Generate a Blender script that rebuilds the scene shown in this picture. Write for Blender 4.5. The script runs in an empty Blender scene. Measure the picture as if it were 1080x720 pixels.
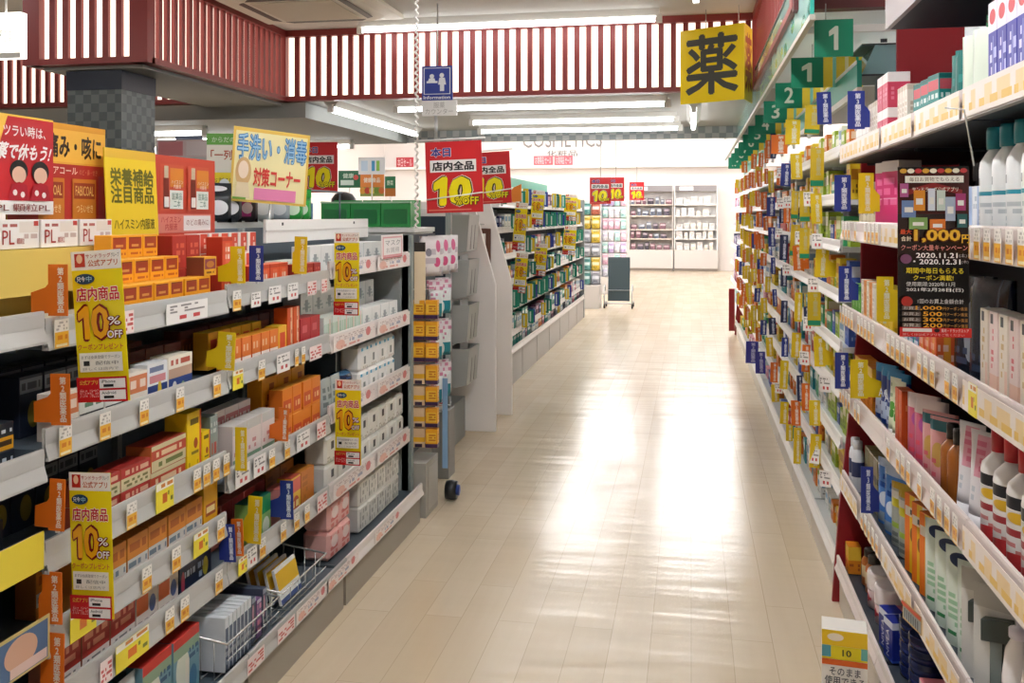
import bpy, bmesh, math, random
from mathutils import Vector, Matrix

RND = random.Random(11)
SC = bpy.context.scene
COL = SC.collection
PI = math.pi

# ------------------------------------------------------------------ camera maths (for surveying positions on known planes)
F, CX, HY, H = 1000.0, 540.0, 228.0, 1.6
TPH = 0.189
PHI = math.atan(TPH); CP = math.cos(PHI); SP = math.sin(PHI)
def depth_x(u, X):            # optical depth of the point of plane x=X seen in image column u
    return 1000.0 * X / (CP * (u - 729.0))
def y_at(u, X):               # world y of that point
    return (depth_x(u, X) + X * SP) / CP
def z_at(v, d): return H - (v - HY) / F * d
def on_y(u, Y):               # world x and optical depth on plane y=Y
    r = (u - CX) / F
    d = Y / (r * SP + CP)
    return d * (r * CP - SP), d

# ------------------------------------------------------------------ materials
def lin(c):
    c /= 255.0
    return c / 12.92 if c <= 0.04045 else ((c + 0.055) / 1.055) ** 2.4
def rgb(h):
    h = h.lstrip('#')
    return (lin(int(h[0:2], 16)), lin(int(h[2:4], 16)), lin(int(h[4:6], 16)), 1.0)
_mats = {}
def M(h, rough=0.5, metal=0.0, emit=0.0, trans=0.0, alpha=1.0, spec=0.5):
    k = (h, rough, metal, emit, trans, alpha, spec)
    if k in _mats: return _mats[k]
    m = bpy.data.materials.new('surface_' + h.strip('#'))
    m.use_nodes = True
    b = m.node_tree.nodes['Principled BSDF']
    b.inputs['Base Color'].default_value = rgb(h)
    b.inputs['Roughness'].default_value = rough
    b.inputs['Metallic'].default_value = metal
    b.inputs['Specular IOR Level'].default_value = spec
    if emit:
        b.inputs['Emission Color'].default_value = rgb(h)
        b.inputs['Emission Strength'].default_value = emit
    if trans: b.inputs['Transmission Weight'].default_value = trans
    if alpha < 1: b.inputs['Alpha'].default_value = alpha
    _mats[k] = m
    return m

class NT:
    def __init__(s, nt): s.nt = nt
    def n(s, t, **kw):
        nd = s.nt.nodes.new(t)
        for k, v in kw.items(): setattr(nd, k, v)
        return nd
    def math(s, op, a, b=None, c=None):
        nd = s.n('ShaderNodeMath', operation=op)
        for i, x in enumerate((a, b, c)):
            if x is None: continue
            if isinstance(x, (int, float)): nd.inputs[i].default_value = x
            else: s.nt.links.new(x, nd.inputs[i])
        return nd.outputs[0]
    def mix(s, fac, a, b):
        nd = s.n('ShaderNodeMix', data_type='RGBA')
        s.put(nd.inputs[0], fac); s.put(nd.inputs[6], a); s.put(nd.inputs[7], b)
        return nd.outputs[2]
    def put(s, sock, x):
        if isinstance(x, (int, float, tuple)): sock.default_value = x
        else: s.nt.links.new(x, sock)

_designs = {}
def design(key, base, layers=(), rough=0.4):
    """Printed packaging: flat colour fields, ellipses and rows of small print, laid out in the pack's own UVs.
    front u 0..1, left side 2..3, right side 3..4, top 5..6"""
    if key in _designs: return _designs[key]
    m = bpy.data.materials.new('print_' + key); m.use_nodes = True
    t = NT(m.node_tree); b = m.node_tree.nodes['Principled BSDF']
    b.inputs['Roughness'].default_value = rough
    uv = t.n('ShaderNodeTexCoord').outputs['UV']
    sp = t.n('ShaderNodeSeparateXYZ'); t.put(sp.inputs[0], uv)
    U, V = sp.outputs[0], sp.outputs[1]
    col = rgb(base)
    def rect(u0, v0, u1, v1):
        return t.math('MULTIPLY', t.math('COMPARE', U, (u0 + u1) / 2, (u1 - u0) / 2), t.math('COMPARE', V, (v0 + v1) / 2, (v1 - v0) / 2))
    for L in layers:
        k = L[0]
        if k == 'r': mask = rect(*L[1:5]); c = L[5]
        elif k == 'w': mask = rect(-0.2, L[1], 4.2, L[2]); c = L[3]
        elif k == 'top': mask = rect(4.9, -0.1, 6.1, 1.1); c = L[1]
        elif k == 'side': mask = rect(1.9, -0.1, 4.1, 1.1); c = L[1]
        elif k == 'e':
            du = t.math('DIVIDE', t.math('SUBTRACT', U, L[1]), L[3]); dv = t.math('DIVIDE', t.math('SUBTRACT', V, L[2]), L[4])
            mask = t.math('LESS_THAN', t.math('ADD', t.math('MULTIPLY', du, du), t.math('MULTIPLY', dv, dv)), 1.0); c = L[5]
        elif k == 't':
            u0, v0, u1, v1, c, rows = L[1:7]
            dens = L[7] if len(L) > 7 else 0.4
            cols = L[8] if len(L) > 8 else rows * 5
            uu = t.math('MULTIPLY', t.math('SUBTRACT', U, u0), cols / (u1 - u0)); vv = t.math('MULTIPLY', t.math('SUBTRACT', V, v0), rows / (v1 - v0))
            cb = t.n('ShaderNodeCombineXYZ'); t.put(cb.inputs[0], t.math('FLOOR', uu)); t.put(cb.inputs[1], t.math('FLOOR', vv)); cb.inputs[2].default_value = len(_designs) * 1.7
            wn = t.n('ShaderNodeTexWhiteNoise'); t.put(wn.inputs[0], cb.outputs[0])
            mk = t.math('MULTIPLY', t.math('GREATER_THAN', wn.outputs[0], dens), t.math('COMPARE', t.math('FRACT', vv), 0.5, 0.32))
            mask = t.math('MULTIPLY', mk, rect(u0, v0, u1, v1))
        col = t.mix(mask, col, rgb(c))
    t.put(b.inputs['Base Color'], col)
    _designs[key] = m
    return m

# ------------------------------------------------------------------ mesh building
class MB:
    def __init__(s): s.v = []; s.f = []; s.m = []; s.uv = []; s.mats = []; s.sm = []
    def mi(s, mat):
        if mat not in s.mats: s.mats.append(mat)
        return s.mats.index(mat)
    def face(s, pts, mat, uvs=None, smooth=False):
        b = len(s.v); s.v += [tuple(p) for p in pts]
        s.f.append(tuple(range(b, b + len(pts)))); s.m.append(s.mi(mat)); s.sm.append(smooth)
        s.uv.append(uvs or [(9, 9)] * len(pts))
    def raw(s, vs, fs, mat, uvs=None, smooth=False):
        b = len(s.v); s.v += [tuple(p) for p in vs]; i = s.mi(mat)
        for k, f in enumerate(fs):
            s.f.append(tuple(b + j for j in f)); s.m.append(i); s.sm.append(smooth)
            s.uv.append(uvs[k] if uvs else [(9, 9)] * len(f))
    def box(s, x0, x1, y0, y1, z0, z1, mat):
        vs = [(x0, y0, z0), (x1, y0, z0), (x1, y1, z0), (x0, y1, z0), (x0, y0, z1), (x1, y0, z1), (x1, y1, z1), (x0, y1, z1)]
        w = lambda o: [(o, 0), (o + 1, 0), (o + 1, 1), (o, 1)]
        s.raw(vs, [(0, 1, 5, 4), (2, 3, 7, 6), (3, 0, 4, 7), (1, 2, 6, 5), (4, 5, 6, 7), (3, 2, 1, 0)], mat, [w(0), w(0), w(2), w(3), w(5), w(7)])
    def prism(s, poly, axis, a0, a1, mat):
        """poly: 2-D outline; axis: the axis it is extruded along (x: poly is (y,z); y: (x,z); z: (x,y))"""
        def p(q, a):
            return (a, q[0], q[1]) if axis == 'x' else (q[0], a, q[1]) if axis == 'y' else (q[0], q[1], a)
        n = len(poly)
        s.raw([p(q, a0) for q in poly] + [p(q, a1) for q in poly],
              [tuple(range(n))[::-1], tuple(range(n, 2 * n))] + [(i, (i + 1) % n, n + (i + 1) % n, n + i) for i in range(n)], mat)
    def lathe(s, prof, mat, n=20, cx=0, cy=0, cz=0, sy=1.0, smooth=True):
        """prof [(r,z)]; u = angle (0.5 faces -y), v = height fraction"""
        z0, z1 = prof[0][1], prof[-1][1]
        vs, fs, uvs = [], [], []
        for r, z in prof:
            for i in range(n):
                a = 2 * PI * i / n - PI * 1.5
                vs.append((cx + r * math.cos(a), cy + r * math.sin(a) * sy, cz + z))
        for j in range(len(prof) - 1):
            for i in range(n):
                k = (i + 1) % n
                fs.append((j * n + i, j * n + k, (j + 1) * n + k, (j + 1) * n + i))
                va, vb = (prof[j][1] - z0) / max(z1 - z0, 1e-6), (prof[j + 1][1] - z0) / max(z1 - z0, 1e-6)
                uvs.append([(i / n, va), ((i + 1) / n, va), ((i + 1) / n, vb), (i / n, vb)])
        b = len(prof) - 1
        fs.append(tuple(range(n))[::-1]); uvs.append([(9, 9)] * n)
        fs.append(tuple(b * n + i for i in range(n))); uvs.append([(9, 9)] * n)
        s.raw(vs, fs, mat, uvs, smooth)
    def tube(s, pts, r, mat, n=8, closed=False):
        pts = [Vector(p) for p in pts]; N = len(pts); vs = []
        for i, p in enumerate(pts):
            a = pts[i - 1] if (i > 0 or closed) else p
            c = pts[(i + 1) % N] if (i < N - 1 or closed) else p
            d = (c - a).normalized()
            up = Vector((0, 0, 1)) if abs(d.z) < 0.95 else Vector((1, 0, 0))
            e1 = d.cross(up).normalized(); e2 = d.cross(e1).normalized()
            for k in range(n):
                t = 2 * PI * k / n
                vs.append(p + e1 * math.cos(t) * r + e2 * math.sin(t) * r)
        fs = []
        for i in range(N if closed else N - 1):
            j = (i + 1) % N
            for k in range(n):
                l = (k + 1) % n
                fs.append((i * n + k, j * n + k, j * n + l, i * n + l))
        if not closed:
            fs.append(tuple(range(n))); fs.append(tuple((N - 1) * n + k for k in range(n))[::-1])
        s.raw(vs, fs, mat, None, True)
    def mesh(s, name, bevel=0.0):
        me = bpy.data.meshes.new(name)
        me.from_pydata(s.v, [], s.f); 
        for m in s.mats: me.materials.append(m)
        ul = me.uv_layers.new(name='UVMap')
        flat = [c for f in s.uv for q in f for c in q]
        ul.data.foreach_set('uv', flat)
        me.polygons.foreach_set('material_index', s.m)
        me.polygons.foreach_set('use_smooth', s.sm)
        bm = bmesh.new(); bm.from_mesh(me)
        bmesh.ops.remove_doubles(bm, verts=bm.verts, dist=1e-5)
        bmesh.ops.recalc_face_normals(bm, faces=bm.faces)
        if bevel:
            bmesh.ops.bevel(bm, geom=list(bm.edges), offset=bevel, segments=1, affect='EDGES', profile=0.5, clamp_overlap=True)
        bm.to_mesh(me); bm.free(); me.update()
        return me
    def obj(s, name, parent=None, bevel=0.0, loc=None, rotz=0.0):
        return link(name, s.mesh(name, bevel), parent, loc, rotz)

def link(name, data, parent=None, loc=None, rotz=0.0):
    o = bpy.data.objects.new(name, data); COL.objects.link(o)
    if parent: o.parent = parent
    if loc: o.location = loc
    if rotz: o.rotation_euler = (0, 0, rotz)
    return o

# ------------------------------------------------------------------ lettering
_txt = {}
GSC = bpy.data.scenes.new('glyphs')
def glyphs(s, bold=0.0, line=1.0, align='CENTER'):
    """triangulated outline of a string, normalised to a unit box; returns (verts, faces, aspect)"""
    k = (s, bold, line, align)
    if k in _txt: return _txt[k]
    cu = bpy.data.curves.new('t', 'FONT'); cu.body = s; cu.size = 1.0; cu.resolution_u = 2
    cu.space_line = line; cu.align_x = align
    o = bpy.data.objects.new('t', cu); GSC.collection.objects.link(o)
    with bpy.context.temp_override(scene=GSC, view_layer=GSC.view_layers[0]):
        dg = bpy.context.evaluated_depsgraph_get(); dg.update()
    ev = o.evaluated_get(dg); me = ev.to_mesh()
    vs = [(v.co.x, v.co.y) for v in me.vertices]; fs = [tuple(p.vertices) for p in me.polygons]
    ev.to_mesh_clear(); bpy.data.objects.remove(o); bpy.data.curves.remove(cu)
    if not vs: vs, fs = [(0, 0), (1, 0), (1, 1)], [(0, 1, 2)]
    if s == '1': vs, fs = [(.55, 0), (.82, 0), (.82, 1), (.62, 1), (.2, .8), (.2, .6), (.55, .72)], [(0, 1, 2, 3, 6), (3, 4, 5, 6)]
    nc = 1
    if bold > 0.008:                       # heavier weight: the outline repeated a little off in each direction
        nc = 4 if bold < .03 else 8; v0, f0, n0 = vs, fs, len(vs); vs, fs = [], []
        for k in range(nc):
            a = 2 * PI * k / nc
            vs += [(x + math.cos(a) * bold, y + math.sin(a) * bold) for x, y in v0]; fs += [tuple(i + k * n0 for i in f) for f in f0]
    x0 = min(v[0] for v in vs); x1 = max(v[0] for v in vs); y0 = min(v[1] for v in vs); y1 = max(v[1] for v in vs)
    w, h = max(x1 - x0, 1e-6), max(y1 - y0, 1e-6)
    r = ([((x - x0) / w, (y - y0) / h) for x, y in vs], fs, nc)
    _txt[k] = r
    return r

class Card:
    """A printed flat board in its own frame: x to the right, z up, face towards -y. Board and lettering become two meshes."""
    def __init__(s, w, h, base, thick=0.003, rough=0.35, step=0.0004):
        s.w, s.h, s.t, s.step = w, h, thick, step
        s.board = MB(); s.board.box(0, w, 0, thick, 0, h, M(base, rough))
        s.pr = MB(); s.n = 0; s.rough = rough
    def _y(s): s.n += 1; return -s.step * s.n
    def poly(s, pts, c):
        y = s._y(); s.pr.face([(x * s.w, y, z * s.h) for x, z in pts], M(c, s.rough))
    def rect(s, x0, z0, x1, z1, c): s.poly([(x0, z0), (x1, z0), (x1, z1), (x0, z1)], c)
    def ell(s, cx, cz, rx, rz, c, n=24): s.poly([(cx + rx * math.cos(2 * PI * i / n), cz + rz * math.sin(2 * PI * i / n)) for i in range(n)], c)
    def text(s, st, x0, z0, x1, z1, c, bold=0.0, line=1.0, shear=0.0, up=0.0):
        vs, fs, nc = glyphs(st, bold, line); y0 = s._y()
        P = []; per = len(vs) // nc
        for k, (a, b) in enumerate(vs):
            y = y0 - 0.00004 * (k // per)
            x = x0 + (a + shear * (b - 0.5)) * (x1 - x0); z = z0 + b * (z1 - z0) + up * (a - 0.5)
            P.append((x * s.w, y, z * s.h))
        s.pr.raw(P, fs, M(c, s.rough))
    def ten(s, x0, z0, x1, z1, c, bold, shear=0.0):
        m = x0 + .36 * (x1 - x0)
        s.text('1', x0, z0, m, z1, c, bold, 1.0, shear); s.text('0', m + .03, z0, x1, z1, c, bold * .8, 1.0, shear)
    def make(s, name, loc, rotz, back=None):
        o = s.board.obj(name, None, 0, loc, rotz)
        if s.pr.v: s.pr.obj('lettering', o)
        return o

# ------------------------------------------------------------------ names, labels
ORD = ['zeroth', 'first', 'second', 'third', 'fourth', 'fifth', 'sixth', 'seventh', 'eighth', 'ninth', 'tenth', 'eleventh', 'twelfth', 'thirteenth', 'fourteenth', 'fifteenth', 'sixteenth', 'seventeenth', 'eighteenth', 'nineteenth']
TENS = {2: 'twenty', 3: 'thirty', 4: 'forty', 5: 'fifty', 6: 'sixty', 7: 'seventy', 8: 'eighty', 9: 'ninety'}
TENO = {2: 'twentieth', 3: 'thirtieth', 4: 'fortieth', 5: 'fiftieth', 6: 'sixtieth', 7: 'seventieth', 8: 'eightieth', 9: 'ninetieth'}
def ordw(i):
    if i < 20: return ORD[i]
    if i % 10 == 0: return TENO[i // 10]
    return TENS[i // 10] + '-' + ORD[i % 10]
def tag(o, label, cat, group=None):
    o['label'] = label; o['category'] = cat
    if group: o['group'] = group
    return o
def struct(o): o['kind'] = 'structure'; return o
REG = []
def reg(o, look, loc, cat, group, y=None, z=None, row=None):
    """queue a thing for its label; things that share look and place are told apart by their order from the near end, tier and row"""
    REG.append((o, look, loc, cat, group, o.location.y if y is None else y, o.location.z if z is None else z, row))
    return o
ENDS = 'from near end'
def plural(look):
    m = [i for i in (look.find(' with '), look.find(' behind'), look.find(' standing'), look.find(' of '), look.find(' on ')) if i > 0]
    k = min(m) if m else len(look)
    h, t = look[:k], look[k:]
    return (h if h.endswith('s') else h + ('es' if h.endswith(('x', 'ch', 'sh')) else 's')) + t
def finish_labels():
    by = {}
    for r in REG: by.setdefault((r[1], r[2]), []).append(r)
    for (look, loc), rs in by.items():
        ends = 'from its left side' if loc.endswith('|') else ENDS; loc = loc.rstrip('|')
        if len(rs) == 1:
            o, _, _, cat, g = rs[0][:5]; tag(o, f'{look} {loc}', cat, g); continue
        rows = sorted({r[7] for r in rs if r[7] is not None})
        for row in (rows or [None]):
            rr = [r for r in rs if r[7] == row]
            pre = '' if row is None or len(rows) < 2 else (['front row', 'back row'] if len(rows) == 2 else ['front row', 'middle row', 'back row', 'rearmost row'])[rows.index(row)]
            rr.sort(key=lambda r: (round(r[5], 3), r[6]))
            cols = []
            for r in rr:
                if cols and abs(cols[-1][0][5] - r[5]) < 0.012: cols[-1].append(r)
                else: cols.append([r])
            for i, c in enumerate(cols):
                c.sort(key=lambda r: r[6])
                for j, r in enumerate(c):
                    if len(c) == 1: t = ''
                    elif len(c) == 2: t = ['lower', 'upper'][j]
                    elif len(c) == 3: t = ['lowest', 'middle', 'topmost'][j]
                    else: t = ordw(j + 1) + ' up'
                    bits = [x for x in (pre, (ordw(i + 1) + ' ' + ends) if len(cols) > 1 else '', t) if x]
                    lab = f'{look} {loc}' + ((', ' + ', '.join(bits)) if bits else '')
                    if len(lab.replace(',', '').split()) > 16: lab = lab.replace(' ' + ENDS, ' along')
                    if len(lab.replace(',', '').split()) > 16: print('LONG', lab)
                    tag(r[0], lab, r[3], r[4])

# ------------------------------------------------------------------ products (fronts face local -y)
_proto = {}
def p_box(name, w, d, h, mat, bevel=0.0012):
    k = ('box', name, w, d, h, mat.name)
    if k not in _proto:
        b = MB(); b.box(-w / 2, w / 2, -d / 2, d / 2, 0, h, mat)
        _proto[k] = [(name, b.mesh(name, bevel), None)]
    return _proto[k]
def p_stackbox(name, w, d, h, mat): return p_box(name, w, d, h, mat)
def p_tray(name, w, d, h, mat, mat2):
    """carton with an open display lid: body + raised back flap"""
    k = ('tray', name, w, d, h, mat.name, mat2.name)
    if k not in _proto:
        b = MB(); b.box(-w / 2, w / 2, -d / 2, d / 2, 0, h, mat)
        c = MB(); c.box(-w / 2, w / 2, d / 2 - 0.002, d / 2, h, h * 1.5, mat2)
        _proto[k] = [(name, b.mesh(name, 0.001), None), ('display_flap', c.mesh('display_flap'), 0)]
    return _proto[k]
def grid_solid(fr, nu, nv, mat):
    """closed pillow from a function fr(a,b,side)->(x,y,z), a,b in 0..1"""
    b = MB(); vs = []; fs = []; uvs = []
    for side in (-1, 1):
        o = len(vs)
        for j in range(nv + 1):
            for i in range(nu + 1): vs.append(fr(i / nu, j / nv, side))
        for j in range(nv):
            for i in range(nu):
                q = [o + j * (nu + 1) + i, o + j * (nu + 1) + i + 1, o + (j + 1) * (nu + 1) + i + 1, o + (j + 1) * (nu + 1) + i]
                u = [(i / nu, j / nv), ((i + 1) / nu, j / nv), ((i + 1) / nu, (j + 1) / nv), (i / nu, (j + 1) / nv)]
                fs.append(tuple(q)); uvs.append(u)
    b.raw(vs, fs, mat, uvs, True)
    return b
def p_pouch(name, w, t, h, mat, crimp=0.08):
    k = ('pouch', name, w, t, h, mat.name)
    if k not in _proto:
        def fr(a, b_, s):
            e = min(1.0, 4 * a * (1 - a) + 0.12 * (1 - b_)) if 0 < a < 1 else 0
            prof = (1 - b_) ** 0.45 * (0.75 + 0.25 * b_) if b_ < 1 - crimp else 0.02
            if b_ == 0: prof = 0.55
            y = s * t / 2 * (max(e, 0) ** 0.6) * prof
            return ((a - 0.5) * w, y, b_ * h)
        _proto[k] = [(name, grid_solid(fr, 8, 10, mat).mesh(name), None)]
    return _proto[k]
def p_bag(name, w, t, h, mat):
    """soft pillow pack lying upright, crimped on both ends"""
    k = ('bag', name, w, t, h, mat.name)
    if k not in _proto:
        def fr(a, b_, s):
            e = (max(0.0, 4 * a * (1 - a))) ** 0.35; g = (max(0.0, 4 * b_ * (1 - b_))) ** 0.35
            return ((a - 0.5) * w, s * t / 2 * e * g, b_ * h)
        _proto[k] = [(name, grid_solid(fr, 8, 8, mat).mesh(name), None)]
    return _proto[k]
def p_tube(name, w, h, mat, capmat):
    """squeeze tube standing on its cap"""
    k = ('tube', name, w, h, mat.name, capmat.name)
    if k not in _proto:
        n = 16; ch = h * 0.16; vs = []; fs = []; uvs = []; b = MB(); L = 8
        for j in range(L + 1):
            q = j / L
            for i in range(n):
                a = 2 * PI * i / n - PI * 1.5
                vs.append((w / 2 * (0.88 + 0.12 * q) * math.cos(a), w / 2 * (0.8 * (1 - q) + 0.02) * math.sin(a), ch + q * (h - ch)))
        for j in range(L):
            for i in range(n):
                kk = (i + 1) % n
                fs.append((j * n + i, j * n + kk, (j + 1) * n + kk, (j + 1) * n + i))
                u0 = 2 * i / n - 0.5; u1 = 2 * (i + 1) / n - 0.5
                uvs.append([(u0, j / L), (u1, j / L), (u1, (j + 1) / L), (u0, (j + 1) / L)])
        fs.append(tuple(range(n))); uvs.append([(9, 9)] * n); fs.append(tuple(L * n + i for i in range(n))); uvs.append([(9, 9)] * n)
        b.raw(vs, fs, mat, uvs, True)
        c = MB(); c.lathe([(w * 0.40, 0), (w * 0.42, ch * 0.1), (w * 0.42, ch)], capmat, 16)
        _proto[k] = [(name, b.mesh(name), None), ('cap', c.mesh('cap'), 0)]
    return _proto[k]
def p_bottle(name, r, h, mat, capmat, neck=0.45, cap=0.2, sy=1.0):
    k = ('bottle', name, r, h, mat.name, capmat.name, neck, cap, sy)
    if k not in _proto:
        hb = h * (1 - cap); b = MB()
        b.lathe([(r * 0.92, 0), (r, h * 0.02), (r, hb * 0.78), (r * 0.93, hb * 0.86), (r * (neck + 0.2), hb * 0.94), (r * neck, hb * 0.98), (r * neck, hb)], mat, 20, sy=sy)
        c = MB(); rc = r * (neck + 0.12); c.lathe([(rc, hb * 0.985), (rc, h * 0.97), (rc * 0.9, h)], capmat, 18, sy=sy)
        _proto[k] = [(name, b.mesh(name), None), ('cap', c.mesh('cap'), 0)]
    return _proto[k]
def p_pump(name, r, h, mat, pmat, sy=0.7):
    k = ('pump', name, r, h, mat.name, pmat.name)
    if k not in _proto:
        hb = h * 0.74; b = MB()
        b.lathe([(r * 0.9, 0), (r, h * 0.03), (r * 0.97, hb * 0.55), (r * 0.8, hb * 0.83), (r * 0.45, hb * 0.97), (r * 0.4, hb)], mat, 20, sy=sy)
        c = MB(); c.lathe([(r * 0.45, hb * 0.99), (r * 0.45, hb * 1.08), (r * 0.16, hb * 1.09), (r * 0.16, h * 0.93)], pmat, 14)
        c.box(-r * 0.9, r * 0.3, -r * 0.2, r * 0.2, h * 0.92, h, pmat)
        _proto[k] = [(name, b.mesh(name), None), ('pump', c.mesh('pump'), 0)]
    return _proto[k]
def p_tin(name, r, h, mat, lidmat):
    k = ('tin', name, r, h, mat.name, lidmat.name)
    if k not in _proto:
        b = MB(); b.lathe([(r * 0.97, 0), (r * 0.97, h * 0.55)], mat, 28)
        c = MB(); c.lathe([(r, h * 0.5), (r * 1.01, h * 0.53), (r, h * 0.56), (r, h * 0.93), (r * 0.96, h), (r * 0.9, h)], lidmat, 28)
        _proto[k] = [(name, b.mesh(name), None), ('lid', c.mesh('lid'), 0)]
    return _proto[k]
def p_hang(name, w, h, mat, cmat, t=0.02):
    """header card with a pack below it"""
    k = ('hang', name, w, h, mat.name, cmat.name, t)
    if k not in _proto:
        def fr(a, b_, s):
            e = (max(0.0, 4 * a * (1 - a))) ** 0.4; g = (max(0.0, 4 * b_ * (1 - b_))) ** 0.4
            return ((a - 0.5) * w, s * t / 2 * e * g, b_ * h * 0.75)
        b = grid_solid(fr, 6, 6, mat)
        c = MB(); c.box(-w / 2, w / 2, -0.002, 0.002, h * 0.72, h, cmat)
        _proto[k] = [(name, b.mesh(name), None), ('header_card', c.mesh('header_card'), 0)]
    return _proto[k]
def put(pr, x, y, z, rotz=0.0, parts=True):
    root = None; objs = []
    for i, (nm, me, par) in enumerate(pr):
        if i and not parts: break
        o = bpy.data.objects.new(nm, me); COL.objects.link(o)
        if par is None: o.location = (x, y, z); o.rotation_euler = (0, 0, rotz); root = o
        else: o.parent = objs[par]
        objs.append(o)
    return root
# ================================================================== THE ROOM
def floor_mat():
    m = bpy.data.materials.new('vinyl_plank_floor'); m.use_nodes = True
    t = NT(m.node_tree); b = m.node_tree.nodes['Principled BSDF']
    co = t.n('ShaderNodeTexCoord').outputs['Object']
    mp = t.n('ShaderNodeMapping'); t.put(mp.inputs[0], co); mp.inputs['Rotation'].default_value = (0, 0, PI / 2)
    br = t.n('ShaderNodeTexBrick'); t.put(br.inputs['Vector'], mp.outputs[0])
    br.inputs['Color1'].default_value = rgb('#DBCBB2'); br.inputs['Color2'].default_value = rgb('#D3C1A6'); br.inputs['Mortar'].default_value = rgb('#C0AE94')
    br.inputs['Scale'].default_value = 1.0; br.inputs['Mortar Size'].default_value = 0.0018; br.inputs['Mortar Smooth'].default_value = 0.3
    br.inputs['Brick Width'].default_value = 0.92; br.inputs['Row Height'].default_value = 0.15; br.offset = 0.37
    mp2 = t.n('ShaderNodeMapping'); t.put(mp2.inputs[0], co); mp2.inputs['Scale'].default_value = (16, 1.2, 1)
    nz = t.n('ShaderNodeTexNoise'); t.put(nz.inputs['Vector'], mp2.outputs[0]); nz.inputs['Scale'].default_value = 1.6; nz.inputs['Detail'].default_value = 5
    col = t.mix(t.math('MULTIPLY', nz.outputs[0], 0.30), br.outputs['Color'], rgb('#BFA88A'))
    t.put(b.inputs['Base Color'], col)
    n2 = t.n('ShaderNodeTexNoise'); t.put(n2.inputs['Vector'], co); n2.inputs['Scale'].default_value = 2.2; n2.inputs['Detail'].default_value = 3
    t.put(b.inputs['Roughness'], t.math('ADD', t.math('MULTIPLY', n2.outputs[0], 0.14), 0.13))
    mp3 = t.n('ShaderNodeMapping'); t.put(mp3.inputs[0], co); mp3.inputs['Scale'].default_value = (0.9, 5.0, 1)
    n3 = t.n('ShaderNodeTexNoise'); t.put(n3.inputs['Vector'], mp3.outputs[0]); n3.inputs['Scale'].default_value = 1.0; n3.inputs['Detail'].default_value = 2
    bp = t.n('ShaderNodeBump'); bp.inputs['Strength'].default_value = 0.34; bp.inputs['Distance'].default_value = 0.02
    t.put(bp.inputs['Height'], n3.outputs[0]); t.put(b.inputs['Normal'], bp.outputs[0])
    b.inputs['Specular IOR Level'].default_value = 0.6
    return m
XL, XR, YB, YF = -9.5, 2.6, -3.0, 28.6
b = MB(); b.box(XL, XR, YB, YF, -0.1, 0.0, floor_mat()); struct(b.obj('floor'))
CEILC = M('#C9C6BD', 0.8)
WALLC = M('#EDE6E2', 0.7)
b = MB(); b.box(XL, XR, YF, YF + 0.15, 0, 4.4, WALLC); struct(b.obj('wall_far'))
b = MB(); b.box(XL - 0.15, XL, YB, YF, 0, 4.4, WALLC); struct(b.obj('wall_left'))
b = MB(); b.box(XR, XR + 0.15, YB, YF, 0, 4.4, WALLC); struct(b.obj('wall_right'))
b = MB(); b.box(XL, XR, YB - 0.15, YB, 0, 4.4, WALLC); struct(b.obj('wall_rear'))
# raised well (z 3.05) over the near half, low ceiling (z 2.52) around and behind it, high hall at the far end
ZW, ZL, ZH = 3.05, 2.52, 4.3
b = MB(); b.box(XL, XR, YB, 7.06, ZW, ZW + 0.1, CEILC); struct(b.obj('ceiling'))
b = MB(); b.box(XL, XR, 7.06, 9.9, ZL, ZL + 0.1, M('#BDBAB2', 0.8)); struct(b.obj('ceiling_low'))
b = MB(); b.box(XL, XR, 9.9, YF, ZH, ZH + 0.1, M('#F2EFEB', 0.8)); struct(b.obj('ceiling_high'))
def checker_mat(name, c1, c2, s):
    m = bpy.data.materials.new(name); m.use_nodes = True; t = NT(m.node_tree); bs = m.node_tree.nodes['Principled BSDF']
    co = t.n('ShaderNodeTexCoord').outputs['Object']
    ck = t.n('ShaderNodeTexChecker'); t.put(ck.inputs['Vector'], co); ck.inputs['Scale'].default_value = s
    ck.inputs['Color1'].default_value = rgb(c1); ck.inputs['Color2'].default_value = rgb(c2)
    nz = t.n('ShaderNodeTexNoise'); t.put(nz.inputs['Vector'], co); nz.inputs['Scale'].default_value = s * 1.2; nz.inputs['Detail'].default_value = 4
    col = t.mix(t.math('MULTIPLY', nz.outputs[0], 0.45), ck.outputs['Color'], rgb('#9A9D97' if c1[1] == '9' else '#6E726C'))
    t.put(bs.inputs['Base Color'], col); bs.inputs['Roughness'].default_value = 0.45
    return m
CHK = checker_mat('grey_checker_tile', '#485153', '#6A7070', 1 / 0.053)
CHK2 = checker_mat('pale_checker_tile', '#98A0A3', '#C6C8C7', 1 / 0.07)
b = MB(); b.box(XL, 1.3, 9.9, 9.99, 2.40, 4.4, CHK2); struct(b.obj('trim_1'))
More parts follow.
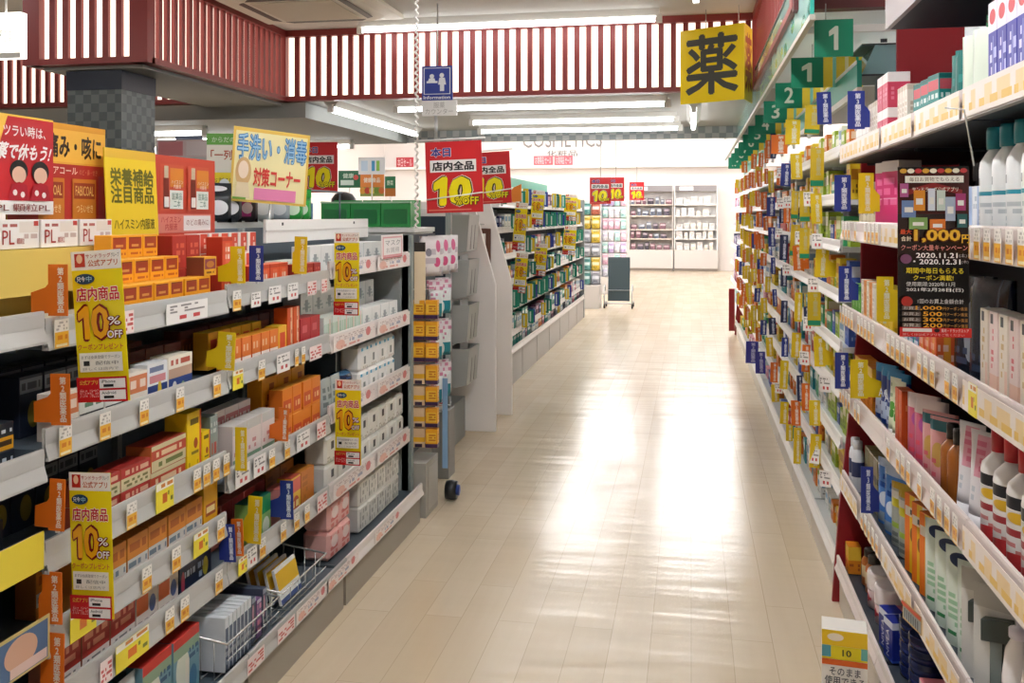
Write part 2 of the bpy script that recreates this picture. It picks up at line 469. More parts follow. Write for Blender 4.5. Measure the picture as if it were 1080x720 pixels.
# low soffit along the frieze
# ---- frieze: dark red lattice in front of lit white panels
RED = M('#8C3431', 0.45)
LITP = M('#FFF3E0', 0.5, emit=.62)
def frieze(n, p0, p1, z0, z1, nrm, ends=(1, 1)):
    """lattice from p0 to p1 (xy), facing nrm"""
    p0 = Vector(p0); p1 = Vector(p1); d = (p1 - p0); L = d.length; d.normalize(); nn = Vector(nrm)
    g = bpy.data.objects.new('trim_%d' % n, None); COL.objects.link(g); struct(g); g.location = (p0.x, p0.y, z0)
    def bar(mb, a0, a1, q0, q1, c0, c1, mat):
        P = [p0 + d * a + nn * c for a in (a0, a1) for c in (c0, c1)]
        pts = [P[0], P[2], P[3], P[1]]
        vs = [(p.x - p0.x, p.y - p0.y, q0 - z0) for p in pts] + [(p.x - p0.x, p.y - p0.y, q1 - z0) for p in pts]
        mb.raw(vs, [(0, 1, 2, 3), (4, 5, 6, 7), (0, 1, 5, 4), (1, 2, 6, 5), (2, 3, 7, 6), (3, 0, 4, 7)], mat)
    fr = MB()
    bar(fr, 0, L, z0, z0 + 0.035, -0.034, 0.05, RED); bar(fr, 0, L, z1 - 0.05, z1, 0, 0.05, RED)
    if ends[0]: bar(fr, -0.05, 0.06, z0, z1, -0.03, 0.052, RED)
    if ends[1]: bar(fr, L - 0.06, L + 0.05, z0, z1, -0.03, 0.052, RED)
    fr.obj('lattice_frame', g)
    sl = MB(); k = 0.06
    while k < L - 0.05:
        bar(sl, k + 0.05, k + 0.088, z0 + 0.03, z1 - 0.04, 0.003, 0.027, RED); k += 0.088
    sl.obj('lattice_slat', g)
    lp = MB(); bar(lp, 0.01, L - 0.01, z0 + 0.04, z1 - 0.01, -0.03, 0.0, LITP); lp.obj('light_panel', g)
    return g
ZB = 2.5
YFZ = 7.0
BX0, BX1, BY = -3.88, -3.16, 5.08
frieze(2, (BX1, YFZ), (0.48, YFZ), ZB, ZW, (0, -1), (0, 0))
frieze(3, (XL + 0.1, YFZ), (BX0, YFZ), ZB, ZW, (0, -1), (0, 0))
frieze(4, (BX0, BY), (BX1, BY), ZB, ZW, (0, -1))
frieze(5, (BX1, BY), (BX1, YFZ), ZB, ZW, (1, 0), (0, 1))
frieze(6, (BX0, YFZ), (BX0, BY), ZB, ZW, (-1, 0), (1, 0))
frieze(7, (0.48, YFZ), (0.48, 4.30), ZB, ZW, (-1, 0), (1, 1))
b = MB(); b.box(BX0 + 0.03, BX1 - 0.03, BY + 0.03, YFZ + 0.06, ZB - 0.02, ZB, M('#94948E', 0.7)); struct(b.obj('ceiling_soffit'))
LOUV = M('#EEF2F4', .5)
b = MB(); b.box(0.49, 2.6, 4.28, 7.06, ZB + 0.02, ZB + 0.06, LOUV); struct(b.obj('ceiling_side'))
b = MB(); b.box(0.43, 1.75, 4.20, 4.27, 2.48, ZW, M('#5E2224', 0.5)); struct(b.obj('trim_8'))
b = MB(); b.box(-3.71, -3.35, 5.14, 5.5, 0, ZB - 0.03, CHK)
b.box(-3.715, -3.345, 5.135, 5.505, 2.36, ZB - 0.025, M('#1C2333', 0.4)); struct(b.obj('wall_pillar'))
b = MB(); b.box(-7.0, -3.0, 7.07, 9.8, 2.38, 2.50, M('#8F908B', 0.7)); struct(b.obj('ceiling_bulkhead'))

# ---- ceiling lamps
TUBE = M('#FAFBFF', 0.4, emit=21.0); TUBEL = M('#FAFCFF', 0.4, emit=3.6)
TUBEH_FILL = M('#FBFCFF', 0.4, emit=10.5)
LHOUSE = M('#E9E6DE', 0.5)
def lamp(x, y, z, L, along, look, loc, w=0.05, mat=TUBE):
    g = bpy.data.objects.new('fluorescent_lamp', None); COL.objects.link(g); g.location = (x, y, z)
    hb = MB(); hb.prism([(-w * 1.5, 0.0), (w * 1.5, 0.0), (w * 0.6, -0.045), (-w * 0.6, -0.045)], 'x', -L / 2, L / 2, LHOUSE)
    tb = MB(); tb.tube([(-L / 2 + 0.03, 0, -0.065), (L / 2 - 0.03, 0, -0.065)], w * 0.55, mat, 10)
    a = 0 if along == 'x' else PI / 2
    hb.obj('housing', g); tb.obj('tube', g)
    for s in (-1, 1):
        sk = MB(); sk.box(s * L / 2 - 0.02, s * L / 2 + 0.02, -0.02, 0.02, -0.09, -0.03, LHOUSE); sk.obj('socket', g)
    g.rotation_euler = (0, 0, a)
    reg(g, look, loc, 'lamp', 'fluorescent ceiling lamps'); return g
lamp(-1.32, 6.72, ZW - 0.002, 2.2, 'x', 'bare white fluorescent tube', 'under raised cream ceiling before red lattice', 0.036, TUBEL)
for (x, y, L) in ((-1.35, 4.3, 1.8), (-1.35, 1.9, 1.8), (-4.9, 2.6, 2.2), (-5.2, 4.6, 2.2), (-4.4, 0.2, 2.2)):
    lamp(x, y, ZW - 0.002, L, 'x', 'bare white fluorescent tube', 'under raised cream ceiling', 0.05, TUBEL)
lamp(0.03, 5.55, ZW - 0.002, 1.25, 'y', 'lengthwise white fluorescent tube', 'under raised ceiling near yellow sign', 0.036, TUBEL)
for y in (4.15, 2.8, 1.45, 0.1, -1.25):  # unseen tubes added to throw more light on the shelf fronts
    lamp(-0.1, y, ZW - 0.002, 1.25, 'y', 'lengthwise white fluorescent tube', 'under raised ceiling along aisle')
for (x, y, L) in ((-1.25, 7.3, 2.15), (-1.05, 8.45, 1.85), (-1.1, 9.35, 2.0)):
    lamp(x, y, ZL - 0.002, L, 'x', 'long white fluorescent tube', 'under low ceiling above aisle', 0.034, TUBEL)
for (x, y, L) in ((-4.6, 7.5, 1.0), (-4.4, 8.25, 1.2), (-4.0, 9.2, 1.2)):
    lamp(x, y, 2.38 - 0.002, L, 'x', 'white fluorescent tube', 'under grey bulkhead beside checked pillar', 0.034, TUBEL)
lamp(-2.82, 8.35, ZL - 0.002, 2.4, 'y', 'long lengthwise fluorescent tube', 'under low ceiling, pillar side', 0.045, TUBEL)
lamp(-5.6, 8.5, 2.38 - 0.002, 1.4, 'y', 'lengthwise white fluorescent tube', 'under grey bulkhead behind pillar', 0.04, TUBEL)
lamp(0.02, 8.5, ZL - 0.002, 1.6, 'y', 'lengthwise white fluorescent tube', 'under low ceiling near yellow sign', 0.04, TUBEL)
lamp(1.75, 5.4, ZL - 0.002, 1.25, 'y', 'lengthwise white fluorescent tube', 'under white side ceiling above drug rack')  # hidden tube added to brighten the white side ceiling
for i, y in enumerate((11.5, 14, 17, 20, 23, 26)):  # unseen oversized tubes added behind the trim to light the far hall
    for x in (-6.2, -2.6, 0.6):
        lamp(x, y, ZH - 0.002, 2.6, 'x', {-6.2: 'bright pillar-side tube', -2.6: 'bright middle tube', 0.6: 'bright drug-rack-side tube'}[x], 'under high ceiling of far hall', 0.16, TUBEH_FILL)

# ---- ceiling air conditioner
g = bpy.data.objects.new('air_conditioner', None); COL.objects.link(g); g.location = (-2.55, 6.05, ZW)
ivory = M('#D9D2C0', 0.5); b = MB()
b.box(-0.52, 0.52, -0.5, 0.5, -0.035, -0.001, ivory); b.prism([(-0.42, -0.035), (0.42, -0.035), (0.33, -0.06), (-0.33, -0.06)], 'y', -0.4, 0.4, ivory); b.obj('panel', g, 0.004)
b = MB(); b.box(-0.28, 0.28, -0.28, 0.28, -0.066, -0.0605, M('#C9BEA8', 0.6)); b.obj('intake_grille', g)
for k in range(4):
    b = MB(); b.prism([(-0.3, -0.0005), (0.3, -0.0005), (0.26, -0.05), (-0.26, -0.05)], 'z', -0.062, -0.058, M('#4A4438', 0.5))
    o = b.obj('vent_slot', g); a = k * PI / 2
    o.rotation_euler = (0, 0, a); o.location = (0.37 * math.sin(a) if k % 2 else 0, 0.37 * math.cos(a) if k % 2 == 0 else 0, 0)
    o.location = Vector((0, -0.32, 0)).to_3d(); o.location.rotate(Matrix.Rotation(a, 3, 'Z'))
tag(g, 'cream square ceiling air conditioner with dark vent slots', 'air conditioner')
# ================================================================== SHELVING HELPERS
STEEL = M('#A3A8A6', 0.45); STEELD = M('#55616B', 0.5); RAILG = M('#BEBDB9', 0.28); RAILW = M('#E9E1DD', 0.3); KICK = M('#A39C8E', 0.5); BACKD = M('#687682', 0.6)
WHITEP = M('#E6E3DE', 0.5)
def rail_mesh(y0, y1, side, mat, h=0.075, tilt=0.018):
    """hollow price channel: back slab, two lips and a middle groove; local x=0 is the shelf's front edge"""
    b = MB(); s = side
    def P(pts): return [(s * x, z) for x, z in pts]
    b.prism(P([(0.0, 0), (0.004, 0), (0.004 - tilt * 0, h), (0.0, h)]), 'y', y0, y1, mat)
    b.prism(P([(0.004, 0), (tilt, 0), (tilt, 0.006), (0.008, 0.008)]), 'y', y0, y1, mat)
    b.prism(P([(0.004, h), (0.008, h), (0.010, h - 0.007), (0.004, h - 0.010)]), 'y', y0, y1, mat)
    b.prism(P([(tilt - 0.003, 0.006), (tilt, 0.006), (0.0085, h * 0.52), (0.006, h * 0.52)]), 'y', y0, y1, mat)
    b.prism(P([(0.0065, h * 0.50), (0.010, h * 0.50), (0.0095, h - 0.004), (0.006, h - 0.004)]), 'y', y0, y1, mat)
    return b
def bay(name, label, side, xf, xb, y0, y1, shelves, top, backmat, shelfmat, railmat, kick=0.14, rail_h=0.075, kickmat=None, up=(1, 1), cat='shelving unit', base_rail=True, xbase=None):
    """one shelving unit; side +1 faces +x. shelves: surface heights"""
    kickmat = kickmat or KICK
    g = bpy.data.objects.new(name, None); COL.objects.link(g); g.location = (xb, y0, 0)
    L = y1 - y0; D = abs(xf - xb); s = side; DB = D if xbase is None else abs(xbase - xb)
    def bx(mb, d0, d1, a0, a1, z0, z1, m): mb.box(min(s * d0, s * d1), max(s * d0, s * d1), a0, a1, z0, z1, m)
    b = MB(); bx(b, -0.012, 0.0, 0.014, L - 0.014, 0.05, top, backmat); b.obj('back_panel', g)
    b = MB(); bx(b, DB - 0.016, DB, 0.014, L - 0.014, 0.0, kick, kickmat); bx(b, DB - 0.01, DB + 0.004, 0.014, L - 0.014, kick - 0.008, kick, STEELD)
    b.obj('kick_plate', g)
    b = MB(); bx(b, 0.001, DB - 0.002, 0.014, L - 0.014, kick + 0.001, kick + 0.02, shelfmat); o = b.obj('base_deck', g)
    if base_rail:
        r = rail_mesh(0.002, L - 0.002, s, railmat, 0.06).obj('price_rail', o); r.location = (s * DB, 0, kick + 0.003)
    for k, zs in enumerate(shelves):
        b = MB(); bx(b, 0.001, D - 0.002, 0.014, L - 0.014, zs - 0.022, zs, shelfmat)
        for e in (0.014, L - 0.018): bx(b, 0.001, D * 0.8, e, e + 0.004, zs - 0.032, zs - 0.022, shelfmat)
        o = b.obj('shelf', g)
        r = rail_mesh(0.002, L - 0.002, s, railmat, rail_h).obj('price_rail', o); r.location = (s * (D - 0.001), 0, zs - 0.022)
    for e, on in ((-0.012, up[0]), (L - 0.012, up[1])):
        if on:
            b = MB(); bx(b, -0.02, 0.02, e, e + 0.024, 0, top, STEEL)
            for i in range(int(top / 0.1)): bx(b, 0.02, 0.0205, e + 0.009, e + 0.015, 0.08 + i * 0.1, 0.11 + i * 0.1, STEELD)
            b.obj('upright', g)
    tag(g, label, cat)
    return g
def dims(pr):
    me = pr[0][1]
    k = ('dims', me.name)
    if k not in _proto:
        xs = [v.co.x for v in me.vertices]; ys = [v.co.y for v in me.vertices]; zs = [v.co.z for v in me.vertices]
        _proto[k] = (max(xs) - min(xs), max(ys) - min(ys), max(zs))
    return _proto[k]
def fill(side, items, y0, y1, xfront, z, loc, row=None, gap=0.004, jit=0.004, cyc=True, rot=0.0):
    """items: (proto, look, cat, tiers[, count]) placed along y from y0 until y1; fronts at xfront, facing the aisle"""
    y = y0; seq = []
    for it in items:
        seq += [it[:4]] * (it[4] if len(it) > 4 else 1)
    i = 0; made = []
    while True:
        if i >= len(seq):
            if not cyc: break
        pr, look, cat, tiers = seq[i % len(seq)]; i += 1
        w, d, h = dims(pr)
        if y + w > y1: break
        for t in range(tiers):
            x = xfront - side * (d / 2 + RND.uniform(0, jit))
            o = put(pr, x, y + w / 2, z + 0.001 + t * (h + 0.0008), side * PI / 2 + rot + RND.uniform(-1, 1) * jit * 4)
            reg(o, look, loc, cat, f'{plural(look)} {loc}', y + w / 2, z + t * h, row); made.append(o)
        y += w + gap
    return made
# ---- shelf flags with the drug class in a vertical line of characters
FLAGC = {'O': ('#E2701C', '#F4E6D6', '第\n2\n類\n医\n薬\n品'), 'Y': ('#E6C417', '#F0EAD0', '第\n2\n類\n医\n薬\n品'), 'B': ('#27378C', '#E8ECF6', '第\n3\n類\n医\n薬\n品'), 'N': ('#232C55', '#D5DAE8', '第\n3\n類\n医\n薬\n品'), 'G': ('#D2B21C', '#C9BE8A', '第\n2\n類\n医\n薬\n品'), 'P': ('#3A3A9E', '#C9C9EE', '第\n3\n類\n医\n薬\n品')}
FLAGN = {'O': 'orange', 'Y': 'yellow', 'B': 'blue', 'N': 'dark navy', 'G': 'olive yellow', 'P': 'violet blue'}
_fl = {}
def flag_mesh(kind, side, wing, w, h, green):
    k = (kind, side, wing, round(w, 2), round(h, 2), green)
    if k in _fl: return _fl[k]
    c, tc, st = FLAGC[kind]; mat = M(c, 0.35); s = -side       # inward direction in x
    b = MB(); e = w if not wing else w * (1 + wing)
    if wing: poly = [(0, 0), (w, 0), (w, .006), (e, .006), (e, h * 0.45), (w * 1.15, h * 0.55), (w, h * 0.62), (w, h), (0, h)]
    else: poly = [(0, 0), (w, 0), (w, h * 0.985), (w * 0.97, h), (0, h)]
    b.prism([(s * x, z) for x, z in poly], 'y', 0, 0.003, mat)
    vs, fs, nc = glyphs(st, 0.025, 0.95); per = len(vs) // nc
    tw = w * 0.36; t0 = w * 0.42 if side < 0 else w * 0.16
    lo, hi = (0.06, 0.94) if not green else (0.3, 0.96)
    x0 = s * t0 - (tw if s < 0 else 0)
    b.raw([(x0 + p * tw, -0.0006 - .00006 * (k // per), h * (lo + q * (hi - lo))) for k, (p, q) in enumerate(vs)], fs, M(tc, 0.4))
    if green:
        x0, x1 = sorted((s * w * 0.02, s * w * 0.98))
        b.face([(x0, -0.0006, 0.004), (x1, -0.0006, 0.004), (x1, -0.0006, h * 0.17), (x0, -0.0006, h * 0.17)], M('#118A62', 0.4))
    # clip at the foot that grips the rail
    x0, x1 = sorted((s * (w / 2 - .004), s * (w / 2 + .004))); b.box(x0, x1, 0.0031, 0.010, -0.006, 0.02, M('#DADADA', 0.3))
    _fl[k] = b.mesh('shelf_flag'); return _fl[k]
def where_flag(side, y, z):
    if side > 0:
        b_, zs = ('front bay', [1.329, 1.012, .822, .612, .4]) if y < 1.94 else ('second bay', [1.312, 1.057, .797, .602, .442]) if y < 2.8 else ('third bay', [1.327, 1.067, .734, .442])
        n = f"at {b_}'s"
    elif y < 4.08: n, zs = "on toiletries rack's", [1.839, 1.527, 1.187, .862, .502]
    else: n, zs = "on numbered rack's", [1.87, 1.67, 1.47, 1.26, 1.05, .86, .65, .45]
    k = min(range(len(zs)), key=lambda i: abs(zs[i] + .02 - z))
    return zs[k], n + ' ' + ['top', 'second', 'third', 'fourth', 'fifth', 'sixth', 'seventh', 'eighth'][k] + ' shelf'
def flag(kind, side, X, u0, v0, u1, v1, loc, wing=0.0, green=False, roll=0.0):
    uc = (u0 + u1) / 2; d = depth_x(uc, X); y = y_at(uc, X)
    w = (u1 - u0) * d / F / CP; h = (v1 - v0) * d / F; z = z_at(v1, d)
    w = max(0.028, round(w / 0.01) * 0.01); h = max(0.06, round(h / 0.02) * 0.02)
    if wing and side < 0 and y > 4.08: h = min(h, .14)
    o = link('shelf_flag', flag_mesh(kind, side, wing, w, h, green), None, (X + side * w / 2, y, z))
    o.rotation_euler = (0, roll, 0)
    zs_, loc = where_flag(side, y, z)
    top = zs_ + (.030 if side < 0 and y > 4.08 else .053) + .003
    if wing: z = max(z, top)
    else: X = (XA if side > 0 else XB) + side * (.021 + w / 2)
    o.location = (X + side * w / 2, y, z)
    reg(o, f'{FLAGN[kind]} drug class flag', loc, 'shelf flag', f'{FLAGN[kind]} drug class flags {loc}', y, z)
    return o
# ---- price cards
PC = design('price card', '#F1EDE6', [('r', 0, 0, 1, .56, '#EFB53A'), ('t', .1, .6, .9, .94, '#B9B4AE', 3, .5, 8), ('t', .2, .24, .9, .48, '#D9801E', 1, .3, 4), ('r', .1, .04, .9, .13, '#F3E3BF')])
PCW = design('price card white', '#F2EEEA', [('t', .08, .5, .92, .92, '#8F8A88', 3, .5, 10), ('t', .3, .12, .8, .42, '#CF4A4A', 1, .3, 6)])
PCY = design('price card yellow', '#F3E13A', [('r', 0, .75, 1, 1, '#F6F2E0'), ('t', .08, .16, .62, .68, '#DE7424', 1, .25, 4), ('t', .66, .2, .95, .66, '#7A8430', 2, .4, 4), ('t', .05, .78, .95, .98, '#D88A3A', 1, .3, 8)])
PCR = design('price card red print', '#F1DEDB', [('t', .06, .1, .94, .9, '#D0605E', 4, .5, 8)])
PCL = design('long promo strip', '#EFE4DF', [('t', .02, .55, .98, .92, '#C9B5B2', 3, .55, 40), ('t', .3, .3, .7, .6, '#A3A6B8', 1, .4, 14), ('e', .15, .35, .1, .3, '#E9B7A6'), ('e', .82, .6, .06, .3, '#D97A7A'), ('t', .1, .08, .6, .3, '#DE9A8E', 1, .3, 16)])
PCO = design('striped price cards', '#F1E4DA', [('t', 0, 0, 1, 1, '#F0D3A0', 1, .5, 26), ('t', 0, .1, 1, .5, '#EBC15C', 1, .62, 34)])
_pcm = {}
def card_mesh(w, h, mat, bend=0.0):
    k = (round(w, 3), round(h, 3), mat.name)
    if k not in _pcm:
        b = MB(); b.box(-w / 2, w / 2, -0.0008, 0.0008, 0, h, mat); _pcm[k] = b.mesh('price_card')
    return _pcm[k]
CARDN = {'PC': ('white and orange price card', PC), 'W': ('white price card', PCW), 'Y': ('yellow bargain price card', PCY), 'R': ('pink price card', PCR), 'L': ('long pale promotion strip', PCL), 'S': ('row strip of orange-white price cards', PCO)}
def price(side, kind, X, y, z, w, h, loc, tilt=0.0):
    look, mat = CARDN[kind]
    o = link('price_card', card_mesh(w, h, mat), None, (X, y, z), side * PI / 2)
    o.rotation_euler = (tilt, 0, side * PI / 2)
    reg(o, look, loc, 'price card', f'{plural(look)} {loc}', y, z); return o
# ================================================================== MEDICINE GONDOLA (aisle's left side)
XA, XAB = -1.47, -1.86
ya = lambda u: y_at(u, -1.475)
YA0, YA1, YA2, YA3, YA4 = 1.02, 1.945, 2.815, 3.69, 4.80
L1, L2, L3, L4 = 'front bay', 'second bay', 'third bay', 'hygiene bay'
bay('shelving_unit', 'grey medicine shelving bay at very front with dark boxes', 1, XA, XAB, YA0, YA1, [1.329, 1.012, 0.822, 0.612, 0.40], 1.575, BACKD, STEELD, RAILG, xbase=-1.395)
bay('shelving_unit', 'grey medicine shelving bay topped by yellow and red posters', 1, XA, XAB, YA1, YA2, [1.312, 1.057, 0.797, 0.602, 0.442], 1.575, BACKD, STEELD, RAILG, xbase=-1.395, up=(0, 1))
bay('shelving_unit', 'grey medicine shelving bay with wire baskets at foot', 1, XA, XAB, YA2, YA3, [1.327, 1.067, 0.734, 0.442], 1.55, BACKD, STEELD, RAILG, xbase=-1.395, up=(0, 1))
bay('shelving_unit', 'pale hygiene shelving bay with white promotion strip rails', 1, XA, XAB, YA3, YA4, [1.362, 1.057, 0.767, 0.442], 1.55, M('#5A646C', 0.6), M('#4A535A', 0.5), RAILW, xbase=-1.395, up=(0, 0))
# end post of the row
b = MB(); b.box(-1.86, -1.462, 0, 0.035, 0, 1.5, STEEL); b.box(-1.50, -1.445, 0.0, 0.036, 0, 1.5, M('#8E9794', 0.4)); b.box(-1.52, -1.50, -0.002, -0.0005, 1.36, 1.40, STEELD)
o = b.obj('end_panel_post', None, 0.002, (0, YA4 + 0.002, 0)); tag(o, 'grey steel end post closing the medicine shelving row', 'end panel')

D = design
# --- front bay
NAVB = D('dark navy medicine box', '#1F2442', [('r', .0, .8, 1, 1, '#39404E'), ('e', .3, .4, .18, .22, '#B98A2E'), ('r', .72, .5, .95, .9, '#C85A5A'), ('r', 0, 0, 1, .14, '#B5453A'), ('t', .5, .3, .68, .7, '#8FA0C8', 2)])
BLKB = D('black medicine box', '#14181F', [('t', .1, .55, .8, .8, '#566070', 1, .3, 8), ('t', .1, .2, .6, .4, '#39424E', 2, .4, 8)])
ESTB = D('blue and yellow cold remedy box', '#16222E', [('r', 0, .0, 1, .5, '#E0A11F'), ('e', .14, .28, .12, .25, '#D9541E'), ('r', .0, .66, .28, .95, '#1E5FB8'), ('t', .3, .12, .95, .42, '#3A2A16', 1, .12, 9), ('t', .32, .6, .95, .8, '#C9D3DA', 1, .3, 12), ('top', '#2A3038')])
YGB = D('yellow green trimmed dark box', '#2B2A22', [('r', 0, .62, 1, 1, '#A9B03A'), ('r', .05, .68, .95, .92, '#4C5340'), ('t', .3, .7, .9, .9, '#C7CBA0', 1, .3, 8), ('r', 0, .0, 1, .35, '#8A6B2C'), ('top', '#565A34')])
p_n = p_box('medicine_box', .105, .07, .042, NAVB); p_b = p_box('medicine_box', .14, .09, .10, BLKB); p_e = p_box('cold_remedy_box', .125, .07, .062, ESTB); p_g = p_box('medicine_box', .12, .07, .06, YGB)
fill(1, [(p_n, 'navy box with gold dot', 'medicine box', 1)], 1.30, 1.93, -1.50, 1.329, f"on {L1}'s top shelf", 0)
fill(1, [(p_n, 'navy box with gold dot', 'medicine box', 2)], 1.30, 1.78, -1.60, 1.329, f"on {L1}'s top shelf", 1)
fill(1, [(p_e, 'blue and yellow remedy box', 'cold remedy box', 2)], 1.26, 1.93, -1.505, 1.012, f"on {L1}'s second shelf", 0)
fill(1, [(p_g, 'dark box with yellow-green top', 'medicine box', 3)], 1.3, 1.95, -1.62, 1.012, f"on {L1}'s second shelf", 1)
fill(1, [(p_b, 'black medicine carton', 'medicine carton', 1)], 1.3, 1.95, -1.51, 0.822, f"on {L1}'s third shelf", 0)
fill(1, [(p_b, 'black medicine carton', 'medicine carton', 1)], 1.3, 1.95, -1.62, 0.612, f"on {L1}'s fourth shelf", 1)
DKB = D('dark blue supplement carton', '#18243C', [('t', .1, .5, .35, .8, '#A7B6D2', 1, .2, 3), ('t', .4, .55, .9, .7, '#7E90B6', 1, .3, 9), ('t', .1, .15, .7, .3, '#4C5E88', 1, .4, 9), ('top', '#222B3B')])
p_d = p_box('supplement_carton', .17, .09, .115, DKB)
fill(1, [(p_d, 'dark blue supplement carton', 'supplement carton', 1)], 1.3, 1.93, -1.50, 0.612, f"on {L1}'s fourth shelf", 0)
fill(1, [(p_d, 'dark blue supplement carton', 'supplement carton', 1)], 1.3, 1.93, -1.50, 0.40, f"on {L1}'s bottom shelf", 0)
# --- second bay, top shelf: three stepped rows of orange boxes
ORW = D('orange box with dark red window', '#F0A31E', [('r', .1, .38, .9, .9, '#A63A1E'), ('t', .16, .45, .84, .78, '#DD9A52', 2, .4, 6), ('r', .1, .86, .9, .9, '#7E2415'), ('t', .12, .1, .88, .26, '#C25A18', 1, .3, 8), ('top', '#F4B436'), ('side', '#EFA322')])
p_o = p_box('orange_box', .078, .055, .066, ORW)
loc = f"on {L2}'s top shelf"
fill(1, [(p_o, 'orange box with red window', 'medicine box', 1)], ya(116), ya(236), -1.495, 1.345, loc, 0, .003)
fill(1, [(p_o, 'orange box with red window', 'medicine box', 2)], ya(150), ya(226), -1.550, 1.345, loc, 1, .003)
fill(1, [(p_o, 'orange box with red window', 'medicine box', 3)], 2.42, 2.74, -1.608, 1.345, loc, 2, .003)
b = MB(); b.box(-1.675, -1.488, 0, .70, 0, .030, M('#D9D4C8', .5)); b.box(-1.672, -1.49, .002, .698, .030, .032, M('#C9C3B4', .5)); o = b.obj('display_tray', None, 0, (0, 2.11, 1.3125)); tag(o, 'pale display tray under the stepped orange boxes', 'display tray')
PRW = D('purple window box', '#E8A92A', [('r', .08, .35, .92, .88, '#8E3050'), ('e', .5, .6, .3, .18, '#C77B3A'), ('side', '#7A3A2C'), ('t', .1, .1, .9, .25, '#7E4A18', 1, .3, 8)])
# yellow riser with sachet boxes
b = MB(); b.prism([(-1.81, 1.395), (-1.682, 1.395), (-1.674, 1.515), (-1.81, 1.515)], 'y', 0, 1.22, M('#E5C765', 0.5)); b.prism([(-1.682, 1.334), (-1.676, 1.334), (-1.672, 1.395), (-1.682, 1.395)], 'y', 0, 0.70, M('#E5C765', 0.5))
b.prism([(-1.79, 1.334), (-1.74, 1.334), (-1.74, 1.394), (-1.79, 1.394)], 'y', 0.02, 1.20, M('#C9AC4E', 0.5))
o = b.obj('cardboard_riser', None, 0, (0, 1.34, 0.0)); tag(o, 'pale yellow cardboard riser under the white sachet boxes', 'display riser')
PLD = D('white sachet carton', '#EFEBE6', [('t', .62, .3, .95, .55, '#C9B3AC', 1, .3, 6), ('r', .5, .55, .97, .93, '#E6DDD2'), ('t', .1, .72, .45, .88, '#B0605A', 1, .3, 6), ('r', .86, .78, .98, .95, '#C8473E'), ('side', '#E2DAD4')])
pl = p_box('sachet_carton', .155, .07, .075, PLD)
for i, yy in enumerate((1.66, 1.83, 1.99, 2.15, 2.31, 2.47)):
    o = put(pl, -1.725, yy, 1.5165, PI / 2 + RND.uniform(-.03, .03)); 
    t = MB(); vs_, fs_, _ = glyphs('PL'); t.raw([(-.065 + a * .045, -.0366, .012 + c * .036) for a, c in vs_], fs_, M('#A8322B', .4))
    vs_, fs_, _ = glyphs('顆粒', 0.0); t.raw([(-.012 + a * .03, -.0366, .012 + c * .016) for a, c in vs_], fs_, M('#B5564E', .4)); t.obj('lettering', o)
    reg(o, 'white sachet carton with red letters', 'on yellow cardboard riser', 'sachet carton', 'white sachet cartons on the yellow riser', yy)
# --- second bay, second shelf
DKN = D('dark bottle carton', '#20283A', [('r', 0, .72, 1, .95, '#7B8288'), ('t', .1, .74, .9, .92, '#3A4048', 1, .3, 10), ('e', .6, .35, .25, .22, '#8A7A30'), ('top', '#2A3038')])
DKR = D('dark red bottle carton', '#5E2418', [('r', .1, .2, .9, .8, '#8A3A20'), ('t', .15, .3, .85, .7, '#B86A3C', 2, .4, 6)])
TRB = D('black and white lettered pack', '#E8E6E0', [('r', 0, 0, 1, .45, '#1D2024'), ('t', .08, .05, .92, .4, '#EFEDE8', 1, .3, 4), ('t', .1, .55, .9, .9, '#5B7A62', 2, .4, 7)])
FLW = D('white and blue flower carton', '#F0E9DA', [('r', 0, .0, 1, .5, '#2F4A8C'), ('e', .25, .25, .1, .18, '#E7E6DC'), ('e', .6, .22, .1, .16, '#8FB08A'), ('r', 0, .5, 1, .72, '#C8A48C'), ('t', .1, .76, .9, .95, '#C05A4A', 1, .3, 8), ('top', '#F2EAD6')])
BWH = D('navy and white carton', '#E7E8EA', [('r', 0, 0, 1, .5, '#27407C'), ('e', .6, .3, .1, .3, '#E1C630'), ('r', .1, .55, .9, .72, '#D48A8E'), ('t', .1, .76, .9, .95, '#7280A0', 1, .3, 8)])
ORWt = D('orange lidded pack', '#E9DFD2', [('r', 0, .5, 1, .92, '#D98052'), ('t', .1, .56, .9, .86, '#F0D9C8', 1, .3, 8), ('t', .1, .1, .9, .4, '#4A5C58', 2, .4, 8)])
pk = p_box('bottle_carton', .085, .06, .15, DKN); pkr = p_box('bottle_carton', .095, .06, .145, DKR)
ptr = p_box('remedy_pack', .10, .05, .105, TRB); pfl = p_box('remedy_pack', .135, .06, .13, FLW); pbw = p_box('remedy_pack', .105, .055, .125, BWH); pow_ = p_box('remedy_pack', .09, .05, .115, ORWt)
loc = f"on {L2}'s second shelf"
fill(1, [(pow_, 'orange-topped white remedy pack', 'remedy pack', 1), (ptr, 'black and white lettered pack', 'remedy pack', 1, 2), (pow_, 'orange-topped white remedy pack', 'remedy pack', 1), (pbw, 'navy white and pink pack', 'remedy pack', 1), (pfl, 'cream pack with blue flowers', 'remedy pack', 1, 2)], ya(66), ya(229), -1.495, 1.057, loc, 0, cyc=False)
fill(1, [(pk, 'dark navy bottle carton', 'bottle carton', 1, 5), (pkr, 'dark red bottle carton', 'bottle carton', 1, 3)], ya(70), ya(238), -1.60, 1.057, loc, 1)
fill(1, [(pk, 'dark navy bottle carton', 'bottle carton', 1, 6), (pkr, 'dark red bottle carton', 'bottle carton', 1, 3)], ya(66), ya(238), -1.72, 1.057, loc, 2)
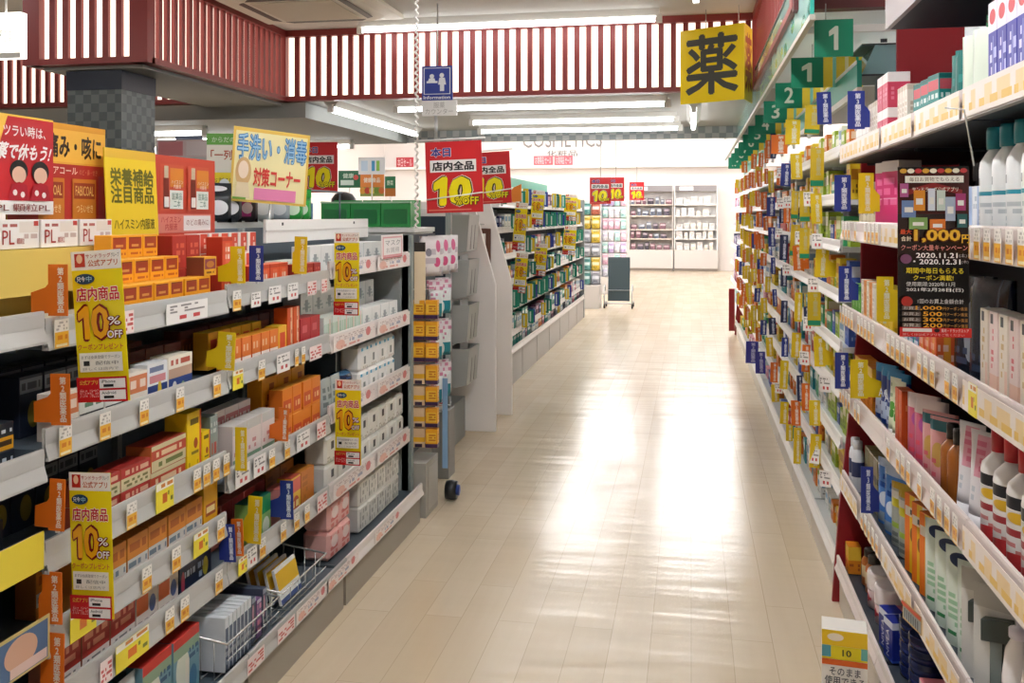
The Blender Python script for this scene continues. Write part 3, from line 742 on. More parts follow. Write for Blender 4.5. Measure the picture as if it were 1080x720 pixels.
# --- second bay, third shelf
REDL = D('long red and cream carton', '#DAD0A8', [('r', 0, .55, 1, 1, '#B4302A'), ('t', .08, .6, .92, .92, '#E0B79A', 1, .35, 12), ('t', .1, .1, .9, .45, '#7C7A46', 2, .4, 9), ('top', '#A8322A'), ('side', '#B5503A')])
REDL2 = D('long cream carton with red title', '#D9CDA2', [('r', 0, .42, 1, .8, '#C4492F'), ('t', .06, .46, .94, .76, '#EBCFA8', 1, .3, 12), ('t', .1, .08, .9, .35, '#6E7A3C', 1, .3, 8), ('top', '#AE3C28'), ('side', '#C6703E')])
YEL = D('tall yellow carton', '#F2CE12', [('t', .1, .78, .8, .92, '#6B5A10', 1, .3, 6), ('e', .6, .52, .14, .08, '#B24A1A'), ('t', .2, .35, .8, .42, '#8A7410', 1, .3, 6), ('r', .86, 0, 1, 1, '#D9562A'), ('t', .1, .08, .8, .28, '#C9A40C', 2, .4, 6), ('side', '#E5BC10')])
GRN = D('grey green slim carton', '#8E9C96', [('t', .2, .2, .8, .55, '#B5483E', 1, .4, 4), ('t', .1, .65, .9, .9, '#C9D1CC', 2, .4, 6), ('side', '#77857F')])
pr1 = p_box('remedy_carton', .14, .075, .062, REDL); pr2 = p_box('remedy_carton', .19, .08, .075, REDL2); py = p_box('yellow_carton', .085, .075, .205, YEL); pys = p_box('yellow_carton', .05, .06, .13, YEL); pg = p_box('slim_carton', .05, .06, .165, GRN)
loc = f"on {L2}'s third shelf"
fill(1, [(pr1, 'long red and cream carton', 'remedy carton', 2, 2), (pr2, 'cream carton with red title', 'remedy carton', 2), (py, 'tall yellow carton', 'remedy carton', 1), (pys, 'small yellow carton', 'remedy carton', 1), (pg, 'slim grey-green carton', 'remedy carton', 1, 2)], ya(100), ya(243), -1.495, 0.797, loc, 0, cyc=False)
fill(1, [(pk, 'dark navy bottle carton', 'bottle carton', 1)], ya(66), ya(178), -1.68, 0.797, loc, 1)
# --- second bay, fourth shelf
OBD = D('orange carton with pale band', '#D98A34', [('r', 0, .25, 1, .52, '#DCDCD6'), ('t', .06, .3, .94, .48, '#7C8E9A', 1, .3, 12), ('t', .1, .62, .9, .9, '#B56022', 1, .3, 8), ('top', '#CF7F2C'), ('side', '#C27A30')])
YTL = D('amber carton with red title', '#EBAF1E', [('r', .15, .35, .85, .6, '#B2502A'), ('t', .2, .38, .8, .58, '#F3DDA0', 1, .2, 8), ('r', .1, .1, .9, .2, '#E4CF90'), ('side', '#DDA51C')])
pob = p_box('remedy_carton', .098, .06, .125, OBD); pyt = p_box('amber_carton', .085, .06, .15, YTL)
loc = f"on {L2}'s fourth shelf"
fill(1, [(pob, 'orange carton with pale band', 'remedy carton', 1, 6), (pyt, 'amber carton with red title', 'remedy carton', 1)], ya(92), ya(239), -1.495, 0.602, loc, 0, cyc=False)
fill(1, [(pob, 'orange carton with pale band', 'remedy carton', 1)], ya(80), ya(239), -1.58, 0.602, loc, 1)
# --- second bay, fifth shelf
RW1 = D('red and white balm carton', '#E9E2DA', [('r', 0, .4, 1, 1, '#B5392F'), ('t', .08, .5, .92, .92, '#E89A7E', 2, .35, 8), ('r', 0, .0, 1, .14, '#C23A32'), ('t', .1, .2, .9, .34, '#8C8A88', 1, .3, 10), ('top', '#8E8A80'), ('side', '#A86A50')])
RW2 = D('white and orange balm carton', '#E8DED2', [('r', 0, .45, .55, .85, '#E0703A'), ('r', .55, .55, 1, 1, '#CFC3B4'), ('e', .75, .55, .15, .2, '#5A6A9A'), ('t', .1, .1, .9, .3, '#A08A86', 2, .4, 9), ('top', '#D7CDBE')])
DN2 = D('dark navy lotion carton', '#1E2B45', [('e', .2, .5, .1, .3, '#B04458'), ('t', .3, .55, .9, .8, '#B7C3D6', 1, .3, 9), ('t', .3, .15, .9, .3, '#8793A8', 1, .3, 11), ('r', 0, .9, 1, 1, '#3C4A66')])
DN3 = D('dark carton with yellow emblem', '#1E2A42', [('e', .6, .55, .18, .25, '#C4B83C'), ('t', .1, .3, .45, .8, '#9FB0C8', 2, .3, 5)])
q1 = p_box('balm_carton', .115, .06, .118, RW1); q2 = p_box('balm_carton', .105, .06, .12, RW2); q3 = p_box('lotion_carton', .1, .055, .115, DN2); q4 = p_box('lotion_carton', .09, .055, .115, DN3)
loc = f"on {L2}'s fifth shelf"
fill(1, [(q1, 'red and white balm carton', 'balm carton', 1, 3), (q2, 'white and orange balm carton', 'balm carton', 1, 2), (q3, 'dark navy lotion carton', 'lotion carton', 1), (q4, 'navy carton with yellow emblem', 'lotion carton', 1, 2)], ya(62), ya(241), -1.495, 0.442, loc, 0, cyc=False)
fill(1, [(p_box('dark_carton', .085, .06, .11, DKN), 'dark navy short carton', 'carton', 1)], ya(66), ya(241), -1.66, 0.442, loc, 1)
# --- second bay, deck
SIL = D('silver grey refill pouch', '#9BA6A6', [('t', .2, .3, .8, .6, '#6E7B80', 2, .4, 6), ('r', 0, .8, 1, 1, '#C2CACA')], 0.25)
TEA = D('teal blister carton', '#6F98A6', [('r', 0, .86, 1, 1, '#C9342A'), ('e', .35, .5, .25, .3, '#DADFCF'), ('e', .75, .25, .15, .2, '#3C6E8E'), ('r', .45, .05, .6, .6, '#E3DFD2'), ('r', 0, .7, 1, .86, '#8CA88A'), ('top', '#C23028'), ('t', .6, .55, .95, .75, '#2F5A7A', 2, .3, 6)])
s1 = p_pouch('refill_pouch', .09, .05, .2, SIL); s2 = p_box('blister_carton', .15, .05, .20, TEA)
fill(1, [(s1, 'silver grey refill pouch', 'refill pouch', 1, 4), (s2, 'teal carton with red top', 'blister carton', 1, 2)], 1.98, 2.68, -1.47, 0.165, f"on {L2}'s bottom deck", 0, cyc=False)
# --- third bay, top shelf
RDO = D('orange red remedy box', '#E2552C', [('r', .3, .1, .75, .8, '#E8714A'), ('t', .32, .2, .72, .7, '#F6D9C8', 2, .35, 4), ('r', 0, .86, 1, 1, '#C63E24'), ('top', '#E8683A'), ('side', '#C93A26')])
RDK = D('crimson remedy box', '#B83228', [('t', .15, .15, .85, .8, '#D9664E', 3, .45, 5), ('top', '#C7432F'), ('side', '#A42A22')])
RDW = D('red and white small box', '#F0E4DC', [('r', .3, 0, 1, 1, '#D9503A'), ('t', .4, .2, .9, .8, '#F4CDBE', 2, .4, 4), ('side', '#D7D0CB')])
OLP = D('orange small box', '#F09430', [('t', .15, .2, .85, .8, '#C5481E', 2, .4, 5), ('side', '#E37E22')])
t1 = p_box('remedy_box', .075, .06, .1, RDO); t2 = p_box('remedy_box', .085, .07, .105, RDK); t3 = p_box('remedy_box', .07, .05, .07, RDW); t4 = p_box('remedy_box', .08, .05, .065, OLP)
loc = f"on {L3}'s top shelf"
fill(1, [(t2, 'crimson remedy box', 'remedy box', 2, 2)], ya(221), ya(250), -1.60, 1.327, loc, 1, cyc=False)
fill(1, [(t1, 'orange-red remedy box', 'remedy box', 1, 5)], ya(269), ya(316), -1.49, 1.327, loc, 0, cyc=False)
fill(1, [(t1, 'orange-red remedy box', 'remedy box', 2, 1), (t4, 'small orange box', 'remedy box', 2, 1), (t3, 'small red and white box', 'remedy box', 2, 2)], ya(262), ya(318), -1.57, 1.327, loc, 1, cyc=False)
fill(1, [(t3, 'small red and white box', 'remedy box', 3, 6)], ya(262), ya(318), -1.66, 1.327, loc, 2, cyc=False)
fill(1, [(p_box('remedy_box', .07, .05, .07, RDK), 'small crimson box', 'remedy box', 1, 3)], ya(322), ya(346), -1.50, 1.34, loc, 0, cyc=False)
o = put(p_box('remedy_box', .08, .06, .06, PRW), -1.525, ya(228), 1.4125, PI / 2); reg(o, 'purple and amber box atop orange boxes', f"on {L2}'s top shelf", 'medicine box', None)
PGR = D('pale green sachet pack', '#DDE6DC', [('t', .2, .1, .8, .9, '#9DBE9C', 5, .5, 4), ('r', .6, .5, .95, .9, '#F2F4F0')])
pgr = p_box('sachet_pack', .06, .07, .095, PGR)
fill(1, [(pgr, 'pale green sachet pack', 'sachet pack', 1, 4)], ya(324), ya(349), -1.58, 1.327, loc, 1, cyc=False)
# --- third bay, second shelf
OWB = D('orange and white row box', '#E77A2E', [('r', 0, 0, 1, .45, '#EFE3DA'), ('t', .1, .08, .9, .38, '#B0524A', 1, .4, 4), ('t', .15, .55, .85, .85, '#F4C29A', 1, .35, 4), ('top', '#F0A030'), ('side', '#D9602A')])
YRB = D('yellow and red row box', '#EFB22A', [('r', .2, .2, .8, .8, '#DD4A2A'), ('top', '#E9C22E'), ('side', '#DDA028')])
OTL = D('tall orange narrow carton', '#DD5A22', [('r', .55, 0, .8, 1, '#E8C8A4'), ('t', .57, .05, .78, .95, '#B8481E', 7, .3, 2), ('side', '#CC4E1C')])
CRM = D('crimson flat carton', '#BE2E34', [('t', .1, .5, .9, .85, '#D8646A', 1, .4, 7), ('top', '#C8383E'), ('side', '#A8282E')])
u1 = p_box('remedy_box', .068, .055, .12, OWB); u2 = p_box('remedy_box', .075, .055, .125, YRB); u3 = p_box('tall_carton', .055, .055, .185, OTL); u4 = p_box('flat_carton', .1, .07, .13, CRM)
loc = f"on {L3}'s second shelf"
fill(1, [(u1, 'orange and white remedy box', 'remedy box', 1, 5), (u2, 'yellow box with red square', 'remedy box', 1, 1), (u3, 'tall orange narrow carton', 'remedy carton', 1, 2), (u4, 'crimson flat carton', 'remedy carton', 1, 2)], ya(251), ya(347), -1.495, 1.067, loc, 0, cyc=False)
fill(1, [(u2, 'yellow box with red square', 'remedy box', 1, 9)], ya(250), ya(305), -1.575, 1.085, loc, 1, cyc=False)
fill(1, [(pkr, 'dark red bottle carton', 'bottle carton', 1)], ya(250), ya(345), -1.68, 1.067, loc, 2)
# --- third bay, third shelf
PAL = D('pale pink green sachet pack', '#E6D9D4', [('r', 0, 0, 1, .3, '#7E9C80'), ('t', .1, .35, .9, .6, '#C98A8A', 2, .4, 6), ('r', 0, .8, 1, 1, '#C9C9C4'), ('top', '#D4CEC8')])
PNK = D('white and pink leaning pack', '#EFE2DF', [('r', 0, .5, 1, .85, '#D9888A'), ('t', .1, .55, .9, .8, '#F4E0DE', 1, .3, 6), ('top', '#EFE6E2')])
OCT = D('orange remedy carton', '#E8842A', [('r', .1, .1, .9, .6, '#D2502A'), ('t', .2, .2, .8, .5, '#F2BE8C', 1, .35, 5), ('top', '#EF9A34'), ('side', '#DD7420')])
AMB = D('tall amber carton with brown script', '#EEA41C', [('t', .25, .1, .8, .9, '#B25A14', 4, .45, 5), ('side', '#E3961A'), ('top', '#F1AC2C')])
v1 = p_box('sachet_pack', .105, .06, .165, PAL); v2 = p_box('sachet_pack', .09, .05, .15, PNK); v3 = p_box('remedy_carton', .088, .055, .107, OCT); v4 = p_box('amber_carton', .13, .06, .19, AMB)
loc = f"on {L3}'s third shelf"
fill(1, [(v1, 'pale pink and green sachet pack', 'sachet pack', 1, 3)], ya(252), ya(296), -1.495, 0.734, loc, 0, cyc=False)
fill(1, [(v2, 'white and pink sachet pack', 'sachet pack', 1, 4)], ya(252), ya(300), -1.57, 0.79, loc, 1, cyc=False)
fill(1, [(v3, 'orange remedy carton', 'remedy carton', 2, 4)], ya(304), ya(347), -1.495, 0.734, loc, 0, cyc=False)
fill(1, [(v4, 'tall amber carton with script', 'remedy carton', 1, 3)], ya(302), ya(347), -1.57, 0.80, loc, 1, cyc=False)
fill(1, [(v1, 'pale pink and green sachet pack', 'sachet pack', 1, 5)], ya(248), ya(300), -1.66, 0.734, loc, 2, cyc=False)
# --- third bay, fourth shelf
GRC = D('green detergent pack', '#8FBE6A', [('r', 0, .6, 1, 1, '#1F8A4C'), ('e', .5, .3, .35, .2, '#E7EFD8'), ('t', .1, .05, .9, .2, '#3E7A3A', 1, .3, 6), ('top', '#1B6E58')])
PKC = D('pink red remedy carton', '#D88A84', [('r', 0, .5, 1, 1, '#C24A4A'), ('t', .1, .1, .9, .45, '#F0CFC8', 2, .4, 6), ('top', '#C8685E')])
YRC = D('yellow red plaster carton', '#EAC23A', [('r', 0, .62, 1, .95, '#D96A5E'), ('e', .5, .32, .34, .2, '#C7502A'), ('t', .2, .2, .8, .45, '#F3E09A', 1, .3, 4), ('top', '#C2533E')])
BRC = D('orange brown plaster carton', '#C8792C', [('t', .1, .1, .5, .9, '#B46A22', 5, .5, 3), ('side', '#A8601E'), ('top', '#D08434')])
w1 = p_box('detergent_pack', .08, .06, .155, GRC); w2 = p_box('remedy_carton', .085, .06, .14, PKC); w3 = p_box('plaster_carton', .085, .06, .155, YRC); w4 = p_box('plaster_carton', .13, .07, .155, BRC)
loc = f"on {L3}'s fourth shelf"
fill(1, [(w1, 'green and white pack', 'detergent pack', 1, 3)], ya(272), ya(298), -1.50, 0.442, loc, 0, cyc=False)
fill(1, [(w2, 'pink and red carton', 'remedy carton', 1, 1), (w3, 'yellow carton with red top', 'plaster carton', 1, 1), (w4, 'plain orange-brown carton', 'plaster carton', 1, 1)], ya(303), ya(349), -1.495, 0.442, loc, 0, cyc=False)
fill(1, [(w2, 'pink and red carton', 'remedy carton', 1, 5), (w4, 'plain orange-brown carton', 'plaster carton', 1, 2)], ya(262), ya(349), -1.62, 0.442, loc, 1, cyc=False)
# --- third bay, deck: wire baskets with folded goods
WIRE = M('#DCDCD8', 0.25, 0.6)
def wire_basket(y0, y1, look, items):
    x0, x1, z0, z1 = -1.80, -1.40, 0.17, 0.345
    b = MB(); b.tube([(x0, 0, z1), (x1, 0, z1 - .06), (x1, y1 - y0, z1 - .06), (x0, y1 - y0, z1)], 0.004, WIRE, 8, True)
    o = b.obj('wire_basket', None, 0, (0, y0, 0)); n = MB(); L = y1 - y0
    for i in range(1, 9):
        t = i / 9; x = x0 + (x1 - x0) * t; zt = z1 - .06 * t
        n.tube([(x, 0, zt), (x, 0, z0), (x, L, z0), (x, L, zt)], 0.0018, WIRE, 5)
    for i in range(1, 6):
        y = L * i / 6; n.tube([(x0, y, z1), (x0, y, z0), (x1, y, z0), (x1, y, z1 - .06)], 0.0018, WIRE, 5)
    n.tube([(x1, 0, .235), (x1, L, .235)], 0.0018, WIRE, 5); n.obj('wire_mesh', o)
    tag(o, look, 'wire basket', 'wire baskets on the deck'); return o
wire_basket(2.70, 3.07, 'white wire basket of purple packs beside blue flag', 0)
wire_basket(3.10, 3.50, 'white wire basket of magazines beside pink packs', 0)
MAG = D('glossy pack with dark picture', '#4A5264', [('e', .35, .6, .25, .25, '#B88A9A'), ('t', .1, .1, .9, .3, '#D8D8DC', 2, .4, 8), ('r', 0, .88, 1, 1, '#8E98A8')])
MAG2 = D('purple pink pack', '#7A5A86', [('t', .1, .1, .9, .9, '#D08AA4', 4, .5, 6), ('r', 0, .9, 1, 1, '#B9B3C4')])
MAG3 = D('yellow white booklet', '#ECEBE6', [('r', 0, .4, 1, .9, '#E7B92A'), ('r', 0, 0, 1, .15, '#4A5A8A')])
m1 = p_box('blister_pack', .03, .19, .15, MAG); m2 = p_box('blister_pack', .035, .19, .13, MAG2); m3 = p_box('booklet', .18, .012, .13, MAG3)
for i in range(3):
    o = put(m2 if i % 2 else m1, -1.53, 2.95 + i * .042, .178, PI / 2); reg(o, 'purple and pink pack' if i % 2 else 'dark glossy pack', 'standing in wire basket', 'blister pack', 'packs in the wire basket')
for i in range(4):
    o = put(m3, -1.47 - i * .035, 3.33, .178, PI / 2); o.rotation_euler = (-0.25, 0, PI / 2); reg(o, 'yellow and white booklet', 'leaning in magazine basket', 'booklet', 'booklets in the wire basket', row=None, y=3.33 - i * .05)
SLP = D('slim white disc case', '#D9DDE2', [('r', 0, 0, 1, .8, '#586478'), ('t', .1, .1, .9, .7, '#A5AEBB', 4, .4, 3)])
m4 = p_box('slim_case', .022, .15, .17, SLP)
for i in range(7):
    o = put(m4, -1.50, 2.745 + i * .026, .178, PI / 2); reg(o, 'slim grey and white case', 'standing in first wire basket', 'slim case', 'slim cases in the wire basket')
PKB = D('pink absorbent pack', '#E9B3AA', [('t', .05, .1, .95, .9, '#D9706A', 4, .5, 5), ('e', .5, .6, .3, .2, '#F2DCD6'), ('top', '#E8A59C')])
pkb = p_box('absorbent_pack', .12, .12, .12, PKB, .014)
loc = f"on {L4}'s bottom deck"
fill(1, [(pkb, 'pink absorbent pack', 'absorbent pack', 2, 3)], 3.72, 4.06, -1.47, 0.165, loc, 0, cyc=False)
# --- hygiene bay
WHC = D('white pack with small print', '#ECECE8', [('t', .15, .2, .85, .6, '#B9C0BE', 3, .5, 6), ('r', .35, .3, .6, .7, '#9FA6A6'), ('side', '#DADDDB')])
WBK = D('white cotton pack with black square', '#E4E2DA', [('r', .42, .5, .66, .78, '#2B2B2B'), ('t', .1, .1, .9, .3, '#BDB8AC', 2, .45, 7), ('top', '#D7D5CC')])
WCY = D('white pack with cyan corner', '#F2F1EE', [('r', 0, .78, 1, 1, '#3FA8CC'), ('r', .3, .78, .7, 1, '#DDEAEE'), ('r', .4, .25, .62, .55, '#8C938E'), ('t', .1, .08, .9, .2, '#C9BDB4', 1, .4, 8)])
GST = D('white pack with grey strokes', '#DCDAD2', [('t', .05, .1, .95, .9, '#A9A79E', 3, .55, 9), ('r', .1, .2, .16, .8, '#5E5C54')])
GRS = D('pale striped sachet box', '#E3EAE2', [('t', .0, .1, 1, .9, '#B8D2B8', 1, .4, 9), ('r', .7, .1, .8, .9, '#E9B9A8')])
NVP = D('navy crinkled pack', '#1E2A48', [('t', .1, .3, .9, .7, '#33507E', 3, .5, 5), ('r', 0, .85, 1, 1, '#3A6A8E')], .25)
SVP = D('silver foil pack', '#AEB6B2', [('t', .1, .2, .9, .8, '#7D8785', 3, .5, 5)], .25)
a1 = p_box('hygiene_pack', .13, .08, .11, WHC); a2 = p_box('cotton_pack', .13, .10, .118, WBK, .012); a3 = p_box('tissue_pack', .125, .10, .118, WCY, .012); a4 = p_box('cotton_pack', .115, .10, .115, GST, .008); a5 = p_box('sachet_box', .09, .06, .12, GRS); a6 = p_bag('wipe_pack', .14, .1, .07, NVP); a7 = p_pouch('foil_pack', .11, .06, .15, SVP)
loc = f"on {L4}'s top shelf"
fill(1, [(a1, 'white hygiene pack', 'hygiene pack', 1, 8)], 3.72, 4.76, -1.56, 1.362, loc, 0)
loc = f"on {L4}'s second shelf"
fill(1, [(a5, 'pale striped sachet box', 'sachet box', 1, 5), (a1, 'white hygiene pack', 'hygiene pack', 1, 4)], 3.72, 4.76, -1.495, 1.057, loc, 0, cyc=False)
fill(1, [(a1, 'white hygiene pack', 'hygiene pack', 2, 8)], 3.72, 4.76, -1.60, 1.057, loc, 1)
loc = f"on {L4}'s third shelf"
fill(1, [(a7, 'silver foil pack', 'foil pack', 1, 2), (a6, 'navy crinkled wipe pack', 'wipe pack', 2, 1)], 3.72, 4.12, -1.49, 0.767, loc, 0, cyc=False)
fill(1, [(a3, 'white pack with cyan top', 'tissue pack', 2, 4)], 4.13, 4.80, -1.485, 0.767, loc, 0, cyc=False)
loc = f"on {L4}'s fourth shelf"
fill(1, [(a2, 'white cotton pack with black square', 'cotton pack', 2, 5)], 3.72, 4.80, -1.485, 0.442, loc, 0)
loc = f"on {L4}'s bottom deck"
fill(1, [(a4, 'grey-stroked white cotton pack', 'cotton pack', 2, 5)], 4.08, 4.79, -1.47, 0.165, loc, 0)
# boards on the hygiene bay's top rail
c = Card(.34, .115, '#F3EAE8'); c.rect(.05, .08, .95, .92, '#E9A9AE'); c.rect(.09, .16, .91, .86, '#F6F1EE'); c.text('マスク', .16, .55, .84, .78, '#8A8486', .0); c.text('お買得', .2, .24, .8, .46, '#A9A3A4', .0); c.rect(.05, .02, .95, .07, '#D96A72')
o = c.make('shelf_sign', (-1.442, 4.30, 1.395), PI / 2); tag(o, 'white sign with pink border on hygiene bay top rail', 'shelf sign')
b = MB(); b.box(-0.006, 0.006, 0, 1.22, 0, .095, M('#F0EEEA', .4)); b.box(.006, .009, 0, 1.22, .045, .052, M('#DAD7D2', .4))
for yy in (.15, 1.0): b.box(.006, .0085, yy, yy + .012, .07, .082, M('#4A4A4A', .4))
o = b.obj('header_board', None, 0, (-1.68, 3.55, 1.492)); tag(o, 'long white header board along gondola top behind red boxes', 'header board')
# --- rails: price cards
def cards(side, X, lst, z0, loc):
    for u, kind, w, h in lst:
        price(side, kind, X, y_at(u, X), z0, w, h, loc)
XC = XA + 0.0205
c1 = (.040, .066)
cards(1, XC, [(65, 'PC', .05, .066), (134, 'R', .06, .06), (198, 'W', .23, .058), (250, 'PC', .055, .066), (270, 'W', .07, .05), (290, 'W', .1, .06), (309, 'W', .09, .06), (329, 'R', .09, .055), (342, 'R', .06, .055)], 1.293, "on medicine gondola\'s top rail")
cards(1, XC, [(69, 'PC', .045, .068), (111, 'PC', .045, .068), (152, 'PC', .042, .068), (190, 'PC', .042, .068), (229, 'PC', .045, .068), (251, 'Y', .07, .062), (276, 'PC', .05, .068), (299, 'W', .11, .066), (313, 'PC', .032, .066), (320, 'PC', .032, .066), (333, 'R', .12, .055)], 1.038, "on medicine gondola\'s second rail")
cards(1, XC, [(139, 'PC', .045, .068), (174, 'Y', .09, .08), (208, 'PC', .04, .068), (218, 'PC', .04, .068), (228, 'PC', .04, .068), (239, 'PC', .04, .068)], .778, "on medicine gondola\'s third rail")
cards(1, XC, [(256, 'W', .1, .068), (274, 'W', .09, .068), (287, 'PC', .045, .066), (303, 'PC', .045, .066), (320, 'W', .12, .066), (339, 'R', .09, .066)], .715, "on medicine gondola\'s third rail")
cards(1, XC, [(88, 'Y', .1, .075), (155, 'PC', .045, .068), (186, 'PC', .045, .068), (212, 'Y', .085, .07), (233, 'PC', .045, .068)], .583, "on medicine gondola\'s fourth rail")
cards(1, XC, [(112, 'R', .05, .06), (140, 'Y', .15, .07), (179, 'PC', .045, .068), (195, 'PC', .045, .068), (231, 'PC', .045, .068)], .423, "on medicine gondola\'s fifth rail")
cards(1, XC, [(256, 'Y', .06, .055), (266, 'W', .07, .065), (277, 'PC', .045, .066), (299, 'PC', .045, .066), (313, 'PC', .045, .066), (324, 'PC', .045, .066), (340, 'R', .1, .066)], .425, "on medicine gondola\'s fourth rail")
for zz, nm in ((1.343, 'top'), (1.038, 'second'), (.748, 'third'), (.423, 'fourth')):
    for y0 in (3.965, 4.525): price(1, 'L', XC, y0, zz, .52, .066, f"on {L4}'s {nm} rail")
XK = -1.395 + 0.0175
cards(1, XK, [(270, 'R', .12, .05), (302, 'R', .14, .05), (330, 'L', .3, .05), (362, 'L', .35, .05), (410, 'L', .4, .05)], .146, "on medicine gondola's bottom rail")
for y0, nm in ((1.68, 'yellow price panel of front bay'), ):
    c = Card(.42, .085, '#EBD443'); c.rect(.0, .0, .3, 1, '#EAD34A'); c.rect(.30, .08, .62, .97, '#F0EBE2'); c.rect(.3, .86, .62, .98, '#D24A3E'); c.text('98円', .36, .25, .58, .62, '#B8382E', .02); c.text('特価', .36, .66, .56, .8, '#8A7A78')
    o = c.make('price_placard', (XC + .004, 1.50, .80), PI / 2); tag(o, 'yellow price panel on front bay third rail', 'price panel')
c = Card(.44, .10, '#D8C27A'); c.rect(0, .05, .32, .95, '#E2C23C'); c.ell(.2, .55, .08, .28, '#4A3A30'); c.rect(.14, .05, .28, .36, '#E9DCD2'); c.rect(.36, .06, .98, .94, '#4E6E96'); c.ell(.78, .55, .12, .36, '#D6A88E'); c.rect(.7, .08, .97, .3, '#E2C6BE'); c.text('薬用', .42, .35, .58, .72, '#E3E6EC', .02)
o = c.make('price_placard', (XC + .004, 1.50, .59), PI / 2); tag(o, 'blue and yellow picture panel on front bay fourth rail', 'price panel')
# --- shelf flags of the medicine gondola
LF = 'on medicine gondola rail'
for a in (('O', 49, 280, 73, 333, .9), ('O', 53, 400, 75, 458, .9), ('O', 50, 503, 68, 560, .9), ('O', 44, 600, 66, 658, .2), ('O', 46, 690, 67, 750, .2),
          ('Y', 228, 348, 247, 391, .6), ('Y', 243, 263, 259, 303, .9), ('B', 256, 257, 271, 297, 0), ('Y', 310, 250, 323, 291, .15), ('O', 292, 432, 304, 467, .8),
          ('Y', 242, 451, 256, 496, 0), ('B', 296, 511, 309, 552, .9), ('O', 245, 553, 257, 595, .6), ('Y', 260, 541, 275, 591, .3), ('B', 236, 668, 249, 709, .4)):
    flag(a[0], 1, XA + .024, *a[1:5], LF, a[5], roll=RND.uniform(-.05, .05))
# --- hanging ten-percent coupon strips
def coupon_strip(name_loc, X0, X1, y, z0, z1, roll, label):
    w = X1 - X0; h = z1 - z0
    c = Card(w, h, '#F0D91C', .0015, .25, .0003)
    c.rect(0, .875, 1, 1, '#F4EFE6'); c.rect(.07, .895, .28, .985, '#C2392F'); c.ell(.17, .95, .06, .03, '#F2C8A0')
    c.text('サンドラッグ', .3, .95, .8, .98, '#B4362C', .01); c.text('グループ', .81, .95, .97, .98, '#333333'); c.text('公式アプリ', .34, .895, .93, .94, '#C05A2A', .02)
    c.ell(.26, .815, .2, .035, '#2B4A5E'); c.text('只今', .1, .797, .27, .833, '#E8ECEA', .02); c.text('中', .29, .797, .4, .833, '#9AD2E0', .01)
    c.text('店内商品', .07, .665, .94, .765, '#F3E3D0', .07); c.text('店内商品', .08, .67, .93, .76, '#C8202C', .02)
    c.ten(.06, .40, .74, .65, '#7A1E14', .10); c.ten(.09, .415, .71, .635, '#E9A312', .03)
    c.text('%', .66, .495, .96, .565, '#7A1E14', .08); c.text('%', .69, .505, .93, .56, '#F6F0E0', .01); c.text('OFF', .64, .41, .98, .475, '#7A1E14', .1); c.text('OFF', .66, .417, .96, .468, '#F6F0E0', .02)
    c.text('クーポンプレゼント', .06, .345, .96, .385, '#C8383C', .01)
    c.rect(.08, .20, .93, .325, '#F1EDE0'); c.text('まずは会員登録でクーポン', .12, .285, .9, .308, '#6A6660'); c.rect(.16, .24, .28, .272, '#3A3A38'); c.text('配信中', .4, .245, .85, .27, '#6A6660'); c.text('詳しくは店内で', .14, .21, .85, .23, '#8A867E')
    c.rect(0, 0, 1, .165, '#C32226'); c.text('公式アプリ', .06, .115, .42, .145, '#E8C24A', .01); c.text('ダウンロードはこちら', .06, .03, .43, .09, '#F0B6AE')
    for z in (.09, .015):
        c.rect(.46, z, .97, z + .062, '#F3EDEA'); c.text('iPhone' if z > .05 else 'Android', .5, z + .035, .78, z + .055, '#4A4A4A', .01); c.rect(.54, z + .008, .74, z + .026, '#2A2A2A')
    o = c.make('coupon_strip', (X0, y, z0), 0); o.rotation_euler = (0, roll, 0)
    tag(o, label, 'coupon strip', 'yellow ten percent coupon strips'); return o
coupon_strip('', -1.432, -1.300, 2.03, 1.157, 1.515, -.07, 'yellow ten percent coupon strip beside top orange flag')
coupon_strip('', -1.444, -1.335, 2.02, .648, .992, -.03, 'lower front yellow coupon strip between two orange flags')
coupon_strip('', -1.452, -1.344, 3.72, 1.192, 1.533, 0, 'yellow coupon strip beside white header board, upper of pair')
coupon_strip('', -1.448, -1.336, 3.72, .575, .926, 0, 'yellow coupon strip before white cotton packs, lower of pair')
# ================================================================== TOILETRIES RACK (aisle's right side, near)
XB, XBB = 0.62, 1.06
yb = lambda u, X=0.66: y_at(u, X)
RAILP = M('#E6D9D4', 0.25)
YB = [0.5, 1.40, 2.30, 3.23, 4.10]
SB = [1.839, 1.527, 1.187, 0.862, 0.502]
names = ['tall toiletries shelving bay closest to camera', 'tall toiletries shelving bay behind white teal-capped bottles', 'tall toiletries shelving bay holding coupon poster and teal packs', 'tall toiletries shelving bay next to dark red end panel']
for i in range(4):
    bay('shelving_unit', names[i], -1, XB, XBB, YB[i], YB[i + 1], SB, 2.2, M('#1E2732', 0.6), M('#2B333D', 0.5), RAILP, kickmat=M('#D8CFC2', 0.5), up=(0, 0), xbase=0.60)
    if i == 3: continue
    b = MB(); b.box(-0.43, 0.02, 0.003, YB[i + 1] - YB[i] - 0.003, 0, 0.05, M('#27303B', 0.5)); b.box(-0.445, -0.43, 0.003, YB[i + 1] - YB[i] - 0.003, 0.0, 0.10, M('#A79E9E', 0.4))
    o = b.obj('canopy_shelf', None, 0, (1.06, YB[i], 2.201)); tag(o, ['dark canopy shelf over toiletries bay closest to camera', 'dark canopy shelf over bay of teal-capped bottles', 'dark canopy shelf above purple boxes and green foil bag', 'dark canopy shelf beside dark red end panel'][i], 'canopy shelf')
REDP = M('#8F1720', 0.4)
b = MB(); b.prism([(.575, 0), (.60, .35), (.655, .9), (.69, 1.3), (.69, 1.88), (.83, 1.97), (.83, 2.5), (1.09, 2.5), (1.09, 0)], 'y', 0, .022, REDP)
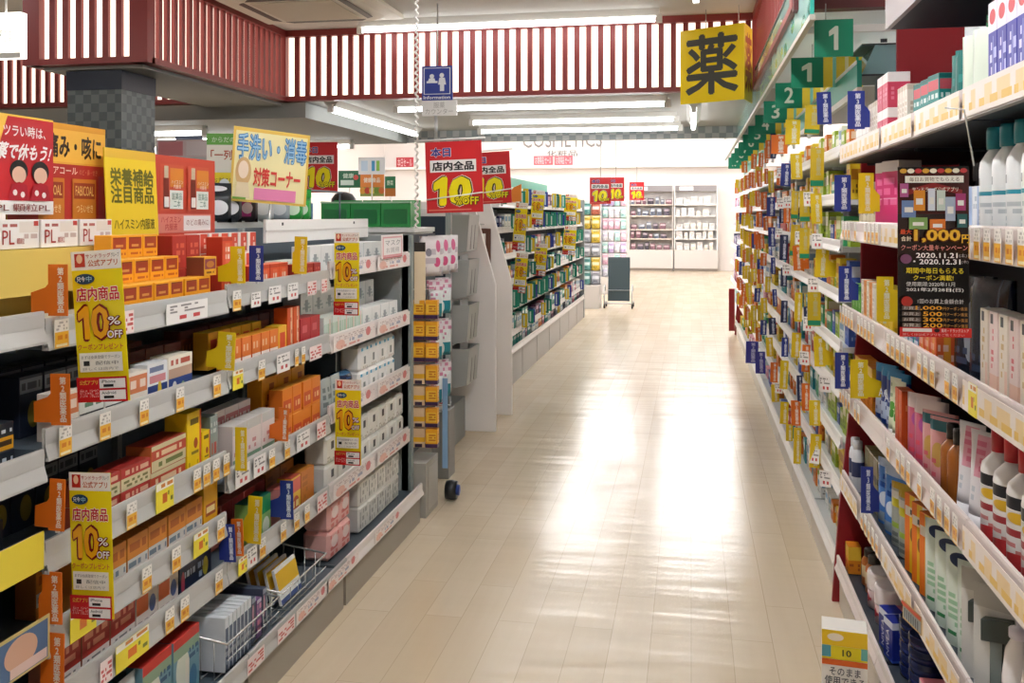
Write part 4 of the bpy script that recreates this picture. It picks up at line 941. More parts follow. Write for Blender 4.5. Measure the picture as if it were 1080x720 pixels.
o = b.obj('end_panel_red', None, 0.002, (0, 4.118, 0)); tag(o, 'dark red tall end panel between toiletries and numbered drug rack', 'end panel')
o.name = 'divider_panel_board'

def p_boxw(name, w, d, h, mat, bevel=0.0012):
    k = ('boxw', name, w, d, h, mat.name)
    if k not in _proto:
        b = MB(); b.box(-w / 2, w / 2, -d / 2, d / 2, 0, h, mat)
        for f in (1, 2, 3): b.uv[f] = [(0, 0), (1, 0), (1, 1), (0, 1)]
        _proto[k] = [(name, b.mesh(name, bevel), None)]
    return _proto[k]
def put_b(pr, u, X, z, look, loc, cat, group=None, rot=0.0, tiers=1, y=None):
    w, d, h = dims(pr); yy = y_at(u, X) if y is None else y
    for t in range(tiers):
        o = put(pr, X, yy, z + 0.001 + t * (h + .0008), -PI / 2 + rot); reg(o, look, loc, cat, group or f'{plural(look)} {loc}', yy, z + t * h)
    return o
T1, T2, T3, T4, T5, T6 = [f"on toiletries rack's {n} shelf" for n in ('top', 'second', 'third', 'fourth', 'fifth')] + ["on toiletries rack's bottom deck"]
# ---- top shelf
PUR = D('purple toothpaste carton', '#3D3FA6', [('r', 0, .72, 1, 1, '#E9E4F0'), ('e', .5, .86, .35, .07, '#D2424E'), ('t', .2, .2, .45, .65, '#D6D8F0', 4, .4, 2), ('r', .55, .1, .62, .68, '#8E94D6'), ('t', .66, .15, .95, .6, '#B9BDE8', 3, .4, 3), ('top', '#E4DEEA')])
pp = p_boxw('tall_carton', .062, .05, .25, PUR)
for i in range(9):
    put_b(pp, 0, .70, 1.839, 'tall purple and white carton', T1, 'tall carton', y=1.80 + i * .066)
    if i < 7: put_b(pp, 0, .755, 1.839, 'tall purple and white carton behind', T1, 'tall carton', y=1.80 + i * .066)
PDM = D('pale sage pouch', '#DDE6D4', [('t', .15, .1, .85, .35, '#B9C7AE', 3, .5, 6)], .35)
pdm = p_pouch('refill_pouch', .14, .06, .22, PDM)
for i, yy in enumerate((2.46, 2.55)): put_b(pdm, 0, .72, 1.839, 'pale sage refill pouch', T1, 'refill pouch', y=yy, rot=.5)
TLP = D('teal hair dye pack', '#1E8A84', [('r', .05, .72, .95, .9, '#C95560'), ('t', .1, .55, .9, .68, '#CFE3E0', 1, .3, 7), ('t', .15, .1, .85, .45, '#4FB0AA', 3, .5, 6), ('r', 0, .92, 1, 1, '#0F6662')])
tlp = p_boxw('teal_pack', .085, .055, .16, TLP); tls = p_pouch('teal_pouch', .10, .05, .2, D('dark teal pouch', '#17706A', [('t', .2, .2, .8, .7, '#2F8F88', 3, .5, 4)], .3))
for i, yy in enumerate((2.86, 2.95, 3.04)): put_b(tlp, 0, .70, 1.839, 'teal boxed pack with red title', T1, 'teal pack', y=yy, rot=.12)
for i, yy in enumerate((2.66, 2.74)): put_b(tls, 0, .72, 1.839, 'dark teal pouch', T1, 'pouch', y=yy, rot=.6 - i * .3)
CRS = D('slim cream carton', '#EDE3D6', [('t', .2, .2, .8, .8, '#CDBBA6', 6, .5, 3), ('r', 0, .9, 1, 1, '#D9CBB8')])
crs = p_boxw('slim_carton', .03, .05, .17, CRS)
for i in range(4): put_b(crs, 0, .68, 1.839, 'slim cream carton', T1, 'slim carton', y=3.12 + i * .036)
PWB = D('pink and white carton', '#D2405F', [('r', 0, .72, 1, 1, '#EFE6E4'), ('t', .15, .2, .85, .6, '#E27A92', 3, .4, 5), ('top', '#F1E9E7')])
pwb = p_boxw('pink_carton', .085, .07, .115, PWB)
for i in range(2): put_b(pwb, 0, .665, 1.839, 'pink and white carton', T1, 'pink carton', y=3.31 + i * .09, tiers=2)
for i in range(6): put_b(crs, 0, .67, 1.839, 'slim cream carton', T1, 'slim carton', y=3.50 + i * .036)
KRF = D('grey and white tall carton', '#D8D2C8', [('r', 0, .5, 1, 1, '#EDE8E2'), ('t', .2, .1, .8, .4, '#A69C90', 3, .5, 5)])
krf = p_boxw('grey_carton', .07, .06, .16, KRF)
for i in range(5): put_b(krf, 0, .69, 1.839, 'grey and white tall carton', T1, 'grey carton', y=3.72 + i * .076)
GFB = D('metallic green foil bag', '#0E7A48', [('t', .1, .2, .9, .8, '#2FA36E', 3, .55, 5)], .12)
gfb = p_bag('foil_bag', .15, .07, .10, GFB); 
o = put(gfb, .80, 2.60, 2.04, -PI / 2); o.rotation_euler = (0.2, .15, -PI / 2 + .4)
reg(o, 'shiny green foil bag', 'hung under canopy above teal packs', 'foil bag', None)
b = MB(); b.tube([(0, 0, 0), (0, 0, -.05), (-.02, 0, -.07)], .003, WIRE, 6); o2 = b.obj('hang_hook', o); o2.location = (0, 0, .14); o2.rotation_euler = (0, 0, 0)
# ---- second shelf
WBT = D('white lotion bottle', '#EDEFEE', [('w', .52, .56, '#2D93A6'), ('t', .25, .6, .75, .72, '#8A8F92', 1, .4, 6), ('t', .25, .2, .75, .46, '#C2C9CC', 4, .5, 6), ('w', .1, .14, '#4FB3BE'), ('e', .5, .17, .15, .05, '#1E8C96')], .3)
wbt = p_bottle('lotion_bottle', .042, .275, WBT, M('#1F8E9C', .3), .42, .17, .8)
for i, yy in enumerate((1.96, 2.055, 2.15, 2.245, 2.34)): put_b(wbt, 0, .685, 1.527, 'white lotion bottle with teal cap', T2, 'lotion bottle', y=yy)
for i, yy in enumerate((2.12, 2.22, 2.32)): put_b(wbt, 0, .80, 1.527, 'white lotion bottle standing farther back', T2, 'lotion bottle', y=yy)
WBX = D('white and pale blue carton', '#E9EDF4', [('r', .55, 0, 1, 1, '#9DB6DE'), ('t', .1, .6, .5, .85, '#B6C0D0', 2, .4, 5)])
wbx = p_boxw('pale_carton', .07, .055, .145, WBX)
for i in range(2): put_b(wbx, 0, .70, 1.527, 'white and pale blue carton', T2, 'pale carton', y=2.44 + i * .075)
DKH = D('dark grey hanging pack', '#252C36', [('e', .5, .6, .3, .25, '#3A4450'), ('t', .2, .1, .8, .3, '#5A6470', 2, .5, 5)], .3)
dkh = p_hang('hang_pack', .11, .2, DKH, M('#2A323C', .4), .04)
for i in range(6): put_b(dkh, 0, .86, 1.56, 'dark grey carded pack', T2, 'carded pack', y=2.42 + i * .125, rot=.3)
WHJ = D('white pale pink jar pack', '#E9DEDA', [('t', .15, .1, .85, .9, '#C98A86', 4, .5, 5)])
whj = p_bottle('cream_jar', .045, .13, WHJ, M('#EFEAE6', .3), .8, .25)
for i in range(3): put_b(whj, 0, .72, 1.527, 'white jar with pink print', T2, 'jar', y=2.66 + i * .105)
PKX = D('magenta tall carton', '#D22C72', [('r', 0, .86, 1, 1, '#F0E6E4'), ('t', .12, .4, .9, .8, '#E66A9E', 3, .45, 6), ('r', .1, .5, .9, .515, '#EFA6C4'), ('r', 0, 0, 1, .08, '#EBD9D9'), ('top', '#EFE7E6')])
pkx = p_boxw('magenta_carton', .10, .085, .26, PKX)
for i in range(2): put_b(pkx, 0, .70, 1.527, 'tall magenta carton with white top', T2, 'magenta carton', y=3.40 + i * .12, rot=.35)
BMB = D('cream and bamboo pattern carton', '#E0D3B2', [('t', 0, 0, 1, 1, '#B79E72', 3, .4, 7), ('r', 0, .85, 1, 1, '#9B8868')])
bmb = p_boxw('cream_carton', .075, .06, .2, BMB)
for i in range(5): put_b(bmb, 0, .70, 1.527, 'cream patterned carton', T2, 'cream carton', y=3.68 + i * .082)
for i in range(4): put_b(bmb, 0, .70, 1.527, 'cream patterned carton', T2, 'cream carton', y=2.98 + i * .082)
# ---- third shelf
PBX = D('cream skincare carton', '#EDE0CE', [('r', .2, .86, .55, .97, '#3A3634'), ('t', .25, .3, .6, .8, '#D3B277', 5, .5, 2), ('r', .68, 0, 1, .4, '#E9C6B0'), ('top', '#F0E8DC')])
PBX2 = D('blush skincare carton', '#F0DAD2', [('r', .15, .86, .5, .97, '#3A3634'), ('t', .25, .35, .55, .82, '#DE6E72', 6, .4, 2), ('r', 0, 0, 1, .3, '#EAC2AC'), ('top', '#F2E6E0')])
pb1 = p_boxw('skincare_carton', .055, .05, .2, PBX); pb2 = p_boxw('skincare_carton', .055, .05, .2, PBX2)
for i in range(6): put_b(pb1 if i % 2 else pb2, 0, .685, 1.187, 'cream skincare carton with gold print' if i % 2 else 'blush skincare carton with red print', T3, 'skincare carton', y=2.00 + i * .068)
BKG = D('dark navy hanging bag', '#141C2C', [('e', .55, .45, .14, .3, '#8C919A'), ('r', .7, 0, .74, 1, '#4E5866'), ('t', .1, .1, .5, .3, '#3A465C', 2, .5, 4)], .25)
bkg = p_pouch('navy_pouch', .17, .07, .26, BKG)
for i in range(2): put_b(bkg, 0, .72, 1.187, 'dark navy pouch with grey streak', T3, 'navy pouch', y=2.48 + i * .14, rot=.35)
ORX = D('orange and red tube carton', '#E4602A', [('r', .4, 0, .75, 1, '#E99A2E'), ('t', .1, .15, .9, .6, '#F3C7B2', 2, .4, 6), ('r', 0, .8, 1, 1, '#C9323A')])
MIX = D('blue teal magenta carton', '#3A62B0', [('r', 0, 0, .5, 1, '#1E9E9A'), ('r', .5, .5, 1, 1, '#8A2E7A'), ('t', .1, .2, .9, .5, '#E0E4EE', 1, .3, 5)])
for i in range(3): put_b(p_boxw('tube_carton', .06, .05, .12, ORX), 0, .67, 1.187, 'orange and red tube carton', T3, 'tube carton', y=2.74 + i * .066)
for i in range(3): put_b(p_boxw('tube_carton', .06, .05, .11, MIX), 0, .67, 1.187, 'blue and teal carton', T3, 'tube carton', y=2.94 + i * .066)
for i in range(2): put_b(p_boxw('cream_carton', .075, .06, .12, BMB), 0, .70, 1.187, 'short cream carton', T3, 'cream carton', y=3.155 + i * .082)
YCT = D('yellow and dark carton', '#E6C21E', [('r', .55, .5, 1, 1, '#2C2E30'), ('t', .1, .1, .5, .9, '#C9A40E', 4, .5, 3)])
for i in range(3): put_b(p_boxw('yellow_carton', .08, .06, .17, YCT), 0, .68, 1.187, 'yellow carton with dark corner', T3, 'yellow carton', y=3.33 + i * .086)
GNT = D('bright green tube pack', '#6DBB3A', [('t', .2, .1, .8, .8, '#CDE6A8', 3, .5, 4), ('r', 0, .85, 1, 1, '#2E8B3A')])
ORY = D('orange slim carton', '#E8902A', [('t', .2, .1, .8, .9, '#F2C27E', 4, .5, 3)])
for i in range(5): put_b(p_boxw('slim_carton', .05, .05, .17, ORY if i % 2 else CRS), 0, .67, 1.187, 'orange slim carton' if i % 2 else 'cream slim carton', T3, 'slim carton', y=3.60 + i * .056)
for i in range(3): put_b(p_boxw('green_carton', .06, .05, .14, GNT), 0, .67, 1.187, 'bright green carton', T3, 'green carton', y=3.90 + i * .066)
# ---- fourth shelf
AGP = D('royal blue pouch', '#1C3E92', [('t', .3, .5, .8, .62, '#DCE3F2', 1, .0, 3), ('r', 0, .85, 1, 1, '#2E8AC0'), ('r', .1, .1, .9, .4, '#C9D6EE'), ('t', .15, .15, .85, .35, '#7C8AB6', 2, .4, 6)], .3)
agp = p_pouch('blue_pouch', .12, .06, .2, AGP)
for i in range(3):
    o = put_b(agp, 0, .70, .862, 'royal blue refill pouch', T4, 'refill pouch', y=3.44 + i * .1, rot=.5)
    if i < 2:
        t = MB(); vs_, fs_, _ = glyphs('AG'); t.raw([(-.03 + a * .05, -.036, .10 + c * .03) for a, c in vs_], fs_, M('#E6ECF6', .4)); t.obj('lettering', o)
GDT = D('pale tube with green dots', '#E6E8C8', [('e', .5, .3, .2, .08, '#3F8E2E'), ('e', .45, .45, .2, .08, '#5AA63A'), ('t', .2, .6, .8, .9, '#9DB08A', 3, .5, 5)])
gdt = p_tube('cream_tube', .06, .2, GDT, M('#E9E6E0', .3))
for i in range(2): put_b(gdt, 0, .67, .862, 'pale tube with green dots', T4, 'cream tube', y=3.27 + i * .07, rot=.4)
OTB = D('burnt orange slim pack', '#D2521C', [('t', .3, .2, .7, .8, '#E88A4E', 4, .5, 3)])
for i in range(2): put_b(p_boxw('slim_pack', .045, .04, .19, OTB), 0, .665, .862, 'burnt orange slim pack', T4, 'slim pack', y=3.155 + i * .05)
PKP = D('pink hair care pouch', '#D86A86', [('r', 0, .78, 1, 1, '#EAD8D6'), ('e', .55, .62, .35, .14, '#B95AA6'), ('t', .1, .1, .9, .4, '#E9566A', 3, .4, 5)], .3)
PKQ = D('rose and teal pouch', '#DDA0A0', [('r', 0, .8, 1, .95, '#2C6A74'), ('e', .3, .45, .2, .18, '#C9A050'), ('t', .1, .1, .9, .4, '#D25A6A', 3, .45, 5)], .3)
pkp = p_pouch('pink_pouch', .12, .05, .20, PKP); pkq = p_pouch('rose_pouch', .12, .05, .185, PKQ)
for i in range(2): put_b(pkp, 0, .69, .862, 'pink and violet refill pouch', T4, 'refill pouch', y=2.95 + i * .09, rot=.65)
for i in range(2): put_b(pkq, 0, .69, .862, 'rose pouch with teal band', T4, 'refill pouch', y=2.76 + i * .09, rot=.65)
BRB = p_bottle('amber_bottle', .03, .19, M('#A8622A', .2), M('#1E1A18', .3), .4, .2)
for i in range(2): put_b(BRB, 0, .68, .862, 'amber bottle with black cap', T4, 'bottle', y=2.615 + i * .066)
WTB = D('white tube with pink diagonal', '#E6E2E4', [('r', .35, .45, .7, .95, '#E2A0B2'), ('t', .35, .5, .7, .9, '#D9738E', 4, .5, 3), ('t', .2, .15, .8, .35, '#C5C9D0', 2, .5, 5)])
wtb = p_tube('white_tube', .085, .23, WTB, M('#E6E4E6', .3))
for i in range(2): put_b(wtb, 0, .68, .862, 'white tube with pink stripe', T4, 'cream tube', y=2.40 + i * .1, rot=.5)
RCB = D('white bottle with red label', '#F0EDEA', [('r', .2, .64, .85, .76, '#2A2A2E'), ('r', .2, .5, .85, .63, '#D9D6D2'), ('e', .62, .56, .12, .055, '#E2B52E'), ('r', .15, .38, .9, .45, '#A8323A'), ('t', .2, .2, .8, .33, '#D98A8A', 2, .4, 6), ('e', .62, .14, .2, .08, '#D23A3E')], .3)
rcb = p_bottle('white_bottle', .042, .265, RCB, M('#C8242E', .3), .36, .2)
for i, yy in enumerate((2.03, 2.12, 2.21, 2.30)): put_b(rcb, 0, .685, .862, 'white bottle with red cap', T4, 'bottle', y=yy)
# ---- fifth shelf
BLP = D('sky blue refill pouch', '#4E86D2', [('e', .5, .4, .3, .12, '#D9E6F5'), ('t', .2, .55, .8, .8, '#1E4EA6', 2, .4, 5), ('r', 0, .88, 1, 1, '#B9CBE6'), ('r', .1, .05, .9, .2, '#8FA3B4')], .2)
blp = p_pouch('blue_pouch', .14, .07, .23, BLP)
for i in range(2): put_b(blp, 0, .70, .502, 'sky blue refill pouch', T5, 'refill pouch', y=3.44 + i * .12, rot=.5)
YGP = D('grey pouch with yellow green band', '#A7ACA4', [('r', 0, .62, 1, .75, '#D9CF2E'), ('r', 0, .3, 1, .38, '#9CB83A'), ('r', 0, .75, 1, .86, '#D9D8D2'), ('t', .1, .05, .9, .25, '#6E7470', 2, .4, 6), ('r', 0, .9, 1, 1, '#C4A22A')], .3)
ygp = p_pouch('grey_pouch', .13, .06, .21, YGP)
for i in range(2): put_b(ygp, 0, .70, .502, 'grey pouch with yellow bands', T5, 'refill pouch', y=3.21 + i * .11, rot=.6)
ORP = D('orange yellow white stick carton', '#EE7A1E', [('r', .33, 0, .66, 1, '#EBC41E'), ('r', .66, 0, 1, 1, '#EDE4D4'), ('r', .05, .72, .95, .84, '#E5DFD2'), ('t', .08, .73, .92, .83, '#4A5A5A', 1, .4, 6), ('e', .5, .5, .14, .09, '#8A5A1E'), ('e', .82, .3, .12, .1, '#E2924A')])
orp = p_boxw('stick_carton', .09, .05, .24, ORP)
for i in range(3): put_b(orp, 0, .69, .502, 'orange yellow and white carton', T5, 'stick carton', y=2.90 + i * .096, rot=.3)
WGP = D('white pouch with green print', '#DDE9DC', [('e', .3, .88, .2, .07, '#23375A'), ('r', .3, .62, .5, .68, '#CF5A5E'), ('t', .1, .2, .9, .55, '#9CC7A2', 5, .5, 5), ('r', .55, .3, .8, .34, '#D2494E'), ('r', .1, .12, .3, .16, '#2F8A4E')], .3)
wgp = p_pouch('white_green_pouch', .15, .07, .25, WGP)
for i in range(4): put_b(wgp, 0, .70, .502, 'white pouch with green print', T5, 'refill pouch', y=2.46 + i * .11, rot=.75)
RZC = D('black razor blister card', '#D8D6D0', [('r', 0, .8, 1, 1, '#BFBDB6'), ('r', .55, .5, 1, .66, '#2E6A58'), ('r', .55, .3, 1, .36, '#CF4A52'), ('r', .55, .1, 1, .24, '#2E6A58')])
b = MB(); b.box(-.055, .055, 0, .003, 0, .26, RZC)
c = MB(); c.prism([(-.03, .14), (.035, .15), (.035, .20), (-.03, .19)], 'y', -.025, -.001, M('#3C4643', .35)); c.prism([(-.012, .02), (.014, .02), (.018, .15), (-.012, .15)], 'y', -.02, -.001, M('#7E8784', .25))
rz = [('razor_pack', b.mesh('razor_pack'), None), ('razor', c.mesh('razor', .002), 0)]
for i in range(2): put_b(rz, 0, .68, .502, 'carded dark razor', T5, 'razor pack', y=2.30 + i * .10, rot=.9)
PMP = D('white pump bottle', '#F1ECEA', [('t', .3, .3, .7, .5, '#B8A8A6', 2, .5, 5), ('e', .75, .3, .2, .14, '#EBA8B8')], .25)
pmp = p_pump('pump_bottle', .05, .27, PMP, M('#EDE6F0', .3))
for i in range(3): put_b(pmp, 0, .69, .502, 'white pump bottle', T5, 'pump bottle', y=1.97 + i * .11)
PVB = D('blue violet carton', '#3B3F9E', [('t', .1, .1, .9, .9, '#5E62BE', 3, .5, 4)])
for i in range(2): put_b(p_boxw('violet_carton', .06, .06, .2, PVB), 0, .80, .502, 'blue violet carton', T5, 'violet carton', y=2.30 + i * .07)
# ---- deck
NIV = D('navy tin lid', '#1B2657', [('w', .0, .2, '#14204A'), ('w', .86, .9, '#B9C2DA')], .2)
nt = p_tin('cream_tin', .056, .036, M('#1D2A66', .25), M('#18234E', .22))
for k in range(5):
    for i, yy in enumerate((3.03, 3.155)):
        o = put(nt, .70, yy, .162 + k * .0365, 0); reg(o, 'round navy cream tin', T6, 'cream tin', 'stacked navy tins on the deck', yy, .16 + k * .0365)
        rg = MB(); rg.lathe([(.0568, .034), (.0572, .0345), (.0568, .035)], M('#C9CED8', .2, .6), 28)
NVB = D('navy cream carton', '#1A2B8C', [('r', 0, .82, 1, 1, '#D9DEEE'), ('r', 0, .0, 1, .06, '#2C50B4')])
for i in range(2):
    o = put_b(p_boxw('cream_carton', .07, .055, .13, NVB), 0, .655, .162, 'navy carton with white lettering', T6, 'cream carton', y=3.26 + i * .078, rot=.2)
    t = MB(); vs_, fs_, _ = glyphs('NIVEA'); t.raw([(-.012 + c * .022, -.0283, .012 + a * .085) for a, c in [(q[0], 1 - q[1]) for q in vs_]], fs_, M('#EDF0F6', .4)); t.obj('lettering', o)
PCN = D('pink round canister', '#EBD0CC', [('e', .5, .45, .05, .22, '#D5404C'), ('r', .42, .38, .58, .52, '#D5404C'), ('w', .9, 1, '#F0E4E2')], .35)
pcn = p_tin('round_canister', .06, .13, PCN, M('#EEE3E0', .3))
for i, yy in enumerate((3.55, 3.69)): put_b(pcn, 0, .70, .162, 'pale pink round canister', T6, 'canister', y=yy)
PKL = D('pink and green cotton carton', '#E5838C', [('r', 0, .6, 1, 1, '#F0CFCC'), ('e', .3, .4, .25, .2, '#7CC24A'), ('t', .4, .1, .95, .5, '#F2D6D6', 2, .4, 6)])
for i in range(2): put_b(p_boxw('pink_carton', .09, .07, .09, PKL), 0, .69, .162, 'pink and green low carton', T6, 'pink carton', y=3.43 if i == 0 else 2.90)
AMJ = p_bottle('amber_jar', .035, .14, D('amber jar label', '#C9702A', [('w', .3, .7, '#E6CFA0')]), M('#3A3430', .3), .6, .2)
for i in range(2): put_b(AMJ, 0, .69, .162, 'amber jar with dark lid', T6, 'jar', y=3.82 + i * .08)
SPR = p_bottle('spray_can', .025, .2, D('navy white spray', '#E2E4EA', [('w', .35, .7, '#2A3560')]), M('#E2E4EA', .3), .6, .15)
for i in range(2): put_b(SPR, 0, .655, .502, 'white spray can with navy band', T5, 'spray can', y=3.98 + i * .06)
for i in range(3): put_b(p_boxw('kraft_carton', .08, .06, .2, D('kraft olive carton', '#8C8150', [('r', 0, .55, 1, .66, '#4E4A34'), ('e', .5, .6, .3, .08, '#3E3A2A')])), 0, .70, .502, 'olive kraft carton', T5, 'kraft carton', y=3.70 + i * .086)
OXC = D('orange yellow carton', '#E58A1E', [('r', 0, .5, 1, 1, '#F2C33A'), ('t', .1, .1, .9, .4, '#B85A1E', 2, .5, 5)])
for i in range(5): put_b(p_boxw('orange_carton', .07, .06, .17, OXC), 0, .69, .862, 'orange and yellow carton', T4, 'orange carton', y=3.745 + i * .075)
o = put_b(p_boxw('orange_carton', .07, .05, .11, OXC), 0, .645, .162, 'small orange carton', T6, 'orange carton', y=4.03)
# floor display carton
c = Card(.135, .30, '#EFEAE2', .10); c.rect(0, .84, 1, 1, '#F2C81E'); c.ell(.3, .93, .18, .04, '#F3E6D2'); c.rect(.0, .7, 1, .84, '#E7D21E'); c.rect(0, .72, .2, .84, '#4E9AA8'); c.rect(.86, .72, 1, .84, '#5EA6A0'); c.text('10', .45, .74, .65, .81, '#4A4A1E', .02); c.rect(0, .64, 1, .7, '#D9601E')
c.text('そのまま\n使用できる\nハンド', .06, .34, .94, .62, '#4A4A50', .01); c.ell(.3, .2, .14, .06, '#E4B71E'); c.ell(.5, .18, .12, .05, '#D85A7A'); c.rect(.04, .06, .2, .3, '#27408C'); c.rect(.62, .02, .98, .26, '#3C4250'); c.poly([(.62, .26), (.8, .33), (.98, .26)], '#50566A')
o = c.make('display_carton', (.405, 3.12, 0.0), -.12); tag(o, 'yellow and white display carton standing on floor by red panel', 'display carton')
# ---- rails' striped cards and single price cards
for zz, nm in ((1.820, 'top'), (1.508, 'second'), (1.168, 'third'), (.843, 'fourth'), (.483, 'fifth')):
    for y0, L in ((1.62, .42), (2.07, .42), (2.53, .44), (3.0, .42), (3.46, .42), (3.87, .4)):
        if nm in ('top',) or RND.random() < .45: price(-1, 'S', XB - .0205, y0, zz, L, .066, f"on toiletries rack's {nm} rail")
        else:
            for k in range(6):
                if RND.random() < .8: price(-1, 'PC', XB - .0205, y0 - L / 2 + .035 + k * .07, zz, .04, .068, f"on toiletries rack's {nm} rail")
for u in (1001,): price(-1, 'Y', XB - .022, 2.2, 1.168, .06, .07, 'on toiletries rack rail under coupon poster')
c = Card(.12, .05, '#C9A56A', .001); c.rect(.05, .1, .95, .7, '#A9B4B8'); [c.rect(.1 + i * .12, .15, .15 + i * .12, .65, '#5A5F66') for i in range(7)]; c.rect(0, .8, 1, 1, '#D9502E')
o = c.make('shelf_card', (.575, 2.78, .49), -PI / 2 + .2); tag(o, 'tilted striped shelf card above navy tins', 'shelf card')
# ---- shelf flags of this rack
LFB = 'on toiletries rack rail'
for a in (('B', 894, 94, 912, 136, .3), ('B', 889, 184, 904, 223, 0), ('Y', 906, 180, 921, 225, .4), ('B', 885, 278, 898, 318, .7), ('Y', 925, 289, 942, 339, .8), ('B', 887, 371, 901, 410, 0), ('Y', 898, 378, 914, 420, .8), ('B', 908, 494, 921, 541, .5)):
    flag(a[0], -1, XB - .024, *a[1:5], LFB, a[5])
# ---- hanging coupon poster
W_, H_ = .148, .375
c = Card(W_, H_, '#17120F', .0015, .22, .0003)
c.rect(0, .72, 1, .98, '#4A1E18'); c.rect(0, .44, 1, .72, '#2A1410')
for i in range(9): c.ell(.08 + i * .105, .975, .05, .014, ['#D9A13A', '#E9DFC8', '#C23A3A'][i % 3])
c.rect(.1, .905, .92, .945, '#EFE9DC'); c.text('毎日お買物でもらえる', .16, .912, .86, .938, '#6A4A38')
c.poly([(.12, .83), (.5, .875), (.9, .83), (.9, .862), (.5, .905), (.12, .862)], '#8C2A28'); c.text('サンドラッグ公式アプリ', .2, .852, .84, .878, '#F0DFC8')
for (x, z, w, h, col) in ((.05, .70, .2, .1, '#6F86B0'), (.22, .74, .16, .12, '#D98A2A'), (.42, .74, .1, .13, '#DADCE2'), (.54, .74, .12, .12, '#C9D2C4'), (.66, .68, .14, .14, '#A6AFC0'), (.15, .63, .26, .07, '#7FA35A'), (.44, .62, .22, .07, '#D9762E'), (.8, .74, .14, .1, '#A83A6A'), (.02, .82, .12, .08, '#B25A8A'), (.82, .64, .14, .08, '#2F5A56')):
    c.rect(x, z, x + w, z + h, col); c.rect(x + w * .2, z + h * .3, x + w * .8, z + h * .6, '#E9E4DA')
c.text('1,000', .2, .545, .88, .635, '#5A2A0E', .09); c.text('1,000', .215, .552, .865, .63, '#EBB52E', .03); c.text('円', .88, .55, .99, .6, '#EBB52E', .02); c.text('最大', .02, .6, .18, .63, '#E5562E', .02); c.text('合計', .03, .56, .18, .59, '#EBD9B8', .02)
c.text('クーポン大量キャンペーン', .03, .505, .96, .54, '#D98A7E', .015)
c.ell(.1, .455, .08, .028, '#7A4A6A'); c.text('2020.11.21', .24, .462, .82, .492, '#F0EDE8', .02); c.text('・2020.12.31', .2, .425, .86, .455, '#F0EDE8', .02); c.text('(土)', .84, .465, .95, .488, '#B9B4AE'); c.text('(木)', .87, .428, .97, .45, '#B9B4AE')
c.text('期間中毎日もらえる', .1, .37, .9, .405, '#E9D02E', .015); c.text('クーポン満載!', .2, .33, .76, .362, '#E9D02E', .015); c.text('使用期限:2020年11月', .1, .295, .78, .322, '#E4E0DA'); c.text('2021年2月28日(日)', .1, .262, .9, .288, '#F0EDE8', .01)
c.ell(.11, .205, .08, .03, '#B9382E'); c.text('1回のお買上金額合計', .26, .195, .9, .222, '#E4E0DA')
for i, n in enumerate(('1,000', '500', '300', '200')):
    z = .155 - i * .033
    c.rect(.04, z, .3, z + .024, '#6A5A50'); c.text('お買上', .06, z + .003, .28, z + .021, '#D9CFC4'); c.text(n, .46 - .05 * len(n) + .02, z, .60, z + .026, '#EBA52E', .02); c.text('円クーポン進呈', .61, z + .002, .95, z + .022, '#D99A4A')
c.rect(0, 0, 1, .055, '#D2322E'); c.rect(.04, .03, .45, .05, '#F0E4E0'); c.ell(.52, .04, .04, .012, '#2A1A18'); c.text('薬局・ドラッグストア', .58, .03, .96, .05, '#F0D9D4'); c.text('詳しくは公式アプリをご覧ください', .04, .007, .9, .022, '#F0B6AE')
o = c.make('coupon_poster', (.452, 2.235, 1.335), 0); tag(o, 'black and gold coupon poster hanging before toiletries shelves', 'coupon poster')
b = MB(); b.tube([(.16, .006, .376), (.14, .006, .50), (.1, .006, .505)], .002, WIRE, 6); b.obj('wire_hanger', o)
# ================================================================== NUMBERED DRUG RACK (right side, beyond the red panel)
SB2 = [1.87, 1.67, 1.47, 1.26, 1.05, 0.86, 0.65, 0.45]
NB2 = 10; Y20 = 4.142
SHN = ['top', 'second', 'third', 'fourth', 'fifth', 'sixth', 'seventh', 'eighth', 'ninth']
for i in range(NB2):
    bay('shelving_unit', f'white drug shelving bay with narrow rails, {ordw(i + 1)} beyond red panel', -1, XB, XBB, Y20 + i * .9, Y20 + i * .9 + .9, SB2, 2.12, M('#E5E6E2', .6), M('#C9CCCA', .5), M('#EDEAE6', .3), rail_h=.052, kickmat=M('#DDD6CA', .5), up=(0, 0), xbase=.60)
def cheap(col, acc, acc2, i): return D(f'drug box {col}{i}', col, [('r', .1, .55, .9, .85, acc), ('t', .15, .15, .85, .45, acc2, 2, .4, 7), ('top', col)])
DB = [('yellow drug box', cheap('#EBCB2A', '#C98A1E', '#8A6A14', 1)), ('orange drug box', cheap('#E5812A', '#F0D2B0', '#B5521E', 2)), ('white drug box', cheap('#ECEAE4', '#7FA6C4', '#A9A6A0', 3)), ('blue drug box', cheap('#3E5FB4', '#D9E0EE', '#8FA6D8', 4)), ('green drug box', cheap('#3FA06A', '#E4EFD8', '#1F6E44', 5)), ('red drug box', cheap('#C9433A', '#F0D6CC', '#8A241E', 6)), ('lime drug box', cheap('#A9C43A', '#EEF0D0', '#5E7A1E', 7)), ('pink drug box', cheap('#E49AA6', '#F4E2E4', '#B9566A', 8)), ('teal drug box', cheap('#2B98A0', '#DDEFEF', '#146068', 9))]
